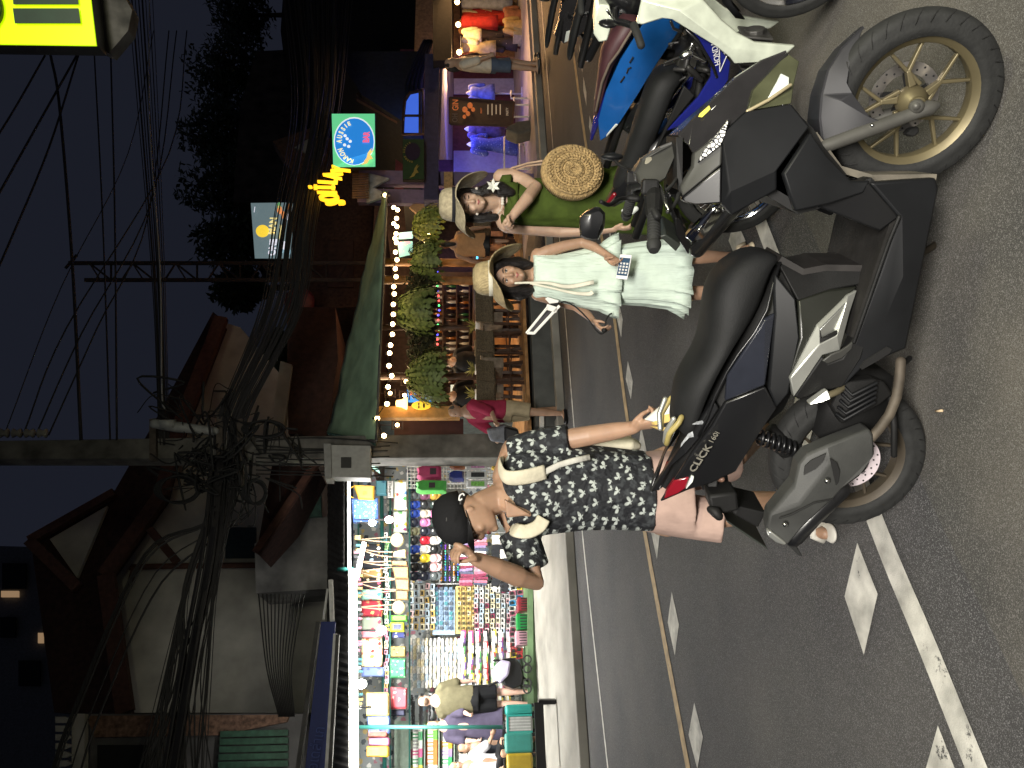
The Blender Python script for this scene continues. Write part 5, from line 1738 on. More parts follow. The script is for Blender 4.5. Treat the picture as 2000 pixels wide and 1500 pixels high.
# right of the picture: arm down to the cloth on the seat
mb.tube([D(1005, 882, 3.33), D(1060, 866, 3.30), D(1110, 858, 3.27), D(1155, 850, 3.24), D(1200, 842, 3.18), D(1238, 835, 3.12)], [.056, .052, .046, .043, .038, .028], 12, rnd_cap=True)
add_hand(mb, hand_frame(D(1236, 835, 3.12), D(1278, 826, 3.06) - D(1236, 835, 3.12), (.3, -.6, .6)), .75, 1.05, thumb=.9)
mb.tube([D(1300, 1005, 3.34), D(1430, 1000, 3.24), D(1470, 985, 3.27), D(1520, 983, 3.30), D(1592, 1012, 3.33)], [.10, .062, .060, .054, .034], 14, rnd_cap=True)
a = D(1592, 1014, 3.33)
f = G(1624, 1042)
mb.tube([a + V((0, .02, -.03)), V((a.x, a.y, .06)), V((f.x, f.y + .06, .04)), V((f.x, f.y, .028))], [.038, .04, .036, .028], 10, rnd_cap=True)
mb.tube([D(1300, 915, 3.36), D(1410, 900, 3.42), D(1435, 888, 3.44), D(1470, 858, 3.70), D(1492, 835, 3.95)], [.10, .068, .060, .052, .034], 14, rnd_cap=True)
a = D(1492, 835, 3.95)
f = G(1512, 812)
mb.tube([a, V((a.x + .03, a.y, .05)), V((f.x + .02, a.y - .02, .035)), V((f.x + .07, a.y - .03, .026))], [.035, .04, .036, .026], 10, rnd_cap=True)
mb.build('body', m_skin2, t, remesh=.006, sm=3)
face_parts(t, HM)
m_bf = butterfly()
mb = MB()
px_rings(mb, [(984, 1010, 976, 925, .07, .03), (990, 1024, 982, 905, .10, .02), (1006, 1046, 996, 880, .12, .0, .006), (1040, 1048, 1035, 868, .14, .0, .01), (1080, 1042, 1080, 868, .145, .0, .012), (1130, 1036, 1130, 869, .145, .0, .014), (1190, 1034, 1190, 874, .15, .01, .016), (1240, 1036, 1240, 880, .15, .01, .02), (1268, 1037, 1262, 883, .152, .01, .025)], Y, 48, nf=7)
mb.tube([D(1010, 1036, 3.28), D(1020, 1062, 3.26), D(1030, 1090, 3.24), D(1038, 1112, 3.22)], [.085, .085, .082, .080], 16)
mb.tube([D(1000, 886, 3.34), D(1040, 874, 3.31), D(1085, 865, 3.285), D(1112, 861, 3.27)], [.075, .075, .074, .074], 16)
mb.build('shirt', m_bf, t, remesh=.007, sm=4)
mb = MB()
mb.prism([D(985, 975, 3.14), D(1038, 1006, 3.145), D(990, 1012, 3.15)], (0, .03, .0))
mb.build('open_collar', m_skin2, t, bevel=.008)
m_pink = cloth('dusty_pink', (.41, .29, .245), noise=.08, bump=.7, bscale=16, stretch=.5)
mb = MB()
px_rings(mb, [(1255, 1036, 1250, 884, .145, .02), (1290, 1042, 1285, 880, .155, .02, .01), (1340, 1050, 1335, 880, .165, .02, .015)], Y, 40, nf=6)
mb.tube([D(1320, 1004, 3.32), D(1370, 1012, 3.28), D(1414, 1018, 3.25)], [.10, .098, .096], 18)
mb.tube([D(1320, 920, 3.36), D(1380, 912, 3.40), D(1428, 902, 3.45)], [.10, .097, .088], 18)
mb.build('shorts', m_pink, t, remesh=.008, sm=4)
# cap
m_cap = cloth('black_cap', (.010, .010, .011), noise=.1)
mb = MB(HM @ Matrix.Translation((0, -.04, .55)) @ Matrix.Diagonal((.99, 1.36, 1.14, 1)))
mb.lathe([(.36, -.04), (.365, .1), (.345, .24), (.28, .36), (.17, .44), (.03, .47), (0, .47)], (0, 0, 0), (0, -.05, 1), 32)
cap = mb.build('cap', m_cap, t, smooth=True)
mb = MB()
rows = []
for i in range(7):
    f_ = i / 6
    rows.append([HM @ V((.33 * math.sin(a) * (1 - .12 * f_), .30 * math.cos(a) + .03 + f_ * .36 * math.cos(a) ** .5 if True else 0, .60 - .09 * math.sin(a) ** 2 - .05 * f_)) for a in [rad(-85 + 170 * k / 16) for k in range(17)]])
mb.sheet(rows)
mb.build('cap_brim', m_cap, cap, smooth=True, solid=.006)
g = MB()
g.tube(curve_pts([D(903, 974, 3.15), D(897, 977, 3.15), D(898, 968, 3.15), D(904, 964, 3.155), D(907, 968, 3.155)], 4), .0035, 6)
g.build('cap_emblem', m_wht, cap, smooth=True)
g = MB()
g.box((0, 0, 0), (.014, .004, .022), frame_from((1, .3, 0), (0, 0, 1), D(872, 1015, 3.07)))
g.build('cap_tag', m_grey, cap)
mb = MB()
mb.tube([HM @ V((.14, -.31, .48)), HM @ V((.0, -.36, .40)), HM @ V((-.14, -.31, .48))], [.026, .03, .026], 10, rnd_cap=True)
for sd in (-1, 1):
    mb.tube([HM @ V((.31 * sd, -.06, .60)), HM @ V((.30 * sd, -.2, .50)), HM @ V((.2 * sd, -.36, .42))], [.007, .014, .018], 8, rnd_cap=True)
mb.build('hair', m_hair, t, remesh=.007, sm=2)
# glasses
g = MB(HM)
for sd in (-1, 1):
    ring = [(.13 * sd + .085 * math.cos(q), .42 - .05 * abs(.13 * sd + .085 * math.cos(q)), .455 + .065 * math.sin(q)) for q in [2 * math.pi * k / 16 for k in range(17)]]
    g.tube(ring, .010, 6)
    g.tube([(.21 * sd, .40, .475), (.33 * sd, .2, .48), (.34 * sd, -.04, .47)], .010, 6)
g.tube([(-.05, .43, .465), (.05, .43, .465)], .010, 6)
g.build('glasses', mat('glasses_frame', (.02, .018, .016), .3, noise=0), t, smooth=True)
# back pack with cream straps
m_cream = cloth('cream_canvas', (.56, .52, .40), noise=.12)
bt = thing('backpack', 'cream canvas backpack worn by the man in the butterfly shirt', 'backpack', D(1150, 930, 3.52))
for pts, w_ in (([(985, 905, 3.34), (976, 910, 3.24), (985, 930, 3.17), (1005, 934, 3.145), (1035, 930, 3.13), (1065, 922, 3.135)], .034), ([(1000, 1030, 3.24), (1010, 1036, 3.145), (1030, 1038, 3.135), (1052, 1028, 3.14), (1062, 1012, 3.145)], .030)):
    mb = MB()
    P = curve_pts([D(*q) for q in pts], 5)
    mb.tube(P, w_, 10, flat=.25, up=(0, 1, .2), rnd_cap=False)
    mb.build('strap', m_cream, bt, smooth=True)
mb = MB()
mb.tube([D(1062, 923, 3.135), D(1092, 908, 3.14), D(1120, 900, 3.145), D(1152, 893, 3.15)], .013, 8, flat=.4, up=(0, 1, 0))
mb.build('webbing', cloth('pale_webbing', (.5, .49, .44)), bt, smooth=True)
mb = MB()
px_rings(mb, [(1120, 862, 1124, 855, .05, .20), (1130, 876, 1140, 856, .12, .20), (1165, 882, 1180, 852, .15, .22, .03), (1215, 884, 1225, 850, .16, .22, .05), (1240, 878, 1242, 858, .12, .22)], 3.25, 24, nf=5)
mb.tube([D(1010, 960, 3.55), D(1100, 955, 3.58), D(1220, 955, 3.56)], [.10, .15, .15], 14, rnd_cap=True)
mb.build('bag_body', m_cream, bt, remesh=.009, sm=3)
# cloth in his hand, on the seat
ct = thing('cleaning_cloth', 'white and yellow cloth held by the man on the scooter seat', 'cloth', D(1300, 815, 2.98))
for pts, m_ in (([(1262, 820), (1325, 768), (1335, 790), (1322, 806), (1285, 826)], mat('white_rag', (.66, .64, .58), .9, noise=.1)), ([(1275, 812), (1330, 800), (1334, 818), (1280, 832)], mat('yellow_rag', (.56, .40, .13), .9, noise=.15)), ([(1272, 832), (1318, 836), (1322, 845), (1290, 840)], MATS['yellow_rag'])):
    g = MB()
    q = [D(x, y, 3.0 - .0008 * (x - 1262)) for x, y in pts]
    g.prism(q, (0, .025, .008))
    g.build('rag', m_, ct, bevel=.006)
g = MB()
for k, (x, y) in enumerate(((1618, 1038), (1508, 818))):
    pass
a = G(1624, 1040)
mb = MB()
mb.tube([V((a.x + .02, a.y + .16, .016)), V((a.x + .01, a.y + .05, .016)), V((a.x, a.y - .03, .016))], [.038, .045, .042], 14, flat=.36, up=(0, 0, 1), rnd_cap=True)
mb.tube([V((a.x - .042, a.y + .03, .02)), V((a.x - .02, a.y + .03, .07)), V((a.x + .02, a.y + .03, .07)), V((a.x + .045, a.y + .03, .02))], .016, 8)
mb.build('sandal', mat('white_sandal', (.6, .58, .52), .6), t, smooth=True)
# ---------------------------------------------------------------- far side: the souvenir stall
UP = V((0, 0, 1))


def F(x, y, d):
    """frame on the plane d behind the kerb: x along the street, y up, z towards the road"""
    return frame_from(TT, UP, S(x, y, d))


def printm(name, bgc, pal, scale=9, thr=.32, rough=.85):
    m = bpy.data.materials.new(name)
    m.use_nodes = True
    nt = m.node_tree
    N, L = nt.nodes, nt.links
    b = N['Principled BSDF']
    b.inputs['Roughness'].default_value = rough
    tc = N.new('ShaderNodeTexCoord')
    vo = N.new('ShaderNodeTexVoronoi')
    vo.inputs['Scale'].default_value = scale
    L.new(tc.outputs['Object'], vo.inputs['Vector'])
    nz = N.new('ShaderNodeTexNoise')
    nz.inputs['Scale'].default_value = scale * 3
    L.new(tc.outputs['Object'], nz.inputs['Vector'])
    sp = N.new('ShaderNodeSeparateColor')
    L.new(vo.outputs['Color'], sp.inputs[0])
    r = N.new('ShaderNodeValToRGB')
    r.color_ramp.interpolation = 'CONSTANT'
    for i, c in enumerate(pal):
        e = r.color_ramp.elements[i] if i < 2 else r.color_ramp.elements.new(i / len(pal))
        e.position = i / len(pal)
        e.color = (*lin(c), 1)
    L.new(sp.outputs['Red'], r.inputs['Fac'])
    ad = N.new('ShaderNodeMath')
    ad.operation = 'MULTIPLY_ADD'
    ad.inputs[1].default_value = .5
    L.new(nz.outputs['Fac'], ad.inputs[0])
    L.new(vo.outputs['Distance'], ad.inputs[2])
    lt = N.new('ShaderNodeMath')
    lt.operation = 'LESS_THAN'
    lt.inputs[1].default_value = thr + .25
    L.new(ad.outputs[0], lt.inputs[0])
    mx = N.new('ShaderNodeMixRGB')
    mx.inputs['Color1'].default_value = (*lin(bgc), 1)
    L.new(lt.outputs[0], mx.inputs['Fac'])
    L.new(r.outputs['Color'], mx.inputs['Color2'])
    L.new(mx.outputs['Color'], b.inputs['Base Color'])
    MATS[name] = m
    return m


def one(mb, name, m, label, cat, group=None, M=None, **k):
    """a thing that is a single mesh; local frame M"""
    o = mb.build(name, m, **k)
    if M is not None:
        o.matrix_basis = M
    return tag(o, label, cat, group)


m_white = mat('white_wall', (.62, .62, .60), .8, noise=.08)
m_tin = mat('corrugated_tin', (.055, .053, .05), .6, .3, noise=.35, nscale=5)
m_wmetal = mat('white_enamel', (.62, .62, .58), .5, noise=.12)
st = thing('market_stall', 'brightly lit souvenir stall with white beam and tin awning', 'stall', S(1036, 1250, 2.6))
g = MB()
g.prism([S(690, 872, 4.6), S(690, 1560, 4.6), S(1036, 1560, 4.6), S(1036, 872, 4.6)], TN * .08)
g.build('back_wall', printm('stall_back', '#8f9494', ['#d9d9d4', '#8fa3b5', '#3b4048', '#b59f6a', '#a86f7d', '#d8d6cf', '#50585f'], 9, .42), st)
g = MB()
a, b = S(690, 878, 4.6), S(1040, 878, 4.6)
g.prism([a, b, b - TN * 1.9, a - TN * 1.9], TT * .05)
mat('teal_frame', (.02, .13, .11), .5, noise=.1)
g.build('side_wall', mat('side_sheet', (.05, .06, .055), .7, noise=.3), st)
g = MB()
g.bar(S(689, 1112, 1.7), S(692, 1600, 1.7), .13, .13)
g.build('beam', mat('beam_paint', (.30, .30, .28), .6, noise=.2), st, bevel=.02)
g = MB()
rows = []
for i in range(61):
    t = i / 60
    a, b = S(684, 1115 + 500 * t, 1.66), S(640 - 6 * t, 1100 + 500 * t, 3.0)
    o = TN * (.035 if i % 2 else -.035)
    rows.append([a + o, b + o])
g.sheet(rows)
g.build('tin_awning', m_tin, st, solid=.006)
g = MB()
rows = []
for i in range(31):
    t = i / 30
    a, b = S(672, 935 + 180 * t, 1.75), S(640, 900 + 200 * t, 3.0)
    o = TN * (.03 if i % 2 else -.03)
    rows.append([a + o, b + o])
g.sheet(rows)
g.build('tin_awning', m_tin, st, solid=.006)
g = MB()
g.prism([S(684, 880, 1.8), S(688, 1600, 1.8), S(690, 1600, 4.7), S(684, 880, 4.7)], UP * .05)
g.build('ceiling', m_white, st)
g = MB()
for y in (1112, 1420):
    g.tube([S(690, y, 2.4), S(1040, y, 2.4)] if y > 1400 else [S(689, y, 1.7), S(660, y, 1.8)], .03, 8)
for x in (700, 762, 800):
    g.tube([S(x, 930, 3.5), S(x, 1560, 3.5)], .016, 6)
g.tube([S(745, 940, 3.6), S(752, 1560, 3.6)], .035, 8)
g.build('rails', MATS['teal_frame'], st, smooth=True)
g = MB()
g.prism([S(1030, 1000, 2.55), S(1031, 1600, 2.55), S(1044, 1600, 2.55), S(1040, 1000, 2.55)], TN * .06)
g.build('plinth', m_floorg, st)
for i, y in enumerate((1000, 1180, 1360, 1520)):
    p = S(698, y, 1.45)
    lamp_area('stall_light', p, p - UP * 1.5 + TN * 2.4, 1.7, 108, (1.0, .98, .93), .3, 160)
for y in (1060, 1280, 1480):
    p = S(694, y, 1.2)
    lamp_area('stall_spill', p, p - UP * 2 - TN * 1.3, 1.8, 52, (1.0, .98, .95), .3, 150)
m_bulb = mat('bulb_glow', (1, 1, 1), .3, emit=(1, .97, .9), es=22, noise=0)
for x, y, r in ((727, 1021, .055), (760, 1015, .06), (745, 1231, .07), (737, 1381, .075), (706, 1336, .07)):
    t = thing('hanging_bulb', 'glaring white bulb hanging under the stall roof', 'lamp', S(x, y, 2.3), 'bulbs under the stall roof')
    g = MB()
    g.ball(S(x, y, 2.3), r, sc3=(1, 1, 1.15))
    g.build('bulb', m_bulb, t, smooth=True)
    g = MB()
    g.tube([S(x, y, 2.3) + UP * r, S(x, y, 2.3) + UP * (r + .05), S(692, y, 2.3)], [.02, .02, .006], 6)
    g.build('cord', m_plas, t, smooth=True)
t = thing('tube_lamp', 'white fluorescent tube slanting under the stall roof', 'lamp', S(705, 1095, 2.0))
g = MB()
g.tube([S(697, 1128, 1.9), S(712, 1062, 2.6)], .03, 8)
g.build('tube', m_bulb, t, smooth=True)
g = MB()
g.bar(S(694, 1130, 1.92), S(709, 1060, 2.62), .05, .03)
g.build('fitting', m_wmetal, t)


# caps on three rails
m_net = mat('rack_grey', (.30, .30, .30), .6, noise=.2)
g = MB()
for x in (802, 818, 838, 857):
    g.bar(S(x, 944, 3.85), S(x + 2, 1140, 3.85), .03, .02)
for y in (944, 1040, 1140):
    g.bar(S(798, y, 3.87), S(1000, y, 3.87), .03, .02, up=(1, 0, 0))
one(g, 'display_rack', m_net, 'grey wire rack holding caps and sunglasses', 'rack')
capc = {'navy': '#1d2233', 'grey': '#4b5254', 'royal blue': '#1c3a8c', 'olive': '#6f6f55', 'charcoal': '#24272a', 'orange': '#c96a3c', 'plum': '#6d3f58', 'ivory': '#cfc8b4', 'pink': '#cf7fae', 'red': '#c01e33', 'yellow': '#d9c034', 'black': '#121214', 'mustard': '#b18d3a', 'pale pink': '#d6a8ab', 'white': '#d8d4cc', 'dark green': '#2c3b36'}
grid = [['navy', 'grey', 'royal blue', 'royal blue', 'navy', 'olive', 'charcoal', 'royal blue', 'black', 'black', 'navy'], ['orange', 'plum', 'charcoal', 'ivory', 'pink', 'navy', 'red', 'white', 'yellow', 'black', 'navy'], ['grey', 'mustard', 'dark green', 'pink', 'dark green', 'charcoal', 'white', 'black', 'pale pink', 'pale pink', 'grey']]
proto = None
for i, row in enumerate(grid):
    for j, cn in enumerate(row):
        x, y = 809 + 19.5 * i, 952 + 17.4 * j
        M = F(x, y, 3.72)
        m_ = mat('cap_' + cn.replace(' ', '_'), capc[cn], .8, noise=.08)
        lab = f'{cn} baseball cap hanging in the {("top", "middle", "bottom")[i]} row of the cap rack'
        if proto is None:
            proto = thing('baseball_cap', lab, 'cap', M=M)
            g = MB(M)
            g.lathe([(.080, 0), (.083, .03), (.07, .07), (.04, .095), (0, .10)], (0, .0, .0), (0, .35, 1), 14)
            g.build('cap_crown', m_, proto, smooth=True)
            g = MB(M)
            g.sheet([[V((.07 * math.sin(a) * (1 + .1 * f), -.06 * math.cos(a) - .075 * f * math.cos(a) ** .6, .04 + .03 * f - .03 * f * math.sin(a) ** 2)) for a in [rad(-80 + 20 * k) for k in range(9)]] for f in (0, .5, 1)])
            g.build('cap_visor', m_, proto, smooth=True, solid=.004)
            g = MB(M)
            g.box((0, .02, .095), (.035, .03, .006))
            g.build('cap_badge', m_wht, proto)
            proto['group'] = 'caps on the cap rack'
        else:
            dup(proto, M, lab, mats={'cap_crown': m_, 'cap_visor': m_})
# sunglasses in rows
proto = None
lens = [('blue', (.02, .09, .5)), ('orange', (.6, .2, .03)), ('black', (.02, .02, .02)), ('green', (.02, .3, .2)), ('silver', (.5, .5, .55)), ('violet', (.2, .05, .5))]
for i in range(5):
    for j in range(15):
        x, y = 862 + 8.2 * i, 985 + 10.4 * j
        if y > 1140 or (i == 4 and j < 7):
            continue
        M = F(x, y, 3.78)
        cn, c = lens[(i * 5 + j * 3 + (j > 8)) % 6 if j > 5 else (2 if (i + j) % 3 else 4)]
        m_ = mat('shades_' + cn, c, .12, .3, noise=0, coat=.5)
        lab = f'{cn} lensed sunglasses in row {i + 1} of the sunglasses rack'
        lab = f'{cn} lensed sunglasses in the {("first", "second", "third", "fourth", "lowest")[i]} row under the caps'
        if proto is None:
            proto = thing('sunglasses', lab, 'sunglasses', M=M, group='sunglasses on the rack')
            for sx in (-1, 1):
                g = MB(M)
                g.ball((.023 * sx, 0, .01), .021, 10, 6, None, (1.0, .85, .35))
                g.build('lens', m_, proto, smooth=True)
            g = MB(M)
            g.bar((-.046, .012, 0), (.046, .012, 0), .006, .008)
            g.build('spectacle_frame', m_dark, proto)
        else:
            dup(proto, M, lab, mats={'lens': m_})


def grid_things(name, cat, group, label, rows, cols, x0, y0, dx, dy, size, cols_, d=3.8, jit=.0, extra=None, rough=.5):
    """rows x cols of one small kind of ware; cols_: list of (colour word, hex)"""
    pr = None
    for i in range(rows):
        for j in range(cols):
            x, y = x0 + dx * i + rnd.uniform(-jit, jit) * dx, y0 + dy * j + rnd.uniform(-jit, jit) * dy
            cn, c = rnd.choice(cols_)
            m_ = mat('ware_' + cn.replace(' ', '_'), c, rough, noise=.25, nscale=30)
            M = F(x, y, d) @ Matrix.Rotation(rnd.uniform(-.12, .12) * (jit > 0), 4, 'Z')
            lab = label.replace('#', cn)
            if pr is None:
                g = MB()
                w_, h, t_ = size
                g.box((0, 0, 0), (w_, h, t_))
                if extra == 'card':
                    g.cur = 1
                    g.box((0, h * .05, t_ * .6), (w_ * .62, h * .45, t_ * .5))
                    g.box((0, h * .43, t_ * .5), (w_ * .8, h * .1, t_ * .4))
                elif extra == 'roll':
                    g.v, g.f, g.mi = [], [], []
                    g.tube([(-w_ / 2, 0, 0), (-w_ * .2, h * .06, .01), (w_ * .2, -h * .05, .01), (w_ / 2, 0, 0)], [h * .42, h * .5, h * .5, h * .4], 8)
                o = g.build(name, [m_, m_dark] if extra == 'card' and cat != 'pack' else ([m_, m_wht] if extra == 'card' else m_), bevel=.002)
                o.matrix_basis = M
                pr = tag(o, lab, cat, group)
            else:
                o = pr.copy()
                COL.objects.link(o)
                o.matrix_basis = M
                o['label'] = lab
                o.material_slots[0].link = 'OBJECT'
                o.material_slots[0].material = m_


W = [('white', '#d8d6d0'), ('pale grey', '#a8a9a8'), ('ice blue', '#a9bccb'), ('cream', '#d4c9a8'), ('blush', '#cfa9ac')]
grid_things('trinket_card', 'trinket', 'trinket cards on the left board', '# trinket card hanging on the upper charm board', 5, 7, 803, 1146, 10.5, 13, (.105, .08, .012), W + [('gold', '#b79a55')], jit=.1, extra='card')
grid_things('bracelet_bundle', 'bracelets', 'bracelet bundles in columns', '# bundle of bracelets stacked in the bracelet columns', 13, 7, 802, 1254, 7.9, 13.6, (.125, .062, .05), [('white', '#d2d2cc'), ('pale grey', '#8d8f8e'), ('ice blue', '#8fa3b8'), ('cream', '#c9c0a2')], jit=.08, extra='roll')
g = MB()
g.prism([S(845, 1152, 3.9), S(845, 1240, 3.9), S(888, 1240, 3.9), S(888, 1152, 3.9)], -TN * .02)
one(g, 'charm_board', mat('blue_board', '#8fa6bf', .5, noise=.1), 'pale blue board covered with small blue charms', 'board')
for bx, nm, lab, c in ((848, 'magnet', '# magnet on the pale blue board', [('navy', '#2b3f58'), ('teal', '#2f6f78'), ('grey blue', '#5c7389'), ('steel', '#3b4652')]), (893, 'keyring', '# keyring on the gold keyring board', [('gold', '#a3863f'), ('bronze', '#77623a'), ('olive', '#7c7746'), ('cream', '#c8b98c')])):
    grid_things(nm, nm, nm + 's on their board', lab, 4, 9, bx + 4, 1150, 9.5, 9.6, (.062, .058, .02), c, d=3.84, extra='card' if nm == 'keyring' else None)
g = MB()
g.prism([S(890, 1145, 3.9), S(890, 1238, 3.9), S(925, 1238, 3.9), S(925, 1145, 3.9)], -TN * .02)
one(g, 'keyring_board', mat('gold_board', '#b9a466', .5, noise=.2), 'gold backed board of small round keyrings', 'board')
grid_things('hair_clip', 'clip', 'hair clips beside the gold board', '# hair clip card beside the gold keyring board', 7, 10, 930, 1145, 10.5, 9.6, (.08, .07, .02), W + [('wine', '#7c2f4a')], jit=.1, extra='card')
grid_things('toy_pack', 'pack', 'toy packs below the trinkets', '# toy pack on the crowded lower panel', 7, 13, 904, 1238, 15, 10.5, (.13, .085, .03), [('yellow', '#cdbb3a'), ('magenta', '#b33f7d'), ('green', '#4d9a4e'), ('white', '#d5d2ca'), ('purple', '#6b4a8c'), ('black', '#22242a'), ('red', '#b0353a')], jit=.12, extra='card')
grid_things('necklace_card', 'jewellery', 'dark jewellery cards', '# jewellery card on the dark jewellery panel', 9, 7, 806, 1362, 17, 8, (.13, .06, .02), [('black', '#16181c'), ('charcoal', '#2b2e33'), ('silver', '#8a8d90')], jit=.08, extra='card')
grid_things('scarf', 'scarf', 'folded scarves on the low rail', '# scarf hanging folded behind the man', 2, 18, 912, 1046, 26, 5.6, (.05, .24, .03), [('rose', '#b5687f'), ('lilac', '#8c7ba5'), ('wine', '#7a2c45'), ('white', '#cfc8c4'), ('slate', '#4a4f66'), ('pink', '#c78b9a')], jit=.1)
grid_things('flip_flop', 'sandal', 'black and white flip flops', '# flip flop on the lowest rack', 2, 12, 968, 1050, 17, 9.2, (.09, .15, .03), [('black', '#141416'), ('white', '#c9c7c2'), ('black', '#141416')], jit=.1)
grid_things('coin_purse', 'purse', 'small purses strung under the upper rail', '# coin purse strung between the hanging cloths', 1, 40, 755, 1046, 10, 8.4, (.065, .06, .03), [('wine', '#7c2f4a'), ('mustard', '#b18d3a'), ('teal', '#2f7f78'), ('cream', '#d4c9a8'), ('rose', '#c0687f'), ('leaf green', '#5f9a4a'), ('white', '#d8d6d0')], d=2.95, jit=.25, extra='card')
grid_things('souvenir_box', 'box', 'souvenir boxes along the floor', '# souvenir box low on the stall floor', 2, 24, 1002, 1046, 13, 10.2, (.085, .11, .06), [('white', '#d8d6d0'), ('red', '#b0353a'), ('sky blue', '#3b8fc4'), ('yellow', '#cdbb3a'), ('pale grey', '#a8a9a8'), ('rose', '#c0687f')], d=3.5, jit=.12, extra='card')
grid_things('key_chain', 'key chain', 'key chains strung along the roof rail', '# key chain hanging close under the roof', 1, 40, 700, 1046, 10, 8.6, (.04, .10, .02), [('white', '#d8d6d0'), ('gold', '#b79a55'), ('rose', '#c0687f'), ('teal', '#2f7f78'), ('black', '#16181c')], d=2.7, jit=.3)
# shelf of packs on the left
g = MB()
g.prism([S(770, 1408, 4.2), S(770, 1600, 4.2), S(1000, 1600, 4.2), S(1000, 1408, 4.2)], TN * .04)
for x in (800, 828, 856, 886, 916, 950, 985):
    g.prism([S(x, 1412, 4.2), S(x, 1600, 4.2), S(x, 1600, 3.8), S(x, 1412, 3.8)], -UP * .02)
one(g, 'shelf_unit', mat('sage_shelf', '#7f8f80', .6, noise=.1), 'sage green shelves of packets at the stall\'s left end', 'shelves')
PK = [('lime green', '#5fc23a'), ('orange', '#e0701f'), ('sky blue', '#3b8fc4'), ('magenta', '#d0407f'), ('yellow', '#dccb3c'), ('white', '#dadbd4'), ('amber', '#dd9a22'), ('violet', '#8a78a8'), ('emerald', '#2f8f55')]
for i, seq in enumerate((['white', 'emerald', 'white', 'magenta', 'emerald', 'yellow'], ['lime green', 'lime green', 'orange', 'orange', 'orange', 'white'], ['sky blue', 'white', 'amber', 'violet', 'emerald', 'violet'], ['white', 'white', 'white', 'white', 'white', 'white'], ['white', 'lime green', 'lime green', 'yellow', 'orange', 'lime green'], ['white', 'yellow', 'sky blue', 'yellow', 'violet', 'yellow'])):
    for j, cn in enumerate(seq):
        c = dict(PK)[cn]
        g = MB()
        w_ = 15.5 * .0092
        g.box((0, 0, 0), (w_, .19, .12))
        g.cur = 1
        for q in (-.05, 0, .05):
            g.box((q, .02, .061), (.028, .09, .004))
        one(g, 'packet', [mat('pack_' + cn.replace(' ', '_'), c, .35, noise=.06), m_wht if cn != 'white' else MATS['ware_pale_grey']], f'{cn} packet on the {("top", "second", "third", "fourth", "fifth", "lowest")[i]} sage shelf', 'packet', 'packets on the sage shelves', F(814 + 29 * i, 1421 + 16.5 * j, 3.98), bevel=.004)


# hanging cloths, bags
def hang(name, cat, label, poly, d, m_, thick=.03, group=None, handles=None, bulge=.05, hm=None, deco=None):
    t = thing(name, label, cat, S(*poly[0], d), group)
    P = [S(x, y, d) for x, y in poly]
    c = sum(P, V()) / len(P)
    g = MB()
    n = len(P)
    back = [p + TN * thick for p in P]
    mid = [c.lerp(p, .82) - TN * bulge for p in P]
    g.add(P + back + mid, [(i, (i + 1) % n, (i + 1) % n + n, i + n) for i in range(n)] + [tuple(range(n, 2 * n))] + [(i, (i + 1) % n, (i + 1) % n + 2 * n, i + 2 * n) for i in range(n)] + [tuple(range(2 * n, 3 * n))])
    o = g.build(cat.replace(' ', '_') + '_body', m_, t, bevel=.008, auto=40)
    if handles:
        for hpts in handles:
            g = MB()
            g.tube(curve_pts([S(x, y, d - .02) for x, y in hpts], 4), .010, 6)
            g.build('handle', hm or m_, t, smooth=True)
    if deco:
        for nm, q, mm in deco:
            g = MB()
            g.prism([S(x, y, d) - TN * (bulge + .006) for x, y in q], TN * .012)
            g.build(nm, mm, t)
    return t


pr = [('#16181f', ['#c96a7a', '#e0ded4', '#8aa0b5', '#b08f5a'], 1062, 1112, 'black cloth with small pastel elephants'), ('#8d7446', ['#cbb98c', '#6b5a38', '#e0d6b4'], 1113, 1128, 'golden brown floral cloth'), ('#1f1719', ['#b8475c', '#d9cda4'], 1129, 1150, 'black cloth with pink flowers'),
      ('#7fae9d', ['#3f7d95', '#b53c44', '#e2e0c0'], 1151, 1172, 'sea green elephant print cloth'), ('#8f1f30', ['#c7b05f', '#4f6f3a', '#d77a52'], 1173, 1204, 'dark red cloth with yellow parrots'), ('#7c8577', ['#b3344a', '#c9d3c4', '#8fb7a8'], 1205, 1232, 'grey green cloth with red elephants'),
      ('#c77f8c', ['#5f7f63', '#e3cfc0'], 1233, 1246, 'pink leaf print cloth'), ('#d8d2a8', ['#8f2f2c', '#6f7f3f', '#a8552f'], 1247, 1302, 'cream cloth with maroon elephants'), ('#6d7fb8', ['#cfd4ea', '#4a5690'], 1303, 1322, 'blue check cloth')]
for i, (bgc, pal, y0, y1, lab) in enumerate(pr):
    x1 = 748 if i != 8 else 752
    hang('printed_cloth', 'cloth', lab + ' hung from the stall rail', [(706, y0), (706, y1), (x1 - 2, y1), (x1, (y0 + y1) / 2), (x1 - 2, y0)], 3.2, printm('print_%s' % lab.split(' cloth')[0].replace(' ', '_'), bgc, pal, 10, .3), bulge=.04)
m_sbag = straw('bag_straw', (.33, .22, .10))
m_sbag2 = straw('pale_bag_straw', (.50, .43, .25))
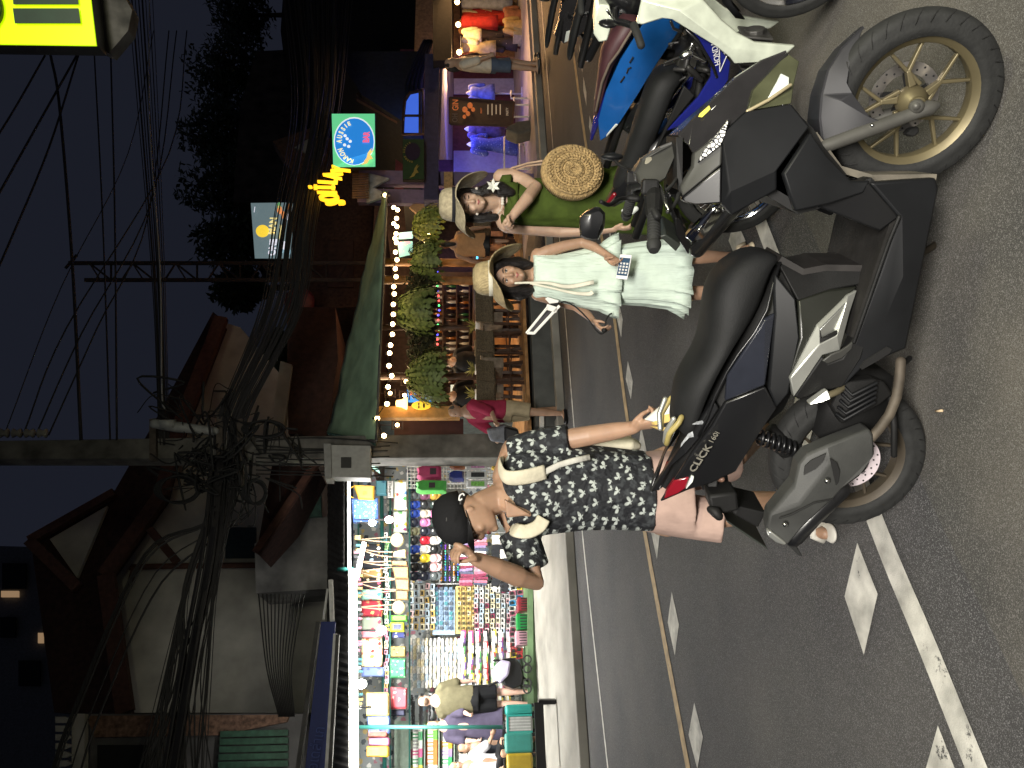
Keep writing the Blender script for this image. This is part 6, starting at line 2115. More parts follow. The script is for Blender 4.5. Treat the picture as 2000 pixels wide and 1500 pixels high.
for poly, m_, top, lab in (([(768, 1078), (768, 1088), (794, 1090), (794, 1072)], m_sbag2, 1075, 'pale straw bag with cut handle, highest on the rail'), ([(764, 1096), (766, 1104), (797, 1106), (796, 1096)], m_sbag, 1100, 'brown straw bag leaning in front of others'), ([(766, 1108), (772, 1130), (799, 1131), (799, 1107)], m_sbag, 1120, 'square brown woven bag with small slot'),
                            ([(772, 1132), (774, 1152), (800, 1154), (800, 1132)], m_sbag, 1142, 'plain brown woven bag left of the slotted bag'), ([(773, 1154), (774, 1172), (798, 1172), (798, 1154)], m_sbag, 1163, 'small brown woven bag beside the round bag')):
    y0, y1 = poly[0][1], poly[1][1]
    hang('straw_bag', 'straw bag', lab, poly, 2.9, m_, group='straw bags on long strings', handles=[[(poly[0][0], y0), (735, (y0 * 2 + top) / 3), (698, top - 4)], [(poly[1][0], y1), (735, (y1 * 2 + top) / 3), (698, top - 4)]], hm=MATS['cord_tan'])
for (x, y, r), lab in (((779, 1186, 13.5), 'round pale straw bag with star weave'), ((776, 1054, 14), 'round pale straw bag with ring handle by the caps')):
    pl = [(x + r * math.cos(a), y + r * math.sin(a)) for a in [2 * math.pi * k / 20 for k in range(20)]]
    hang('straw_bag', 'straw bag', lab, pl, 2.9, m_sbag2, group='straw bags on long strings', handles=[[(x - r + 1, y - 5), (735, y - 3), (700, y)], [(x - r + 1, y + 5), (735, y + 3), (700, y)]], hm=MATS['cord_tan'])
LT = [('#b9a25f', 1353, 1398, 715, 760, 'tan canvas satchel with elephant motif'), ('#5a6fa8', 1399, 1432, 718, 762, 'blue canvas satchel with fringe'), ('#6b3a2c', 1422, 1440, 718, 758, 'brown leather satchel, stitched edge'), ('#8a4f6d', 1441, 1456, 720, 762, 'purple elephant satchel'), ('#c79a2e', 1457, 1478, 716, 760, 'yellow elephant satchel')]
for c, y0, y1, x0, x1, lab in LT:
    hang('satchel', 'satchel', lab + ' hanging at the stall front', [(x0, y0), (x0, y1), (x1 - 3, y1 + 1), (x1, y1 - 3), (x1, y0 + 3), (x1 - 3, y0 - 1)], 2.5, mat('satchel_' + c[1:], c, .7, noise=.25, nscale=20), thick=.12, bulge=.05,
         deco=[('flap', [(x0 + 2, y0 + 2), (x0 + 2, y1 - 2), (x0 + 24, y1 - 3), (x0 + 27, (y0 + y1) / 2), (x0 + 24, y0 + 3)], mat('flap_' + c[1:], c, .6, noise=.35, nscale=40))])
hang('tote_bag', 'tote bag', 'red tote bag with pale elephants hanging below the satchels', [(763, 1341), (763, 1385), (793, 1384), (795, 1380), (795, 1344)], 2.8, printm('print_red_elephant', '#b3434c', ['#d99a94', '#c96f70'], 14, .26), thick=.08)
hang('tote_bag', 'tote bag', 'dark navy tote bag under the red elephant tote', [(764, 1386), (764, 1398), (792, 1398), (792, 1386)], 2.9, mat('navy_tote', '#20243c', .7), thick=.06)
hang('towel', 'towel', 'green palm print towel beside the bracelets', [(762, 1285), (762, 1325), (793, 1324), (793, 1286)], 3.0, printm('print_green_palm', '#3f8f5e', ['#bcd8bd', '#2a6b45'], 22, .3))
hang('towel', 'towel', 'brown bamboo print towel beside the green one', [(763, 1262), (763, 1284), (793, 1284), (793, 1262)], 3.05, printm('print_bamboo', '#8f7f4d', ['#4a3f22', '#cfc48f'], 20, .3))
hang('tote_bag', 'tote bag', 'yellow beach bag with dark framed picture', [(762, 1216), (762, 1234), (790, 1234), (790, 1216)], 2.9, mat('lime_bag', '#c3cf2e', .5), handles=[[(762, 1220), (752, 1225), (762, 1231)]], deco=[('picture', [(769, 1220), (769, 1230), (784, 1230), (784, 1220)], mat('dark_picture', '#343a5c', .5, noise=.4, nscale=30))])
hang('tote_bag', 'tote bag', 'bright green bag with black handles', [(764, 1202), (764, 1214), (796, 1214), (796, 1202)], 2.95, mat('green_bag', '#55a62f', .5))
hang('tote_bag', 'tote bag', 'navy beach bag with white stripes', [(766, 1235), (766, 1246), (792, 1246), (792, 1235)], 2.95, printm('print_navy_stripe', '#232a58', ['#c9cbd6', '#8188b0'], 16, .3))
tt_ = hang('tote_bag', 'tote bag', 'mustard tote bag printed SI at the top of the stall', [(690, 947), (700, 975), (731, 977), (732, 949)], 2.3, mat('mustard_tote', '#b98a26', .7, noise=.1), handles=[[(690, 950), (677, 958), (676, 966), (690, 972)]])
text('SI', .09, F(713, 963, 2.22), m_dark, tt_, 'lettering')
hang('tote_bag', 'tote bag', 'blue and white striped beach bag beside the mustard tote', [(686, 974), (690, 1020), (738, 1018), (738, 972)], 2.4, printm('print_blue_stripe', '#3a5a98', ['#b9c6dc', '#2b4478'], 30, .3), thick=.1)
tt_ = hang('poster_card', 'poster', 'white summer poster with fruit print', [(757, 939), (757, 972), (768, 972), (768, 939)], 3.4, m_wht, bulge=.01)
text('SUMMER', .075, F(762, 955, 3.3), m_dark, tt_, 'lettering', sx=1.1)
hang('towel', 'towel', 'beach towel with red and blue fruit', [(769, 938), (769, 996), (796, 996), (796, 938)], 3.5, printm('print_fruit', '#c9ccc4', ['#b8403a', '#4f7fb0', '#4f9a55', '#e2c04a'], 8, .34))
hang('towel', 'towel', 'sea blue beach picture towel at the stall corner', [(734, 938), (734, 968), (756, 968), (756, 938)], 3.5, printm('print_sea', '#5f9aa8', ['#c7dadb', '#2f5f78'], 8, .3))
hang('towel', 'towel', 'yellow flower towel behind the bulbs', [(768, 998), (768, 1040), (796, 1040), (796, 998)], 3.5, printm('print_flower', '#c9d0c0', ['#d8b93a', '#8a3a6a', '#5f9a5a'], 8, .34))
# waterproof bags at the street corner
m_mesh = mat('white_mesh', (.55, .55, .5), .6)
g = MB()
for k in range(14):
    y = 862 + 7 * k
    g.tube([S(796, y, 1.0), S(990, y, 1.0)], .007, 4)
for k in range(28):
    x = 796 + 7 * k
    g.tube([S(x, 862, 1.0), S(x, 955, 1.0)], .007, 4)
one(g, 'wire_grid', m_mesh, 'white wire grid of waterproof bags beside the pole', 'rack', smooth=True)
DB = [('pink', '#d0457f', 864, 814, 882, 862), ('yellow', '#d9b73a', 888, 822, 906, 864), ('rose pink', '#b8446f', 910, 814, 936, 862), ('light green', '#55b552', 938, 812, 962, 872), ('green', '#3f9a4d', 874, 874, 892, 906), ('orange brown', '#a8623a', 896, 878, 914, 908), ('blue', '#1f2f7d', 920, 876, 938, 906), ('green', '#4aa05a', 872, 966, 886, 990), ('red', '#b0402f', 888, 960, 904, 986), ('yellow', '#c9a83a', 906, 960, 918, 978)]
for cn, c, y0, x0, y1, x1 in DB:
    row = 'top' if x0 < 830 else ('second' if x0 < 900 else 'lowest')
    hang('dry_bag', 'dry bag', f'{cn} waterproof bag in the {row} row of the wire grid', [(x0, y0 + 5), (x0 + 3, (y0 + y1) / 2), (x0, y1 - 5), (x0 + 10, y1), (x1, y1 - 1), (x1, y0 + 1), (x0 + 10, y0)], .85, mat('dry_' + c[1:], c, .4, noise=.12), thick=.1, bulge=.06, group='waterproof bags on the wire grid',
         deco=[('logo', [(x0 + 26, y0 + 7), (x0 + 26, y1 - 7), (x0 + 38, y1 - 7), (x0 + 38, y0 + 7)], mat('bag_logo', (.05, .03, .04), .6))] if x0 < 830 else None)
for i, (cn, c) in enumerate((('black', '#22242a'), ('sky blue', '#7fb4cf'), ('pink', '#cf9ac0'), ('dark', '#2c3033'), ('green', '#7fbf5f'))):
    hang('phone_pouch', 'pouch', f'clear pouch with {cn} print on the wire grid', [(911, 868 + 17.5 * i), (911, 883 + 17.5 * i), (952, 883 + 17.5 * i), (952, 868 + 17.5 * i)], .85, mat('clear_pouch', (.6, .62, .62), .2, noise=.1), thick=.02, bulge=.02, group='clear pouches on the wire grid', deco=[('print', [(920, 871 + 17.5 * i), (920, 880 + 17.5 * i), (946, 880 + 17.5 * i), (946, 871 + 17.5 * i)], mat('pouch_' + cn.replace(' ', '_'), c, .4, noise=.3, nscale=40))])
# suitcases
for cn, c, y0, y1, x0, d, bx in (('teal', '#1f7d74', 1376, 1396, 984, 2.35, 0), ('silver grey', '#7c7e7c', 1397, 1431, 986, 2.3, 1), ('sea green', '#2b6f66', 1432, 1470, 984, 2.25, 0), ('mustard yellow', '#8f7a1e', 1472, 1505, 988, 2.2, 0)):
    M = F(1024, (y0 + y1) / 2, d)
    h = (1038 - x0) * .0077
    w_ = (y1 - y0) * .0077
    t = thing('suitcase', f'{cn} hard shell suitcase standing at the pavement edge', 'suitcase', M=M, group='suitcases in a row')
    g = MB(M)
    g.box((0, h / 2 - .12, 0), (w_ * .96, h, .26))
    mm = mat('case_' + cn.replace(' ', '_'), c, .38, noise=.08, coat=.2)
    sh = g.build('shell', mm, t, bevel=.04, bseg=3)
    g = MB(M)
    for k in range(5):
        g.box(((k - 2) * w_ * .16, h / 2 - .12, .131), (.012, h * .84, .008))
    g.build('ribs', mm if not bx else mat('case_rib', '#9a9c98', .4), sh)
    if bx:
        g = MB(M)
        for sx in (-1, 1):
            g.box((sx * w_ * .44, h / 2 - .12, .133), (.03, h * .95, .012))
        g.box((0, h - .14, .133), (w_ * .9, .035, .012))
        g.build('trim', MATS['case_teal'], t, bevel=.004)
    for sx in (-1, 1):
        g = MB(M)
        g.lathe([(.0, -.02), (.03, -.02), (.03, .02), (0, .02)], (sx * w_ * .36, -.15, .08), (1, 0, 0), 10)
        g.box((sx * w_ * .36, -.12, .08), (.05, .03, .05))
        g.build('wheel', m_dark, t)
    g = MB(M)
    g.tube([(-.05, h - .12, 0), (-.05, h - .09, 0), (.05, h - .09, 0), (.05, h - .12, 0)], .012, 6)
    g.build('handle', m_dark, t)
# plastic baskets
for cn, c, y0, y1, x0 in (('dark red', '#7a1f2a', 1168, 1196, 1010), ('green', '#0f7a38', 1200, 1232, 1008), ('pink', '#b58a98', 1234, 1262, 1006)):
    M = F((x0 + 1032) / 2, (y0 + y1) / 2, 2.75)
    w_, h = (y1 - y0) * .0082, (1032 - x0) * .0082
    t = thing('plastic_basket', f'{cn} plastic basket on the stall floor edge', 'basket', M=M)
    g = MB(M)
    g.rings([[V((sx * w_ / 2 * q, yy, sz * .14 * q)) for sx, sz in ((-1, -1), (1, -1), (1, 1), (-1, 1))] for yy, q in ((-h / 2, .85), (h / 2, 1.0))])
    mm = mat('basket_' + cn.replace(' ', '_'), c, .4)
    g.build('tub', mm, t, bevel=.01)
    g = MB(M)
    for k in range(5):
        g.box((-w_ * .36 + k * w_ * .18, -.01, .137), (w_ * .06, h * .55, .012))
    g.build('slots', m_dark, t)
# pushchair
t = thing('stroller', 'black pushchair with lilac cover beside the green shirted man', 'stroller', S(1030, 1315, 2.5))
g = MB()
for a, b in (((955, 1338), (1000, 1322)), ((1000, 1322), (1030, 1296)), ((1000, 1322), (1030, 1342)), ((985, 1290), (1030, 1330)), ((965, 1290), (985, 1290)), ((1000, 1290), (1018, 1342))):
    g.tube([S(*a, 2.5), S(*b, 2.5)], .018, 6, rnd_cap=True)
g.build('frame', m_plas, t, smooth=True)
g = MB()
g.prism([S(x, y, 2.45) for x, y in ((984, 1338), (972, 1310), (980, 1286), (1006, 1284), (1020, 1300), (1022, 1336), (1004, 1346))], TN * .3)
g.build('seat', m_gblk, t, bevel=.03)
g = MB()
g.prism([S(x, y, 2.4) for x, y in ((966, 1300), (964, 1322), (978, 1334), (994, 1318), (998, 1292), (980, 1288))], TN * .3)
g.build('cover', cloth('lilac_cloth', (.42, .38, .52)), t, bevel=.03)
for y in (1288, 1306, 1334, 1346):
    g = MB()
    g.lathe([(.05, -.02), (.07, -.02), (.07, .02), (.05, .02)], S(1030, y, 2.45), -TN, 14, closed=True)
    g.build('wheel', m_rub, t)
# dark metal bench frame at the kerb
t = thing('metal_stand', 'dark steel frame stand on the pavement below the suitcases', 'stand', S(1060, 1450, 1.2))
g = MB()
g.bar(S(1052, 1372, 1.2), S(1058, 1520, 1.2), .04, .13)
g.bar(S(1052, 1370, 1.2), S(1085, 1370, 1.2), .06, .06, up=(1, 0, 0))
g.bar(S(1084, 1370, 1.2), S(1060, 1374, 1.9), .05, .05)
g.build('frame', m_gblk, t, bevel=.004)
# blue banner over the stall
t = thing('banner', 'deep blue banner with Thai lettering above the stall awning', 'banner', S(640, 1350, 1.3))
g = MB()
g.prism([S(627, 1214, 1.3), S(655, 1214, 1.3), S(648, 1330, 1.3), S(634, 1520, 1.3), S(594, 1520, 1.3)], TN * .04)
g.build('cloth', mat('banner_blue', (.006, .020, .14), .6, noise=.06), t)
a, b = S(613, 1490, 1.26), S(622, 1440, 1.26)
rt = (b - a).normalized()
text('ไอเดลำเก', .20, frame_from(rt, UP, (a + b) / 2), mat('banner_print', (.03, .06, .25), .6), t, sx=.8)
g = MB()
g.bar(S(655, 1238, 1.25), S(637, 1520, 1.25), .05, .05)
g.build('edge_tube', m_wmetal, t)
g = MB()
g.bar(S(660, 1240, 1.22), S(644, 1520, 1.22), .09, .05)
g.bar(S(622, 1215, 1.4), S(580, 1520, 1.4), .10, .06)
g.build('frame', m_tin, t)
t = thing('post', 'white painted angled post end above the stall', 'post', S(645, 1170, 1.5))
g = MB()
g.bar(S(646, 1133, 1.5), S(649, 1213, 1.5), .085, .06)
g.bar(S(640, 1150, 1.52), S(632, 1210, 1.52), .03, .03)
g.build('bar', m_wmetal, t)
# ---------------------------------------------------------------- far side: the bar with the green awning
bar = thing('bar', 'open fronted bar with low grey wall, warm lights and bottle shelves', 'bar', S(1090, 700, .3))
m_gwall = mat('grey_render', (.10, .105, .10), .85, noise=.2, nscale=3, bump=.2)
m_wood = mat('warm_wood', (.36, .19, .075), .55, noise=.35, nscale=6)
m_wdk = mat('dark_wood', (.06, .03, .018), .6, noise=.3, nscale=8)
g = MB()
g.prism([S(1032, 500, .3), S(1046, 832, .3), S(1112, 832, .3), S(1095, 500, .3)], TN * .35)
g.build('front_wall', m_gwall, bar, bevel=.01)
g = MB()
a, b = S(1034, 395, .4), S(1047, 850, .4)
zt = a.z
a, b = V((a.x, a.y, .47)), V((b.x, b.y, .47))
g.prism([a, b, b + TN * 4.6, a + TN * 4.6], UP * .05)
g.build('deck', m_wood, bar)
g = MB()
A, B_ = S(760, 395, 5.0), S(760, 868, 5.0)
g.prism([V((A.x, A.y, .45)), V((B_.x, B_.y, .45)), V((B_.x, B_.y, 3.6)), V((A.x, A.y, 3.6))], TN * .1)
g.build('back_wall', mat('bar_back', (.075, .045, .035), .7, noise=.3), bar)
g = MB()
a, b = S(735, 380, 1.8), S(730, 868, 1.8)
g.prism([V((a.x, a.y, 3.05)), V((b.x, b.y, 3.05)), V((b.x, b.y, 3.05)) + TN * 4.5, V((a.x, a.y, 3.05)) + TN * 4.5], UP * .06)
g.build('ceiling', m_wdk, bar)
for y, x0, x1, r, m_ in ((512, 790, 1030, .075, m_wood), (547, 780, 1032, .075, m_wood), (640, 878, 1032, .05, m_wdk), (735, 870, 1040, .06, m_wdk)):
    g = MB()
    a, b = S(x0, y, 1.3), S(x1, y, 1.3)
    g.tube([V((a.x, a.y, 3.0)), V((a.x, a.y, .5))], r, 10)
    g.build('post', m_, bar, smooth=True)
g = MB()
g.prism([S(733, 793, .7), S(733, 816, .7), S(898, 816, .7), S(898, 793, .7)], TN * .12)
g.build('lit_panel', mat('golden_wood', (.62, .33, .11), .5, noise=.15), bar, bevel=.006)
g = MB()
g.prism([S(770, 818, 1.2), S(770, 868, 1.2), S(905, 868, 1.2), S(905, 818, 1.2)], TN * .1)
g.build('side_panel', mat('plum_wall', (.05, .018, .022), .6), bar)
lamp_area('bar_light', S(740, 480, 2.6), S(930, 480, 3.2), 2.0, 210, (1, .62, .30), 1.0)
lamp_area('bar_light', S(740, 650, 2.6), S(950, 650, 2.8), 2.4, 300, (1, .66, .36), 1.0)
lamp_area('bar_light', S(738, 790, 1.6), S(950, 770, .8), .8, 30, (1, .66, .36), .6)
# back counter with neon edge
t = thing('bar_counter', 'long dark bar counter with a blue neon strip under its edge', 'counter', S(1000, 600, 3.2))
g = MB()
a, b = S(930, 445, 3.0), S(930, 765, 3.0)
g.prism([a, b, b + TN * .6, a + TN * .6], UP * .06)
g.build('counter_top', m_wdk, t)
g = MB()
g.prism([V((a.x, a.y, .5)) + TN * .1, V((b.x, b.y, .5)) + TN * .1, b + TN * .1, a + TN * .1], TN * .05)
g.build('counter_front', m_wood, t)
for y0, y1 in ((470, 505), (524, 540), (556, 600), (752, 765)):
    g = MB()
    g.tube([S(932, y0, 2.94), S(932, y1, 2.94)], .022, 6)
    g.build('neon_strip', mat('neon_cyan', (.1, .5, .9), .3, emit=(.08, .55, 1.0), es=3, noise=0) if y0 < 700 else mat('neon_green', (.1, .8, .3), .3, emit=(.05, 1, .3), es=2, noise=0), t)
# bottle shelves
t = thing('bottle_shelf', 'dark wooden back bar shelves full of bottles', 'shelves', S(900, 620, 4.8))
g = MB()
for x in (836, 866, 893, 918):
    g.prism([S(x, 540, 4.7), S(x, 765, 4.7), S(x, 765, 4.4), S(x, 540, 4.4)], UP * .03)
for y in (540, 585, 630, 680, 730, 765):
    g.bar(S(830, y, 4.6), S(922, y, 4.6), .05, .2, up=(1, 0, 0))
g.build('shelf_boards', m_wdk, t)
bc_ = [('dark', (.02, .018, .016)), ('green', (.02, .09, .03)), ('amber', (.25, .09, .02)), ('clear', (.45, .45, .46)), ('white labelled', (.55, .52, .46)), ('brown', (.07, .03, .02))]
pr_ = None
for i, x in enumerate((866, 893, 918)):
    for j in range(19):
        y = 547 + 11.2 * j + rnd.uniform(-2, 2)
        cn, c = rnd.choice(bc_)
        M = Matrix.Translation(S(x - 1, y, 4.5))
        m_ = mat('bottle_' + cn.replace(' ', '_'), c, .15, noise=.1)
        lab = f'{cn} bottle on the {("top", "middle", "lowest")[i]} shelf of the back bar'
        if pr_ is None:
            g = MB()
            g.lathe([(0, 0), (.036, 0), (.036, .15), (.014, .19), (.014, .235), (0, .235)], (0, 0, 0), (0, 0, 1), 10)
            pr_ = g.build('bottle', m_, smooth=True)
            pr_.matrix_basis = M
            tag(pr_, lab, 'bottle', 'bottles on the back bar shelves')
        else:
            o = pr_.copy()
            COL.objects.link(o)
            o.matrix_basis = M
            o['label'] = lab
            setmat(o, m_)
# stools and high tables on the deck
m_wick = mat('wicker_brown', (.12, .095, .06), .75, noise=.35, nscale=40, bump=.5)


def stool_mesh():
    M = Matrix.Identity(4)
    t = thing('bar_stool', 'dark wicker high back bar stool', 'stool', M=M)
    g = MB()
    g.box((0, 0, .68), (.42, .40, .06))
    g.build('seat', m_wick, t, bevel=.015)
    g = MB()
    g.rings([[V((-.2, .2 + b, z)), V((.2, .2 + b, z)), V((.2, .24 + b, z)), V((-.2, .24 + b, z))] for z, b in ((.68, 0), (.9, .03), (1.10, .08))])
    for k in range(7):
        g.bar((-.2, .188 + .006 * k, .74 + .05 * k), (.2, .188 + .006 * k, .74 + .05 * k), .012, .014)
    g.build('backrest', m_wick, t, bevel=.01)
    for sx in (-1, 1):
        for sy in (-1, 1):
            g = MB()
            g.bar((.18 * sx, .17 * sy, .67), (.21 * sx, .21 * sy, 0), .04)
            g.build('leg', m_wdk, t)
    g = MB()
    for sx in (-1, 1):
        g.bar((.195 * sx, -.19, .25), (.195 * sx, .19, .25), .022)
        g.bar((-.19, .19 * sx, .3), (.19, .19 * sx, .3), .022)
    g.build('footrest', m_wdk, t)
    return t


st0 = stool_mesh()
first = True
for i, (y, d, rz, wh) in enumerate(((590, 1.0, 160, 'rightmost'), (622, .95, 175, 'second from the right'), (655, 1.2, 20, 'third from the right'), (683, .95, 185, 'fourth from the right'), (712, 1.15, 170, 'middle, beside the plant pot'), (742, .95, 190, 'third from the left'), (772, 1.0, 175, 'second from the left'), (470, 1.2, 180, 'behind the girl'), (440, 1.0, 170, 'behind the woman in green'))):
    p = S(1035, y, d)
    M = Matrix.Translation((p.x, p.y, .52)) @ Matrix.Rotation(TA + rad(rz), 4, 'Z') @ Matrix.Diagonal((1, 1, .70, 1))
    lab = f'dark wicker bar stool on the lit deck, {wh} of its row'
    if i == 0:
        st0.matrix_basis = M
        st0['label'] = lab
        st0['group'] = 'wicker bar stools on the deck'
    else:
        dup(st0, M, lab)
for y0, y1, d, wh in ((604, 640, .8, 'right'), (694, 722, .75, 'middle'), (745, 770, .9, 'left')):
    t = thing('high_table', f'pale topped high bar table, the {wh} one on the deck', 'table', S(1035, (y0 + y1) / 2, d), 'high tables on the deck')
    a, b = S(944, y0, d), S(944, y1, d)
    g = MB()
    g.prism([a, b, b + TN * .5, a + TN * .5], UP * .05)
    g.build('tabletop', mat('table_pale', (.26, .20, .14), .5, noise=.3), t, bevel=.008)
    g = MB()
    c = (a + b) / 2 + TN * .25
    g.prism([a.lerp(b, .15) + UP * 0, a.lerp(b, .85), a.lerp(b, .85) - UP * .33, a.lerp(b, .15) - UP * .33], TN * .4)
    g.build('cabinet', mat('table_stone', (.20, .16, .12), .7, noise=.3), t)
    g = MB()
    for q in (.2, .8):
        p = a.lerp(b, q) + TN * .2
        g.bar(p - UP * .3, V((p.x, p.y, .52)), .05)
    g.build('leg', m_wdk, t)
    pot = thing('potted_plant', f'small spiky plant in a pale bowl on the {wh} bar table', 'plant', c + UP * .05, 'plants on the bar tables')
    g = MB()
    g.lathe([(0, 0), (.06, 0), (.09, .07), (.085, .08), (0, .07)], c + UP * .05, (0, 0, 1), 14)
    g.build('bowl', m_wht, pot, smooth=True)
    g = MB()
    for k in range(26):
        an = rnd.random() * 6.28
        e = V((math.cos(an), math.sin(an), rnd.uniform(.5, 1.6))) * rnd.uniform(.08, .16)
        g.tube([c + UP * .12, c + UP * .12 + e * .6, c + UP * .12 + e - UP * .03], [.010, .008, .001], 4)
    g.build('leaves', mat('yellow_leaf', (.22, .21, .045), .6, noise=.3), pot)
# hanging ferns and the garland between them
m_fern = mat('fern_green', (.13, .18, .045), .6, noise=.35, nscale=12)
m_fern2 = mat('garland_green', (.028, .032, .012), .8, noise=.4, nscale=12)


def fern(x, y, d, r, lab, n=210, drop=1.0, mm=None):
    c = S(x, y, d)
    t = thing('hanging_fern', lab, 'plant', c, 'ferns hanging along the bar front')
    g = MB()
    g.lathe([(0, -.1), (.08, -.1), (.11, .03), (0, .04)], c, (0, 0, 1), 12)
    g.build('pot', m_wdk, t, smooth=True)
    g = MB()
    for k in range(n):
        an = rnd.random() * 6.283
        u = rnd.random()
        h = V((math.cos(an), math.sin(an), 0))
        ln = r * rnd.uniform(.7, 1.15)
        rise = rnd.uniform(-.1, .55) * ln
        pts = [c + h * .05, c + h * ln * .5 + UP * rise, c + h * ln * .9 + UP * (rise * .4 - .25 * ln * drop), c + h * ln * 1.05 + UP * (-.75 * ln * drop * rnd.uniform(.6, 1.4))]
        P = curve_pts(pts, 3)
        for q in range(len(P) - 1):
            a, b = P[q], P[q + 1]
            s1 = (b - a).cross(UP)
            s1 = (s1.normalized() if s1.length > 1e-6 else TT) * r * .055
            tip = b - UP * r * .10
            g.add([a, a + s1 * 1.6 + (b - a) * .6, b, a - s1 * 1.6 + (b - a) * .6, ], [(0, 1, 2, 3)])
    g.build('fronds', mm or m_fern, t)
    return t


fern(826, 440, .5, .34, 'leafy fern glowing beside the bright spot lamp', mm=mat('fern_lit_tone', (.20, .24, .05), .55, noise=.4, nscale=14))  # brighter than the other ferns: the spot lamp's light is in the leaf colour
fern(822, 510, .6, .36, 'pale green fern right of the two wooden posts')
fern(800, 610, .55, .40, 'largest drooping fern at the middle of the bar front', 250)
fern(822, 738, .5, .42, 'drooping fern at the left end of the garland', 250)
for y0, y1, lab in ((535, 596, 'dark leafy garland between the right and middle ferns'), (625, 705, 'dark leafy garland between the middle and left ferns')):
    t = thing('leafy_garland', lab, 'garland', S(822, (y0 + y1) / 2, .65), 'garlands along the bar front')
    g = MB()
    for k in range(900):
        p = S(822 + 22 * rnd.uniform(-1, 1) + 8 * math.sin((y0 + k) * .1), rnd.uniform(y0, y1), .65 + rnd.uniform(-.12, .12))
        d = V((rnd.uniform(-1, 1), rnd.uniform(-1, 1), rnd.uniform(-1, .4))).normalized()
        s1 = d.orthogonal().normalized() * .022
        g.add([p, p + d * .05 + s1, p + d * .10, p + d * .05 - s1], [(0, 1, 2, 3)])
    g.build('leaves', m_fern2, t)
    g = MB()
    g.tube([S(820, y0, .65), S(824, (y0 + y1) / 2, .65), S(820, y1, .65)], .05, 8)
    g.build('stem', m_wdk, t, smooth=True)
# string of warm bulbs
m_warm = mat('warm_bulb', (1, .9, .7), .3, emit=(1, .66, .30), es=17, noise=0)
bl = [(752 + 0, 381)] + [(620 + .3 * a, 350 + .3 * b) for a, b in ((497, 185), (522, 200), (515, 255), (497, 290), (517, 308), (512, 355), (505, 385), (514, 413), (508, 475), (518, 525), (507, 583), (512, 635), (497, 700), (500, 747), (494, 815), (494, 880), (490, 943), (488, 1010), (476, 1080), (470, 1132), (466, 1215), (483, 1280), (460, 1352), (453, 1463))] + [(737, 817), (750, 851)]
g = MB()
g.tube([S(x - 3, y, .15) for x, y in sorted(bl, key=lambda q: q[1])], .008, 5)
one(g, 'light_cable', m_plas, 'black cable carrying the warm bulbs along the bar', 'cable', smooth=True)
bp = None
for x, y in bl:
    M = Matrix.Translation(S(x, y, .13))
    if bp is None:
        bp = thing('festoon_bulb', 'small warm bulb on the string along the bar front', 'lamp', M=M, group='warm bulbs strung along the bar')
        g = MB()
        g.ball((0, 0, 0), .036, 10, 8)
        b0 = g.build('bulb', m_warm, bp, smooth=True, local=True)
        g = MB()
        g.lathe([(.016, .03), (.018, .07), (0, .07)], (0, 0, 0), (0, 0, 1), 8)
        g.build('socket', m_plas, bp, local=True)
    else:
        dup(bp, M)
pr_ = None
for k in range(16):
    M = Matrix.Translation(S(856 + rnd.uniform(-2, 2), 530 + 9.5 * k, 2.6))
    cn, c = (('blue', (.1, .1, 1)), ('green', (.1, 1, .25)), ('red', (1, .1, .1)))[(k * 2 + k // 3) % 3]
    m_ = mat('fairy_' + cn, c, .3, emit=c, es=2.2, noise=0)
    if pr_ is None:
        g = MB()
        g.ball((0, 0, 0), .022, 8, 6)
        pr_ = g.build('fairy_light', m_, smooth=True)
        o = pr_
    else:
        o = pr_.copy()
        COL.objects.link(o)
        setmat(o, m_)
    o.matrix_basis = M
    tag(o, f'{cn} fairy light in the row over the bottle shelves', 'fairy light', 'fairy lights over the back bar')


def screen(name, cat, label, poly, d, m_, frame=.03, deco=None, fm=None):
    t = thing(name, label, cat, S(*poly[0], d))
    P = [S(x, y, d) for x, y in poly]
    c = sum(P, V()) / len(P)
    g = MB()
    g.prism([c + (p - c) * (1 + frame) for p in P], TN * .07)
    g.build('case', fm or m_plas, t)
    g = MB()
    g.prism([p - TN * .004 for p in P], -TN * .006)
    g.build('face', m_, t)
    for nm, q, mm in deco or ():
        g = MB()
        g.prism([S(x, y, d) - TN * .012 for x, y in q], -TN * .006)
        g.build(nm, mm, t)
    return t


def glow(name, c, es=1.0, noise=.0, nscale=6):
    m = mat(name, c, .4, emit=c, es=es, noise=noise, nscale=nscale)
    return m


def glowp(name, bgc, pal, scale, thr, es):
    m = printm(name, bgc, pal, scale, thr, .4)
    b = m.node_tree.nodes['Principled BSDF']
    src = b.inputs['Base Color'].links[0].from_socket
    m.node_tree.links.new(src, b.inputs['Emission Color'])
    b.inputs['Emission Strength'].default_value = es
    return m


screen('television', 'television', 'small television with pink and cyan picture over the bar', [(776, 470), (780, 503), (806, 497), (806, 472)], 2.4, glowp('tv_pink', '#8fc9c2', ['#c76a9a', '#5f7fd0', '#d9b0c0'], 5, .3, .9))
screen('television', 'television', 'pale tilted television behind the spot lamp', [(780, 455), (778, 468), (806, 466), (808, 452)], 2.2, glow('tv_pale', (.45, .75, .72), .9))
screen('television', 'television', 'bright television with red figures on blue, left of the ferns', [(795, 762), (798, 786), (845, 786), (844, 764)], 1.6, glowp('tv_blue', '#3f8fe0', ['#c03a50', '#b89ad8', '#d86a50'], 4, .3, 1.1))
t = thing('spot_lamp', 'glaring warm spot lamp between two ferns', 'lamp', S(832, 470, .8))
g = MB()
g.ball(S(834, 458, .8), .055, sc3=(1, 1, 1.2))
g.ball(S(834, 474, .8), .032, sc3=(1, 1, 1.6))
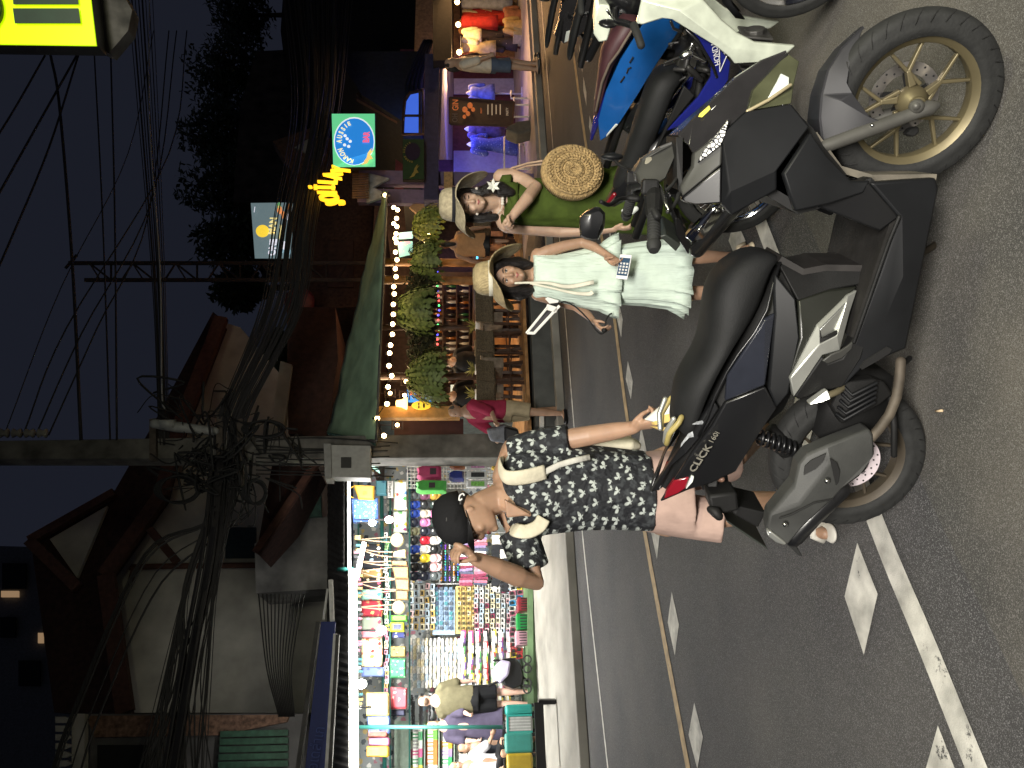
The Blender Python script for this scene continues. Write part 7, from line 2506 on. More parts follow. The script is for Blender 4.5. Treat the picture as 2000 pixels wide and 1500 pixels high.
g.build('bulb', mat('hot_bulb', (1, .8, .5), .3, emit=(1, .62, .25), es=30, noise=0), t, smooth=True)
lamp_point('spot_glow', S(834, 464, .55), 9, (1, .62, .28), .08)
for x, y in ((793, 745), (790, 772), (776, 830), (762, 768)):
    t = thing('lantern', 'small square wire lantern with orange flame bulb', 'lantern', S(x, y, .9), 'wire lanterns under the awning')
    g = MB(Matrix.Translation(S(x, y, .9)))
    for sx in (-1, 1):
        for sy in (-1, 1):
            g.bar((.05 * sx, .05 * sy, -.06), (.07 * sx, .07 * sy, .08), .012)
            g.bar((.07 * sx, -.07, .08 * sy), (.07 * sx, .07, .08 * sy), .012)
            g.bar((-.07, .07 * sx, .08 * sy), (.07, .07 * sx, .08 * sy), .012)
    g.tube([(0, 0, .08), (0, 0, .3)], .006, 4)
    g.build('cage', m_wdk, t)
    g = MB()
    g.ball(S(x, y, .9), .032)
    g.build('bulb', m_warm, t, smooth=True)
t = thing('lit_bell', 'bright amber bell shaped lamp at the golden panel', 'lamp', S(782, 788, .6))
g = MB()
g.lathe([(0, .09), (.05, .08), (.06, 0), (.1, -.08), (.09, -.09), (0, -.06)], S(784, 788, .6), (0, 0, 1), 16)
g.build('shade', mat('amber_glow', (1, .7, .3), .4, emit=(1, .6, .2), es=4, noise=0), t, smooth=True)
t = thing('carved_face', 'yellow lit oval carved face on the golden panel', 'carving', S(823, 792, .55))
g = MB()
g.ball(S(823, 792, .6), .12, 20, 12, None, (.6, .3, 1.25))
g.build('face', mat('yellow_face', (.85, .55, .06), .4, emit=(1, .6, .03), es=.9, noise=.1), t, smooth=True)
g = MB()
for nm, dx, dy, r in (('eye', -5, -3, .022), ('eye', -5, 3, .022), ('mouth', 5, 0, .034)):
    g = MB()
    g.ball(S(823 + dx, 792 + dy, .56), r, 8, 6, None, (1.2, .4, .5))
    g.build(nm, m_dark, t, smooth=True)
t = thing('menu_board', 'tan arched menu board with hand drawn letters', 'board', S(850, 405, 1.0))
pl = [(905, 398), (905, 424), (860, 424), (835, 423), (812, 415), (800, 404), (806, 399), (840, 396)]
g = MB()
g.prism([S(x, y, 1.0) for x, y in pl], TN * .06)
g.build('panel', mat('tan_board', (.48, .30, .17), .6, noise=.15), t)
text('Samir', .13, F(868, 410, .96) @ Matrix.Rotation(rad(-12), 4, 'Z'), m_dark, t)
# framed light boxes in the bar
screen('light_box', 'sign', 'pale lit box with dark figure near the plum panel', [(880, 752), (880, 772), (902, 772), (902, 752)], 2.0, glow('pale_box', (.8, .85, .7), .7), deco=[('figure', [(884, 758), (884, 766), (900, 767), (900, 757)], m_dark)])
t = thing('junction_box', 'small white meter box on the grey bar wall', 'box', S(1060, 828, .28))
g = MB()
g.prism([S(1053, 814, .28), S(1053, 836, .28), S(1062, 836, .28), S(1062, 814, .28)], -TN * .08)
g.build('cover', m_wmetal, t, bevel=.008)
# green awning
t = thing('awning', 'long green striped canvas awning over the bar', 'awning', S(740, 700, .2))
m_aw = mat('awning_green', (.24, .36, .23), .75, noise=.25, nscale=2, bump=.2, bscale=8)
rows = []
for i in range(41):
    u = i / 40
    lo, hi = S(753 - 20 * u ** 1.2, 374 + 486 * u, .15), S(750 - 110 * u ** .93, 374 + 474 * u, 1.7)
    row = []
    for k in range(9):
        f = k / 8
        p = lo.lerp(hi, f) + UP * .03 * math.sin(math.pi * f)
        p += TN * (.04 * math.sin(u * 50 + f * 11) + .05 * math.sin(u * 19 - f * 8))
        row.append(p)
    rows.append(row)
g = MB()
g.sheet(rows)
g.build('canvas', m_aw, t, smooth=True, solid=.01)
g = MB()
lo, hi = rows[-1][0], rows[-1][-1]
g.prism([lo, hi, hi - UP * .05 + TN * .2, lo + TN * 1.4 + UP * .05], TT * -.02)
g.build('end_flap', mat('awning_dark', (.045, .11, .085), .75, noise=.2), t)
g = MB()
g.tube([S(756, 374, .12), S(735, 860, .12)], .022, 8)
for i in (6, 14, 22, 30, 38):
    g.tube([p - UP * .02 for p in rows[i]], .014, 6)
g.tube([S(733, 862, .15), S(655, 846, 1.7)], .03, 8)
g.build('frame', m_grey, t, smooth=True)
# ---------------------------------------------------------------- far side, right: boutique and clothes stall
m_blw = mat('lavender_wall', (.34, .34, .55), .7, noise=.08)
t = thing('boutique', 'blue lit boutique front with maroon wall and pale ceiling panel', 'shop', S(1040, 220, 3.0))
A, B_ = S(1040, 392, 3.6), S(1040, 104, 3.6)
g = MB()
g.prism([V((A.x, A.y, .1)), V((B_.x, B_.y, .1)), V((B_.x, B_.y, 3.0)), V((A.x, A.y, 3.0))], TN * .1)
g.build('back_wall', mat('maroon_wall', (.10, .03, .05), .7, noise=.2), t)
g = MB()
a, b, c, d = S(858, 312, .9), S(866, 112, .9), S(886, 112, 3.6), S(884, 312, 3.6)
g.prism([a, b, c, d], UP * .05)
g.build('ceiling_panel', m_blw, t)
g = MB()
g.prism([S(886, 296, 3.55), S(886, 345, 3.55), S(1010, 345, 3.55), S(1010, 296, 3.55)], -TN * .03)
g.build('pale_panel', m_blw, t)
g = MB()
g.prism([S(886, 155, 3.55), S(886, 185, 3.55), S(1020, 185, 3.55), S(1020, 155, 3.55)], -TN * .03)
g.build('pale_panel', m_blw, t)
g = MB()
g.prism([S(828, 390, .7), S(830, 105, .7), S(858, 105, .7), S(856, 390, .7)], TN * .3)
g.build('fascia', mat('fascia_blue', (.05, .05, .12), .6, noise=.2), t)
for y in (352, 388):
    g = MB()
    a = S(880, y, 1.0)
    g.bar(V((a.x, a.y, .1)), V((a.x, a.y, 3.4)), .25, .25)
    g.build('pillar', mat('pillar_violet', (.14, .10, .2), .6), t)
lamp_area('boutique_light', S(868, 210, 1.6), S(1000, 220, 2.6), 2.2, 60, (.16, .18, 1.0), 1.0)
lamp_point('arch_light', S(800, 205, 1.6), 10, (.15, .35, 1.0), .2)
screen('light_box', 'sign', 'small dark menu box with warm letters beside the pillar', [(867, 336), (867, 378), (884, 378), (884, 336)], .8, mat('menu_warm', (.16, .10, .05), .5, emit=(.5, .3, .12), es=.15, noise=.5, nscale=20))
# arched window above
t = thing('arched_window', 'arched window glowing blue above the boutique', 'window', S(810, 210, 1.2))
pl = [(826, 176), (800, 182), (791, 196), (788, 225), (787, 262), (826, 262)]
g = MB()
g.prism([S(x, y, 1.2) for x, y in pl], TN * .03)
g.build('pane', mat('blue_glass', (.05, .12, .5), .3, emit=(.06, .16, .8), es=.8, noise=.3, nscale=2), t)
g = MB()
g.tube([S(x, y, 1.15) for x, y in pl + pl[:1]], .035, 6)
g.bar(S(820, 176, 1.15), S(820, 262, 1.15), .05, .05)
g.bar(S(788, 226, 1.15), S(826, 226, 1.15), .04, .04, up=(1, 0, 0))
g.build('frame', m_wdk, t, smooth=True)


def dress_mesh(g, x0, x1, y, d, w0=.17, w1=.26, arms=True):
    a, b = S(x0, y, d), S(x1, y, d)
    H = a.z - b.z
    rings = []
    for z, w_, dd in ((0, .07, .05), (.03, w0, .09), (.12, w0 * 1.05, .11), (.38, w0 * .82, .10), (.5, w0 * .95, .11), (.8, w1 * .9, .14), (1, w1, .15)):
        rings.append([V((a.x, a.y, a.z - z * H)) + TT * w_ * math.cos(q) * (1 + .06 * z * math.sin(q * 6)) + TN * dd * math.sin(q) for q in [2 * math.pi * k / 20 for k in range(20)]])
    g.rings(rings)
    if arms:
        for sg in (-1, 1):
            p = V((a.x, a.y, a.z - .05 * H)) + TT * w0 * sg
            g.tube([p, p + TT * .06 * sg - UP * .16, p + TT * .07 * sg - UP * .26], [.07, .065, .06], 10, rnd_cap=True)


m_bd = printm('print_blue_dress', '#3f4fb0', ['#8fa0e8', '#5f70d0', '#2f3a90'], 26, .3)
m_bd2 = mat('blue_shirt', (.12, .16, .42), .8, noise=.25)
for y, x0, x1, m_, lab in ((282, 920, 1010, m_bd, 'mannequin in a blue patterned long dress left of the poster'), (252, 915, 985, mat('dusk_dress', (.10, .07, .18), .8, noise=.4), 'mannequin in a dark violet dress close to the poster'), (182, 918, 966, m_bd2, 'mannequin in a blue shirt and pale scarf right of the poster')):
    t = thing('mannequin', lab, 'mannequin', S(1040, y, 2.0), 'mannequins of the boutique')
    g = MB()
    dress_mesh(g, x0, x1, y, 2.0)
    g.build('garment', m_, t, smooth=True)
    g = MB()
    p = S(x0, y, 2.0)
    g.tube([p - UP * .02, p + UP * .04, p + UP * .07], [.06, .045, .02], 10, rnd_cap=True)
    q = S(x1, y, 2.0)
    g.tube([q, V((q.x, q.y, .15))], .02, 6)
    g.lathe([(0, .13), (.16, .13), (.15, .16), (0, .17)], V((q.x, q.y, 0)), (0, 0, 1), 14)
    g.build('stand', m_wmetal, t, smooth=True)
# poster stand GIN
t = thing('poster_stand', 'dark gin poster with orange drinks on a metal stand', 'sign', S(1050, 210, .9))
P = [S(878, 191, .9), S(879, 242, .9), S(1000, 246, .9), S(1004, 200, .9)]
g = MB()
g.prism(P, TN * .03)
g.build('panel', mat('poster_dark', (.020, .015, .014), .5, noise=.2, emit=(.03, .015, .01), es=.4), t)
g = MB()
for i in range(4):
    g.bar(P[i], P[(i + 1) % 4], .03, .04)
g.build('frame', m_wdk, t)
nf = TN * -.03
m_or = mat('poster_orange', (.65, .2, .05), .5, emit=(.6, .15, .04), es=.45, noise=.2)
m_cr = mat('poster_cream', (.6, .5, .36), .5, emit=(.5, .4, .28), es=.35, noise=0)
text('GIN', .17, F(890, 205, .85), m_or, t)
text('OH', .15, F(889, 230, .85), mat('poster_grey', (.12, .12, .13), .5), t)
text('FRUITY', .045, F(940, 216, .85), m_or, t)
for i, wd in enumerate((19, 22, 18, 20)):
    g = MB()
    g.prism([S(x, y, .87) for x, y in ((952 + 8 * i, 214 - wd / 2), (952 + 8 * i, 214 + wd / 2), (954 + 8 * i, 214 + wd / 2), (954 + 8 * i, 214 - wd / 2))], -TN * .005)
    g.build('small_print', m_cr, t)
text('PARTY', .07, F(991, 218, .85), m_cr, t)
for x, y, r in ((908, 214, .06), (914, 222, .05), (918, 206, .06), (907, 228, .04), (924, 214, .045)):
    g = MB()
    g.ball(S(x, y, .87), r, 8, 6, None, (1, .2, .9))
    g.build('glass_picture', m_or, t, smooth=True)
g = MB()
for y in (205, 228):
    g.tube([S(1002, y, .95), S(1048, y, .9)], .018, 6)
for x in (1004, 1038):
    g.tube([S(x, 190, .95), S(x, 230, .95)], .015, 6)
g.tube([S(998, 178, 1.0), S(998, 192, 1.0), S(1046, 192, 1.0)], .02, 6)
g.build('legs', m_wmetal, t, smooth=True)
g = MB()
g.prism([S(1034, 192, .8), S(1034, 228, .8), S(1050, 232, .8), S(1050, 192, .8)], TN * .3)
for k in range(3):
    g.prism([S(1040, 196 + 11 * k, .79), S(1040, 204 + 11 * k, .79), S(1047, 204 + 11 * k, .79), S(1047, 196 + 11 * k, .79)], -TN * .006)
g.build('base_block', m_conc, t, bevel=.01)
t = thing('fabric_bundle', 'grey cloth bundle slumped beside the poster stand', 'bundle', S(1040, 240, .9))
g = MB()
g.prism([S(x, y, .85) for x, y in ((990, 246), (988, 252), (1010, 262), (1040, 254), (1048, 240), (1040, 232), (1010, 236))], TN * .3)
g.build('cloth', cloth('grey_tarp', (.10, .10, .09)), t, bevel=.05)
t = thing('rack', 'metal tube clothes rack between the poster and the mannequin', 'rack', S(1040, 300, 1.3))
g = MB()
for y in (268, 330):
    g.tube([S(985, y, 1.3), S(1050, y, 1.3)], .018, 6)
for x in (985, 1015, 1040):
    g.tube([S(x, 268, 1.3), S(x, 330, 1.3)], .016, 6)
g.build('tubes', m_wmetal, t, smooth=True)
# roof edge and gable over the boutique
t = thing('gabled_house', 'dark house with brown gable and curved black eaves', 'house', S(800, 200, 2.2))
g = MB()
g.prism([S(x, y, 2.4) for x, y in ((705, 190), (790, 132), (800, 165), (786, 235))], TN * 2)
g.build('gable', mat('brown_boards', (.055, .034, .024), .8, noise=.3), t)
g = MB()
g.prism([S(x, y, 2.2) for x, y in ((650, 100), (708, 186), (788, 238), (788, 395), (820, 395), (826, 100))], TN * 3)
g.build('dark_wall', mat('night_wall', (.012, .012, .012), .9, noise=.3), t)
g = MB()
for k in range(4):
    g.tube(curve_pts([S(800 + 7 * k, 205 - 6 * k, 1.9), S(796 + 8 * k, 165, 1.9), S(812 + 6 * k, 120, 1.9), S(830 + 4 * k, 80, 1.9)], 4), .05, 6)
g.build('eaves', m_gblk, t, smooth=True)
g = MB()
g.bar(S(702, 190, 2.35), S(792, 130, 2.35), .08, .2)
g.bar(S(702, 190, 2.35), S(788, 238, 2.35), .08, .2)
g.build('barge_board', m_wdk, t)
# clothes stall at the far right
t = thing('clothes_stall', 'warmly lit clothes stall at the right edge', 'stall', S(1040, 40, 2.5))
A, B_ = S(1040, 112, 3.0), S(1040, -260, 3.0)
g = MB()
g.prism([V((A.x, A.y, .1)), V((B_.x, B_.y, .1)), V((B_.x, B_.y, 2.6)), V((A.x, A.y, 2.6))], TN * .1)
g.build('back_wall', mat('ochre_wall', (.34, .20, .10), .8, noise=.25), t)
g = MB()
g.prism([S(880, 115, .6), S(880, -260, .6), S(886, -260, 3.0), S(886, 115, 3.0)], UP * .1)
g.prism([S(846, 118, .5), S(842, -260, .5), S(882, -260, .6), S(882, 118, .6)], TN * .2)
g.build('roof', mat('night_roof', (.02, .018, .016), .8, noise=.3), t)
g = MB()
for x in (900, 950):
    g.tube([S(x, 112, 2.2), S(x, -200, 2.2)], .02, 6)
g.build('rails', m_steel, t, smooth=True)
lamp_area('clothes_stall_light', S(893, 40, 1.3), S(1000, 30, 2.2), 2.5, 42, (1, .60, .26), 1.0)
lamp_area('clothes_stall_spill', S(893, 30, .9), S(1090, 60, -3), 3.0, 150, (1, .55, .22), .6, 150)
for x, y in ((895, 48), (897, 102), (893, 4)):
    g = MB()
    g.ball(S(x, y, 1.2), .055)
    q = thing('hanging_bulb', 'warm bare bulb under the clothes stall roof', 'lamp', S(x, y, 1.2), 'bulbs of the clothes stall')
    g.build('bulb', mat('warm_big', (1, .8, .5), .3, emit=(1, .64, .24), es=18, noise=0), q, smooth=True)
gs = [(108, 903, 955, '#d9c08a', 'cream top'), (92, 903, 968, '#cbb07a', 'cream dress'), (84, 955, 1010, '#3a3030', 'dark plaid skirt'), (70, 905, 940, '#d8c49a', 'cream blouse'), (62, 935, 1012, '#5a4a44', 'grey plaid shirt'), (52, 898, 945, '#c98f4a', 'orange top'), (42, 900, 972, '#b0251c', 'red dress'), (34, 902, 1000, '#c0301f', 'long red dress'), (24, 920, 1020, '#a3231b', 'red maxi dress with orange hem'), (14, 905, 960, '#cdb98f', 'cream shirt'), (4, 900, 1000, '#7d7f86', 'blue grey dress'), (-8, 905, 1010, '#b58a5a', 'tan dress'), (120, 900, 930, '#b05a4a', 'brick red top'), (76, 1000, 1035, '#6a2a30', 'wine shorts'), (30, 985, 1040, '#8f5a3a', 'brown bag'), (50, 985, 1035, '#bf9a5a', 'straw crate')]
for y, x0, x1, c, lab in gs:
    g = MB()
    d_ = 1.7 + rnd.uniform(-.3, .4)
    dress_mesh(g, x0, x1, y, d_, .13 + rnd.uniform(0, .05), .18, arms=x1 - x0 < 60)
    one(g, 'garment', printm('fab_' + c[1:], c, ['#d8c8a8', c, '#6a5040', c], 14, .12) if 'plaid' in lab or 'hem' in lab else mat('fab_' + c[1:], c, .85, noise=.2), lab + ' hanging in the warm clothes stall', 'garment', 'clothes hung in the stall', smooth=True)
g = MB()
g.prism([S(x, y, 1.4) for x, y in ((1003, 44), (1003, 68), (1042, 70), (1042, 42))], TN * .3)
one(g, 'display_box', mat('cream_box', (.45, .36, .22), .7, noise=.2), 'cream box standing under the red dresses', 'box', bevel=.01)
# ---------------------------------------------------------------- houses, pole, cables, trees and signs above the shops
m_roof = mat('red_tile', (.034, .013, .009), .85, noise=.35, nscale=9, bump=.6, bscale=26)
m_barge = mat('red_brown_board', (.09, .038, .024), .8, noise=.2)
m_stucco = mat('old_stucco', (.40, .385, .33), .9, noise=.16, nscale=2, bump=.2, bscale=8)
m_stone = mat('dark_stone', (.055, .045, .038), .9, noise=.5, nscale=2.5, bump=.5, bscale=8)


def slab(parent, name, pts, d, th, m):
    g = MB()
    g.prism([S(x, y, d) for x, y in pts], TN * th)
    return g.build(name, m, parent)


h = thing('stucco_house', 'pale two storey house with red tiled gable roofs behind the stall', 'house', S(600, 1150, 6))
slab(h, 'wall', [(205, 1122), (315, 968), (354, 826), (440, 630), (470, 640), (640, 840), (660, 1392), (243, 1392)], 6.2, 4, m_stucco)
slab(h, 'roof', [(416, 609), (300, 827), (220, 965), (60, 1056), (106, 1392), (243, 1392), (205, 1122), (315, 968), (354, 824), (433, 623)], 5.6, .5, m_roof)
slab(h, 'gable', [(97, 1053), (209, 988), (194, 1024), (150, 1128)], 5.45, .1, m_stucco)
for a, b, w_ in (((58, 1056), (152, 1148), .20), ((58, 1056), (224, 962), .16), ((433, 621), (354, 825), .28), ((354, 825), (315, 968), .28), ((315, 968), (205, 1124), .28), ((208, 1122), (245, 1392), .30), ((293, 1034), (345, 1097), .14)):
    g = MB()
    g.bar(S(*a, 5.35), S(*b, 5.35), .16, w_)
    g.build('barge_board', m_barge, h)
g = MB()
for y0 in (1106,):
    g.tube(curve_pts([S(255, 1135, 6.0), S(262, 1112, 6.0), S(275, 1107, 6.0), S(495, 1104, 6.0), S(640, 1104, 6.0)], 4), .06, 8)
g.build('downpipe', m_barge, h, smooth=True)
slab(h, 'window', [(440, 1030), (440, 1090), (500, 1090), (500, 1030)], 6.15, .1, mat('dark_pane', (.02, .03, .03), .2))
h2 = thing('red_roof', 'low red tiled roof sloping above the green awning', 'roof', S(620, 760, 2.5))
slab(h2, 'tiles', [(560, 600), (655, 600), (660, 700), (637, 856), (563, 846)], 2.6, 1.5, m_roof)
slab(h2, 'white_verge', [(548, 705), (570, 712), (553, 842), (526, 850)], 2.5, .2, m_stucco)
h3 = thing('red_roof', 'red tiled lean-to roof left of the utility pole', 'roof', S(560, 980, 2.8))
slab(h3, 'tiles', [(533, 898), (618, 905), (560, 1013), (500, 1078), (508, 1040)], 3.0, 1.2, m_roof)
g = MB()
g.bar(S(618, 905, 2.9), S(500, 1080, 2.9), .14, .12)
g.build('verge', m_barge, h3)
slab(thing('concrete_block', 'stained grey concrete parapet block above the stall roof', 'parapet', S(560, 1100, 4.5)), 'block', [(497, 1062), (590, 1010), (640, 1010), (640, 1150), (500, 1158)], 4.5, 1.2, mat('stained_concrete', (.20, .195, .18), .9, noise=.45, nscale=1.6))
slab(thing('green_panel', 'dark green metal panel below the red lean-to roof', 'panel', S(600, 980, 4)), 'sheet', [(575, 960), (625, 940), (628, 1008), (565, 1010)], 4.2, .1, mat('green_sheet', (.03, .08, .06), .7, noise=.2))
h4 = thing('brick_house', 'house with brick band and green shutters at the left edge', 'house', S(500, 1450, 5))
slab(h4, 'wall', [(165, 1394), (165, 1640), (640, 1640), (600, 1394)], 4.6, 3, m_concd)
slab(h4, 'brick_band', [(168, 1398), (185, 1440), (430, 1436), (560, 1410), (565, 1396)], 4.5, .1, mat('brick', (.20, .115, .075), .9, noise=.4, nscale=14, bump=.6, bscale=20))
slab(h4, 'window', [(190, 1455), (190, 1600), (285, 1600), (285, 1455)], 4.55, .06, m_dark)
for k in range(6):
    slab(h4, 'shutter_slat', [(430 - k, 1428 + 15 * k), (430 - k, 1440 + 15 * k), (562, 1437 + 15 * k), (562, 1425 + 15 * k)], 4.45, .08, mat('shutter_green', (.045, .115, .07), .6, noise=.25))
for k in range(7):
    slab(h4, 'baluster', [(108, 1400 + 17 * k), (108, 1412 + 17 * k), (128, 1412 + 17 * k), (142, 1406 + 17 * k), (128, 1400 + 17 * k)], 4.2, .1, m_stucco)
slab(h4, 'balcony_rail', [(140, 1394), (140, 1640), (165, 1640), (165, 1394)], 4.25, .15, m_stucco)
h5 = thing('apartment_block', 'grey apartment block with two lit windows at the upper left', 'building', S(60, 1300, 30))
slab(h5, 'wall', [(-160, 1062), (60, 1068), (700, 1068), (700, 1800), (-160, 1800)], 30, 8, mat('night_concrete', (.16, .165, .175), .9, noise=.15))
for q, lit in (((2, 1154, 36, 1166), 1), ((74, 1236, 84, 1256), 1), ((4, 1100, 50, 1150), 0), ((36, 1290, 78, 1340), 0), ((0, 1205, 30, 1245), 0)):
    x0, y0, x1, y1 = q
    slab(h5, 'window', [(x0, y0), (x0, y1), (x1, y1), (x1, y0)], 29.8, .1, mat('lit_window', (.5, .36, .22), .5, emit=(.75, .48, .26), es=.35, noise=.1) if lit else m_dark)
h6 = thing('dark_house', 'unlit brown house with small gable behind the lit signs', 'house', S(650, 420, 7))
slab(h6, 'wall', [(560, 290), (760, 240), (760, 600), (600, 600), (560, 500)], 7, 4, mat('brown_wall', (.06, .030, .020), .9, noise=.35))
slab(h6, 'gable', [(533, 276), (606, 250), (640, 300), (575, 345)], 6.8, .4, mat('gable_brown', (.13, .075, .05), .9, noise=.3))
slab(h6, 'gable_vent', [(575, 288), (604, 270), (600, 300)], 6.7, .05, m_stucco)
slab(h6, 'shutters', [(640, 470), (640, 560), (690, 560), (690, 470)], 6.9, .08, m_wdk)
slab(thing('stone_tower', 'dark rough stone house rising behind the trees', 'building', S(600, 250, 12)), 'wall', [(470, 205), (500, 100), (700, 90), (700, 400), (455, 395), (462, 300)], 12, 5, m_stone)
slab(thing('night_block', 'black shape of a house above the boutique', 'building', S(700, 60, 9)), 'wall', [(560, -120), (548, 60), (560, 160), (700, 200), (840, 160), (840, -120)], 9, 4, mat('night_wall', (.012, .012, .012), .9))
# trees
m_leaf = mat('night_leaf', (.045, .06, .03), .7, noise=.5, nscale=3)
for cx, cy, rx, ry, d, lab in ((470, 30, 55, 80, 15, 'dark tree crown at the right edge of the sky'), (450, 150, 75, 75, 14.5, 'broad dark tree second from the right'), (440, 265, 85, 70, 14, 'tall dark tree left of the broad one'), (460, 370, 98, 70, 13.5, 'dark tree behind the lit restaurant board'), (470, 470, 82, 55, 13, 'dark tree right of the lattice mast'), (468, 565, 45, 38, 13, 'small dark tree left of the lattice mast'), (545, 690, 20, 40, 12, 'small tree peeping over the white verge')):
    c = S(cx, cy, d)
    k_ = (c - CAMP).dot(V((0, CP, -SP))) / FPX
    t = thing('tree', lab, 'tree', V((c.x, c.y, 0)), 'trees behind the roofs')
    g = MB()
    for q in range(2600):
        a, b = rnd.uniform(0, 6.28), math.acos(rnd.uniform(-1, 1))
        r = rnd.random() ** .4 * (1 + .16 * math.sin(a * 3 + cx) + .14 * math.sin(b * 5 + cy))
        p = c + TT * rx * 0 + V((math.cos(a) * math.sin(b) * ry * k_ * r, math.sin(a) * math.sin(b) * ry * k_ * r, math.cos(b) * rx * k_ * r))
        d1 = V((rnd.uniform(-1, 1), rnd.uniform(-1, 1), rnd.uniform(-1, .6))).normalized()
        s1 = d1.orthogonal().normalized() * .075
        g.add([p, p + d1 * .15 + s1, p + d1 * .3, p + d1 * .15 - s1], [(0, 1, 2, 3)])
    g.build('crown', m_leaf, t)
    g = MB()
    g.tube([V((c.x, c.y, 0)), V((c.x + .2, c.y, c.z * .6)), c], [.28, .2, .06], 8)
    for q in range(5):
        g.tube([c - UP * .8, c + V((math.cos(q * 1.3) * ry * k_ * .6, math.sin(q * 1.3) * ry * k_ * .6, rx * k_ * .4))], [.08, .02], 6)
    g.build('trunk', m_wdk, t, smooth=True)
# lattice mast
t = thing('lattice_mast', 'thin dark steel lattice mast with two chords', 'mast', S(760, 530, 6))
g = MB()
m_mast = mat('mast_rust', (.035, .024, .018), .8, noise=.3)
for y, x0 in ((514, 135), (547, 166)):
    g.bar(S(x0, y, 5.8), S(790, y, 5.8), .09, .09, up=(1, 0, 0))
for k in range(12):
    x = 175 + 42 * k
    g.bar(S(x, 514, 5.8), S(x + (0 if k % 2 else 42), 547, 5.8), .04)
    g.bar(S(x + 42 * (k % 2), 514, 5.8), S(x + 21, 547, 5.8), .035)
g.bar(S(128, 524, 5.8), S(150, 498, 5.8), .05)
g.build('truss', m_mast, t)
t = thing('round_dish', 'dull red round dish on the dark roof beside the mast', 'dish', S(585, 590, 5))
g = MB()
g.ball(S(585, 590, 5.5), .36, 24, 14, None, (1, .5, 1))
g.build('disc', mat('dull_red', (.085, .012, .014), .6, noise=.2), t, smooth=True)
# utility pole
t = thing('utility_pole', 'square concrete utility pole loaded with cables and a grey meter box', 'pole', S(1100, 878, .55))
g = MB()
b = S(1100, 878, .55)
zt = S(-40, 872, .55).z
g.rings([[V((b.x, b.y, z)) + (TT * sx + TN * sy) * w_ for sx, sy in ((-1, -1), (1, -1), (1, 1), (-1, 1))] for z, w_ in ((0, .20), (3, .18), (zt, .14))])
g.build('shaft', mat('pole_concrete', (.13, .125, .11), .9, noise=.35, nscale=4, bump=.3, bscale=20), t, bevel=.015)
g = MB()
g.prism([S(632, 868, .2), S(634, 931, .2), S(724, 933, .2), S(724, 870, .2)], TN * .2)
bx = g.build('meter_box', mat('box_grey', (.36, .36, .33), .6, noise=.1), t, bevel=.012)
g = MB()
g.prism([S(666, 893, .19), S(666, 914, .19), S(686, 914, .19), S(686, 893, .19)], -TN * .006)
g.build('warning_plate', m_grey, bx)
g = MB()
g.prism([S(632, 866, .17), S(634, 934, .17), S(648, 934, .17), S(646, 866, .17)], TN * .26)
g.build('box_hood', mat('hood_grey', (.27, .27, .25), .6), bx, bevel=.006)
for k in range(4):
    g = MB()
    p = S(8 + 25 * k, 846, .4)
    g.lathe([(.03, -.07), (.07, -.05), (.04, 0), (.07, .05), (.03, .07)], p, (0, 0, 1), 10)
    g.build('insulator', m_conc, t, smooth=True)
for x, y0, y1 in ((430, 800, 960), (470, 820, 950), (300, 820, 900)):
    g = MB()
    g.bar(S(x, y0, .35), S(x, y1, .35), .09, .09)
    g.build('cross_arm', mat('arm_wood', (.08, .065, .05), .8, noise=.3), t)
g = MB()
g.tube([S(302, 828, .3), S(345, 834, .3), S(420, 842, .3)], [.07, .08, .06], 10, rnd_cap=True)
g.box(S(328, 828, .25), (.12, .12, .2))
g.build('cable_joint', mat('joint_pale', (.30, .31, .29), .6, noise=.2), t, smooth=True)
for q in range(3):
    g = MB()
    cx, cy, rx, ry = ((343, 956, 42, 24), (495, 962, 22, 21), (512, 838, 40, 14))[q]
    for k in range(5):
        g.tube([S(cx + (rx - k) * math.cos(a) + k * 2, cy + (ry + k * .8) * math.sin(a), .25 - .02 * k) for a in [2 * math.pi * j / 24 for j in range(25)]], .016, 5)
    g.build('cable_coil', m_rub, t, smooth=True)
g = MB()
for k in range(70):
    a = V((rnd.gauss(440, 55), rnd.gauss(885, 45), 0))
    P = [S(a.x + rnd.gauss(0, 30), a.y + rnd.gauss(0, 30), .3 + rnd.uniform(-.2, .2)) for _ in range(4)]
    g.tube(curve_pts(P, 5), rnd.choice([.008, .012, .018]), 5)
for k in range(9):
    y = 862 + 8 * k
    g.tube(curve_pts([S(500, y, .3), S(620, y + rnd.uniform(-8, 8), .28), S(740 + rnd.uniform(0, 40), y + rnd.uniform(-6, 6), .3)], 4), .010, 5)
g.build('cable_tangle', m_rub, t, smooth=True)
# overhead cables, each its own
m_cab = mat('cable_black', (.014, .013, .013), .6, noise=.2)
m_cabg = mat('cable_grey', (.30, .30, .30), .6, noise=.1)


def cable(pts, r, lab, grp, m_=None, jit=0):
    P = curve_pts([S(x, y, d) for x, y, d in pts], 6)
    g = MB()
    g.tube(P, r, 5)
    one(g, 'overhead_cable', m_ or m_cab, lab, 'cable', grp, smooth=True)


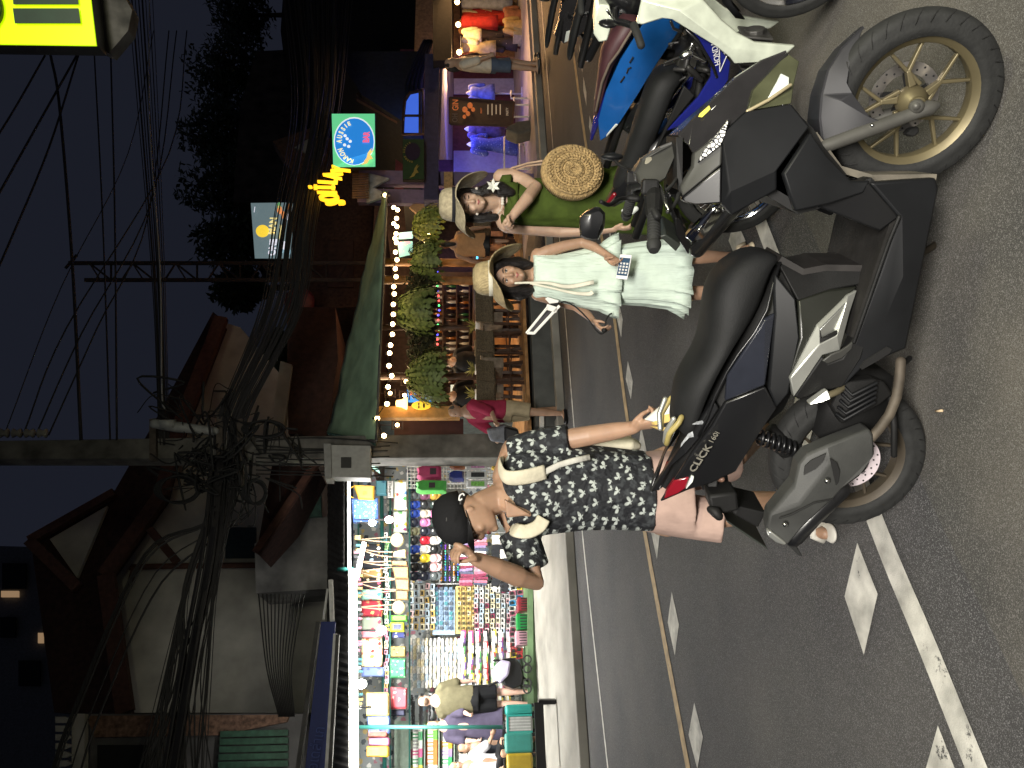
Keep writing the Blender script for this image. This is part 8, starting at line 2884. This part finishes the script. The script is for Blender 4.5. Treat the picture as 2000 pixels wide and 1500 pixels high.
for k in range(46):
    u = rnd.random()
    e = rnd.gauss(0, 15)
    cable([(575 + 110 * u + e, -40, .3 + u), (600 + 55 * u + e, 200, .3), (555 + 60 * u + e * .7, 420, .2), (520 + 70 * u + e * .5, 600, .2), (430 + 60 * u, 800, .3), (415 + 60 * u, 880, .4)], rnd.choice([.007, .009, .012, .018]), 'black cable in the thick sagging bundle between the pole and the lit signs', 'cables right of the pole')
for k in range(44):
    u = rnd.random()
    cable([(405 + 75 * u, 890, .4), (400 + 55 * u, 1000, .2), (385 + 40 * u - 30 * (u < .4), 1150, .2), (335 + 80 * u * u + rnd.gauss(0, 12), 1330, .2), (250 + 160 * u + rnd.gauss(0, 8), 1540, .2)], rnd.choice([.006, .009, .012]), 'black cable fanning out left of the pole across the pale wall', 'cables left of the pole')
for k in range(16):
    o = rnd.uniform(-12, 12)
    cable([(425 + o, 890, .3), (408 + o, 1060, .15), (372 + o, 1260, .15), (325 + o, 1540, .15)], .02, 'thick black cable of the heavy bundle crossing the pale wall', 'heavy bundle left of the pole')
for k in range(8):
    o = (k - 4) * 7
    cable([(275 + o, -40, .4), (292 + o * .8, 220, .4), (312 + o * .5, 560, .4), (322 + o * .4, 870, .4)], (.008, .016, .009, .012, .018, .008, .010, .007)[k], 'black cable of the steep bunch crossing the open sky', 'cables across the open sky')
cable([(292, -40, .35), (292, 230, .35), (312, 520, .35), (316, 760, .35), (322, 800, .35)], .012, 'pale grey cable following the steep bunch across the sky', None, m_cabg)
for p, r, lab in (([(98, 105, .4), (115, 200, .4), (140, 500, .4), (158, 860, .4)], .026, 'thick single cable dropping from the yellow sign to the pole'), ([(150, 108, .4), (70, 250, .4), (-20, 410, .4)], .02, 'cable rising leftwards behind the yellow sign, lower of a pair'), ([(88, 108, .4), (30, 210, .4), (-20, 290, .4)], .018, 'cable rising leftwards behind the yellow sign, upper of a pair'), ([(153, 108, .4), (95, 290, .4), (20, 470, .4), (-20, 560, .4)], .018, 'long cable rising from the yellow sign past the thick one'),
                  ([(184, 105, .4), (200, 420, .4), (215, 860, .4)], .014, 'thin cable hanging beside the sign corner'), ([(216, 100, .4), (224, 420, .4), (228, 860, .4)], .016, 'straight thin cable right of the sign corner'),
                  ([(45, 850, .4), (130, 640, .4), (330, 300, .6), (365, 60, .8)], .012, 'thin cable from the second insulator up to the right'), ([(70, 850, .4), (160, 650, .4), (300, 380, .6), (345, 60, .8)], .012, 'thin cable from the third insulator up to the right'), ([(95, 850, .4), (190, 640, .4), (290, 420, .6), (330, 60, .8)], .012, 'thin cable from the lowest insulator up to the right'), ([(10, 845, .4), (120, 560, .4), (250, 300, .6), (300, 60, .8)], .008, 'faint pale cable from the top insulator up to the right')):
    cable(p, r, lab, None)
for k in range(12):
    o = k * 9
    cable([(505 + o * .9, 1160, 1.0), (520 + o * .5, 1300, 1.0), (545 + o * .3, 1400, 1.0)], .010, 'short black cable hanging below the concrete block', 'cables below the concrete block')
for k in range(10):
    o = rnd.uniform(-40, 40)
    cable([(470 + o, 870, .4), (440 + o, 1010, .3), (300 + o * .6, 1110 + o, .3), (170 + o, 1390, .3), (120 + o, 1540, .3)], .010, 'thin cable slanting up over the red roof to the far left', 'thin cables over the red roof')


# ---------------------------------------------------------------- lit signs
def arc_text(s, x, y, ru, rv, a0, a1, size, d, m, par, sx=.8):
    for i, ch in enumerate(s):
        if ch == ' ':
            continue
        a = rad(a0 + (a1 - a0) * i / (len(s) - 1))
        text(ch, size, F(x - rv * math.sin(a), y - ru * math.cos(a), d) @ Matrix.Rotation(a - math.pi / 2, 4, 'Z'), m, par, sx=sx, bold=.004)


def ellip(x, y, rx, ry, n=28):
    return [(x + rx * math.cos(2 * math.pi * k / n), y + ry * math.sin(2 * math.pi * k / n)) for k in range(n)]


def roo(par, x, y, s, d, m):
    pts = [(-10, -16), (-6, -13), (-4, -8), (0, -3), (2, 6), (6, 12), (10, 16), (8, 10), (14, 13), (7, 4), (12, -4), (5, -6), (2, -12), (-2, -14)]
    g = MB()
    g.prism([S(x + s * a, y - s * b, d) for a, b in pts], -TN * .01)
    g.build('kangaroo', m, par)


t = screen('pub_sign', 'sign', 'lit green and blue pub sign with stars and kangaroo', [(648, 223), (651, 327), (733, 326), (732, 223)], .1, glow('sign_green', (.12, .55, .25), 1.0), .02, deco=[('white_oval', ellip(692, 277, 40, 47), glow('sign_white', (.8, .85, .85), .9)), ])
g = MB()
g.prism([S(x, y, .08) for x, y in ellip(692, 277, 38, 45)], -TN * .01)
g.build('blue_oval', glow('sign_blue', (.02, .20, .60), 1.0), t)
arc_text('KARON AUSSIE', 693, 277, 38, 30, 168, 22, .125, .05, glow('sign_cream', (.95, .85, .45), 1.0), t)
text('BAR', .15, F(716, 268, .05), glow('sign_pink', (.85, .12, .22), 1.0), t, sx=.9, bold=.006)
for x, y in ((673, 283), (681, 286), (684, 276), (678, 271), (674, 265)):
    g = MB()
    g.ball(S(x, y, .06), .028, 8, 6, None, (1, .2, 1))
    g.build('star', MATS['sign_white'], t)
roo(t, 716, 306, 1.0, .05, glow('sign_gold', (.9, .55, .15), .9))
lamp_area('pub_sign_spill', S(692, 277, -.1), S(760, 277, -2), .7, 5, (.3, .8, .7), .7)
t = screen('pub_sign', 'sign', 'unlit dark green pub sign with round emblem and kangaroo below the lit one', [(787, 272), (787, 350), (828, 350), (828, 272)], .5, mat('dim_green', (.03, .07, .03), .6, noise=.1), .02, deco=[('emblem', ellip(806, 297, 15, 17), mat('dim_navy', (.03, .02, .05), .5))])
arc_text('KARON AUSSIE', 806, 297, 19, 17, 175, 20, .05, .46, mat('dim_gold', (.35, .27, .07), .5), t)
roo(t, 808, 334, .8, .46, MATS['dim_gold'])
t = thing('arc_sign', 'glowing amber letters bent in an arc over the street', 'sign', S(680, 365, .6))
m_amb = mat('amber_letters', (1, .6, .05), .4, emit=(1, .50, .015), es=1.7, noise=0)
for ch, x, y, a in (('S', 657, 396, 4), ('O', 645, 386, 2), ('I', 641, 376, 0), ('İ', 637, 366, 0), ('L', 642, 354, -3), ('A', 652, 343, -5), ('Y', 668, 332, -8)):
    text(ch, .46, F(x, y, .1) @ Matrix.Rotation(rad(a), 4, 'Z'), m_amb, t, sx=.42, bold=.009, extrude=.03)
lamp_point('arc_sign_glow', S(655, 365, .2), 7, (1, .5, .08), .2)
g = MB()
for k in range(11):
    g.bar(S(688, 340 + 4.6 * k, .7), S(720, 340 + 4.6 * k, .7), .02, .03, up=(1, 0, 0))
g.build('slats', m_wdk, t)
g = MB()
g.prism([S(x, y, .8) for x, y in ((720, 338), (760, 348), (728, 366), (762, 380), (716, 396), (712, 360))], TN * .05)
one(g, 'folded_umbrella', mat('silver_tarp', (.35, .38, .42), .4, noise=.4, nscale=7), 'silver grey folded tarp below the amber letters', 'tarp')
t = screen('restaurant_board', 'sign', 'lit slate board with ONE MAN lettering and seafood pictures', [(490, 397), (498, 505), (570, 505), (572, 396)], 6.0, glow('slate_glow', (.10, .14, .15), 1.2, .5, 3), .04, deco=[('plate', ellip(513, 452, 13, 12), glow('plate_yellow', (.9, .62, .05), 1.0))])
text('ONE', .24, F(533, 483, 5.9), glow('board_white', (.8, .8, .9), 1.0), t, bold=.01)
text('MAN', .24, F(533, 441, 5.9), glow('board_yellow', (.9, .75, .3), 1.0), t, bold=.01)
text('|', .2, F(497, 410, 5.9) @ Matrix.Rotation(rad(90), 4, 'Z'), MATS['board_white'], t)
for x, y, rx, ry, c in ((546, 410, 5, 8, 'o'), (553, 420, 4, 7, 'o'), (562, 424, 5, 6, 'w'), (565, 405, 4, 6, 'o'), (556, 480, 6, 8, 'w'), (562, 492, 6, 7, 'b'), (550, 490, 4, 5, 'b'), (548, 455, 3, 18, 'y'), (545, 402, 4, 6, 'g')):
    g = MB()
    g.prism([S(a, b, 5.92) for a, b in ellip(x, y, rx, ry, 12)], -TN * .02)
    g.build('seafood_picture', {'o': glow('pic_orange', (.8, .3, .1), .9), 'w': MATS['board_white'], 'b': glow('pic_blue', (.3, .5, .6), .9), 'y': MATS['board_yellow'], 'g': glow('pic_green', (.2, .5, .2), .8)}[c], t)
# the yellow-green box sign close above the camera
t = thing('box_sign', 'glowing yellow-green box sign with dark letter bars at the picture corner', 'sign', D(100, 40, 4.4))
m_lime = mat('lime_glow', (.5, .7, .0), .4, emit=(.62, 1.0, .0), es=.92, noise=.04, nscale=2)
P = [D(x, y, 4.4) for x, y in ((-160, 86), (190, 91), (172, -60), (-160, -60))]
g = MB()
g.prism(P, (0, .12, 0))
g.build('case', m_gblk, t)
g = MB()
g.prism([p + V((0, -.004, 0)) for p in P], (0, -.012, 0))
g.build('lit_face', m_lime, t)
for q in ((27, -30, 154, 9), (30, 17, 158, 46)):
    g = MB()
    g.prism([D(x, y, 4.37) for x, y in ((q[0], q[3]), (q[2], q[3]), (q[2] - 4, q[1]), (q[0] - 4, q[1]))], (0, -.006, 0))
    g.build('letter_bar', mat('bar_green', (.01, .035, .02), .5), t)
g = MB()
g.tube(curve_pts([D(-8, 50, 4.36), D(2, 32, 4.36), D(3, 10, 4.36), D(-6, -20, 4.36)], 4), .02, 6, flat=.3)
g.build('letter_curve', MATS['bar_green'], t)
g = MB()
g.prism([D(x, y, 4.54) for x, y in ((192, 94), (213, 104), (250, 60), (258, 20), (236, -20), (262, -60), (180, -60))], (0, .1, 0))
g.build('underside', mat('sooty_board', (.04, .038, .035), .9, noise=.6, nscale=9), t)
# ---------------------------------------------------------------- passers-by


def passer(label, foot, H, yaw, top, bottom, skin=None, hair=None, arms=((-.1, .05), (.1, .05)), dress=False, shorts=True, stride=.0, sleeve=True, sit=False, z0=None, group=None, hairlen=0):
    """a standing figure; yaw turns the way it faces (0 = towards the camera); arms = (outward, forward) swing per side"""
    skin, hair = skin or m_skin3, hair or m_hair
    s = H / 1.72
    M = Matrix.Translation(foot) @ Matrix.Rotation(yaw, 4, 'Z') @ Matrix.Scale(s, 4)
    t = thing('person', label, 'person', M=Matrix.Translation(foot), group=group)
    dz = -.40 if sit else 0
    b = MB(M)
    HMl = Matrix.Translation((0, .0 + .02, 1.50 + dz)) @ Matrix.Rotation(math.pi, 4, 'Z') @ Matrix.Scale(.215, 4)
    add_head(b, M @ HMl, dress)
    b.M = None
    hb = MB()
    b.tube([M @ V((0, .01, 1.55 + dz)), M @ V((0, .02, 1.40 + dz))], [.055 * s, .06 * s], 10)
    b.tube([M @ V((0, .02, 1.42 + dz)), M @ V((0, .01, 1.15 + dz)), M @ V((0, .02, .92 + dz))], [.11 * s, .13 * s, .14 * s], 12, rnd_cap=True)
    for i, sg in enumerate((-1, 1)):
        o, f = arms[i]
        sh, el = V((.185 * sg, .02, 1.37 + dz)), V((.23 * sg + o * .6, -.35 * f, 1.10 + dz))
        wr = V((.22 * sg + o, -.5 * f - .12 * abs(f), .88 + dz + .35 * abs(f)))
        b.tube([M @ p for p in (V((.1 * sg, .02, 1.39 + dz)), sh, el, wr)], [.05 * s, .055 * s, .042 * s, .03 * s], 10, rnd_cap=True)
        d = (wr - el).normalized()
        add_hand(b, M @ hand_frame(wr, d, (0, -1, .2)), .5, .95)
        st_ = stride * sg
        if not sit:
            hp, kn, an = V((.085 * sg, .02, .90)), V((.09 * sg, .0 - st_ * .5, .48)), V((.09 * sg, .02 - st_ * .9, .09))
            b.tube([M @ p for p in (hp, kn, kn.lerp(an, .35), an)], [.09 * s, .058 * s, .056 * s, .036 * s], 12, rnd_cap=True)
            b.tube([M @ (an + V((0, .05, -.06))), M @ (an + V((0, -.03, -.05))), M @ (an + V((0, -.15, -.065)))], [.034 * s, .038 * s, .026 * s], 8, rnd_cap=True)
        else:
            b.tube([M @ V((.085 * sg, .02, .52)), M @ V((.11 * sg, -.38, .50)), M @ V((.11 * sg, -.36, .06))], [.09 * s, .065 * s, .04 * s], 10, rnd_cap=True)
        if sleeve:
            hb.tube([M @ V((.12 * sg, .02, 1.385 + dz)), M @ sh, M @ sh.lerp(el, .85)], [.075 * s, .078 * s, .075 * s], 12, rnd_cap=True)
    b.build('body', skin, t, remesh=.012, sm=2)
    prof = [(.09, .07, 1.44), (.19, .11, 1.38), (.215, .13, 1.25), (.205, .135, 1.05), (.215, .14, .88)]
    if dress:
        prof = prof[:3] + [(.19, .13, 1.08), (.24, .17, .8), (.31, .22, .48)]
    hb.rings([[M @ V((a * math.cos(q) * (1 + .03 * math.sin(5 * q)), .02 + c * math.sin(q), z + dz)) for q in [2 * math.pi * k / 24 for k in range(24)]] for a, c, z in prof])
    hb.build('dress' if dress else 'shirt', top, t, remesh=.012, sm=3)
    if not dress and bottom:
        g = MB()
        g.rings([[M @ V((a * math.cos(q), .02 + c * math.sin(q), z + dz)) for q in [2 * math.pi * k / 20 for k in range(20)]] for a, c, z in ((.19, .135, .97), (.205, .15, .80))])
        for sg in (-1, 1):
            if not sit:
                g.tube([M @ V((.09 * sg, .02, .84)), M @ V((.10 * sg, .01 - stride * sg * .4, .53 if shorts else .12))], [.115 * s, (.11 if shorts else .08) * s], 12)
            else:
                g.tube([M @ V((.09 * sg, .02, .52)), M @ V((.11 * sg, -.36, .50))], [.11 * s, .085 * s], 12)
        g.build('shorts' if shorts else 'trousers', bottom, t, remesh=.012, sm=2)
    g = MB(M @ HMl)
    g.ball((0, -.06, .66), .40, 14, 10, None, (.84, 1.02, .86))
    if hairlen:
        g.tube([(0, -.3, .6), (0, -.42, .2), (0, -.36, -hairlen)], [.28, .26, .12], 10, rnd_cap=True)
    else:
        g.ball((0, -.22, .45), .28, 10, 8, None, (1, 1, .9))
    g.build('hair', hair, t, smooth=True)
    face_parts(t, M @ HMl, brow=False)
    g = MB()
    for sg in (-1, 1):
        if not sit:
            g.tube([M @ V((.09 * sg, .06 - stride * sg * .9, .03)), M @ V((.09 * sg, -.13 - stride * sg * .9, .03))], [.042 * s, .045 * s], 10, flat=.7, rnd_cap=True)
    if not sit:
        g.build('shoes', m_gblk, t, smooth=True)
    return t


FZ = .42
p = S(1031, 1362, 2.8)
passer('man in khaki green T-shirt and black shorts facing the stall shelves', V((p.x, p.y, FZ)), 1.80, TA + rad(165), cloth('khaki_shirt', (.105, .095, .055)), m_mblk, hair=mat('brown_hair', (.07, .04, .02), .7), arms=((-.02, .15), (.06, .5)))
p = S(1031, 1412, 2.9)
passer('woman in loose dusty purple dress with shoulder bag by the suitcases', V((p.x, p.y, FZ)), 1.66, TA + rad(-15), cloth('purple_dress', (.06, .052, .085)), None, hair=mat('blonde_hair', (.42, .30, .15), .7), arms=((0, .15), (.0, .45)), dress=True, hairlen=.1)
p = S(1036, 1492, 2.6)
passer('seated vendor in white and navy jersey at the left edge', V((p.x, p.y, FZ)), 1.70, TA + rad(40), cloth('white_jersey', (.55, .55, .57)), m_mblk, m_skin2, arms=((-.05, .3), (.05, .5)), sit=True)
p = S(1040, 1455, 2.9)
passer('dark haired seated man behind the suitcases in a black top', V((p.x, p.y, FZ - .1)), 1.66, TA + rad(30), cloth('dark_print_top', (.05, .055, .07)), m_mblk, m_skin2, sit=True)
f = G(1105, 805)
passer('man in crimson T-shirt and beige shorts walking along the kerb with a bag', f, 1.74, TA + rad(-78), cloth('crimson_shirt', (.24, .020, .050)), cloth('beige_shorts', (.34, .28, .18)), m_skin2, mat('greying_hair', (.07, .065, .06), .7), arms=((-.02, .45), (.02, .5)), stride=.12)
b = thing('carry_bag', 'grey and black carrier bag held by the man in crimson', 'bag', f + V((-.45, .05, .75)))
g = MB()
g.prism([D(x, y, 11.1) for x, y in ((950, 838), (958, 862), (985, 866), (1012, 858), (1014, 838), (985, 830))], (0, .2, 0))
g.build('bag_body', mat('bag_grey', (.12, .13, .15), .5, noise=.3), b, bevel=.04)
g = MB()
g.prism([D(x, y, 11.05) for x, y in ((985, 832), (985, 864), (1012, 858), (1014, 840))], (0, .26, 0))
g.build('bag_pocket', m_gblk, b, bevel=.03)
f = G(1055, 128, .12)
passer('young woman in white T-shirt and denim shorts before the clothes stall', f, 1.70, TA + rad(40), cloth('white_tee', (.62, .58, .50)), cloth('denim_blue', (.08, .11, .17)), m_skin, arms=((-.05, .2), (.08, .05)), hairlen=.5, stride=.05)
f = G(1053, 108, .12)
passer('companion in red shorts and dark top behind the white T-shirt woman', f + V((0, .4, 0)), 1.68, TA + rad(20), cloth('dark_top', (.10, .05, .04)), cloth('brick_shorts', (.25, .05, .04)), m_skin2)
p = S(1035, 480, .75)
passer('woman with bare tanned shoulders sitting in the lit bar', V((p.x, p.y, .62)), 1.70, TA + rad(150), cloth('tan_top', (.42, .24, .12)), m_mblk, m_skin2, sit=True, sleeve=False, hairlen=.6)
for y, d, lab in ((708, 2.6, 'dark figure in black leaning on the bar counter'), (775, 1.9, 'black haired guest seated near the golden panel')):
    p = S(1035, y, d)
    passer(lab, V((p.x, p.y, .62)), 1.72, TA + rad(170), m_mblk, m_mblk, m_skin2, sit=True)
# ---------------------------------------------------------------- lettering becomes mesh, last of all
bpy.context.view_layer.update()
dg = bpy.context.evaluated_depsgraph_get()
fonts = [o for o in sc.objects if o.type == 'FONT']
for o in fonts:
    me = bpy.data.meshes.new_from_object(o.evaluated_get(dg))
    n = bpy.data.objects.new(o.name.split('.')[0], me)
    COL.objects.link(n)
    n.parent = o.parent
    n.matrix_basis = o.matrix_basis
for o in fonts:
    bpy.data.objects.remove(o)
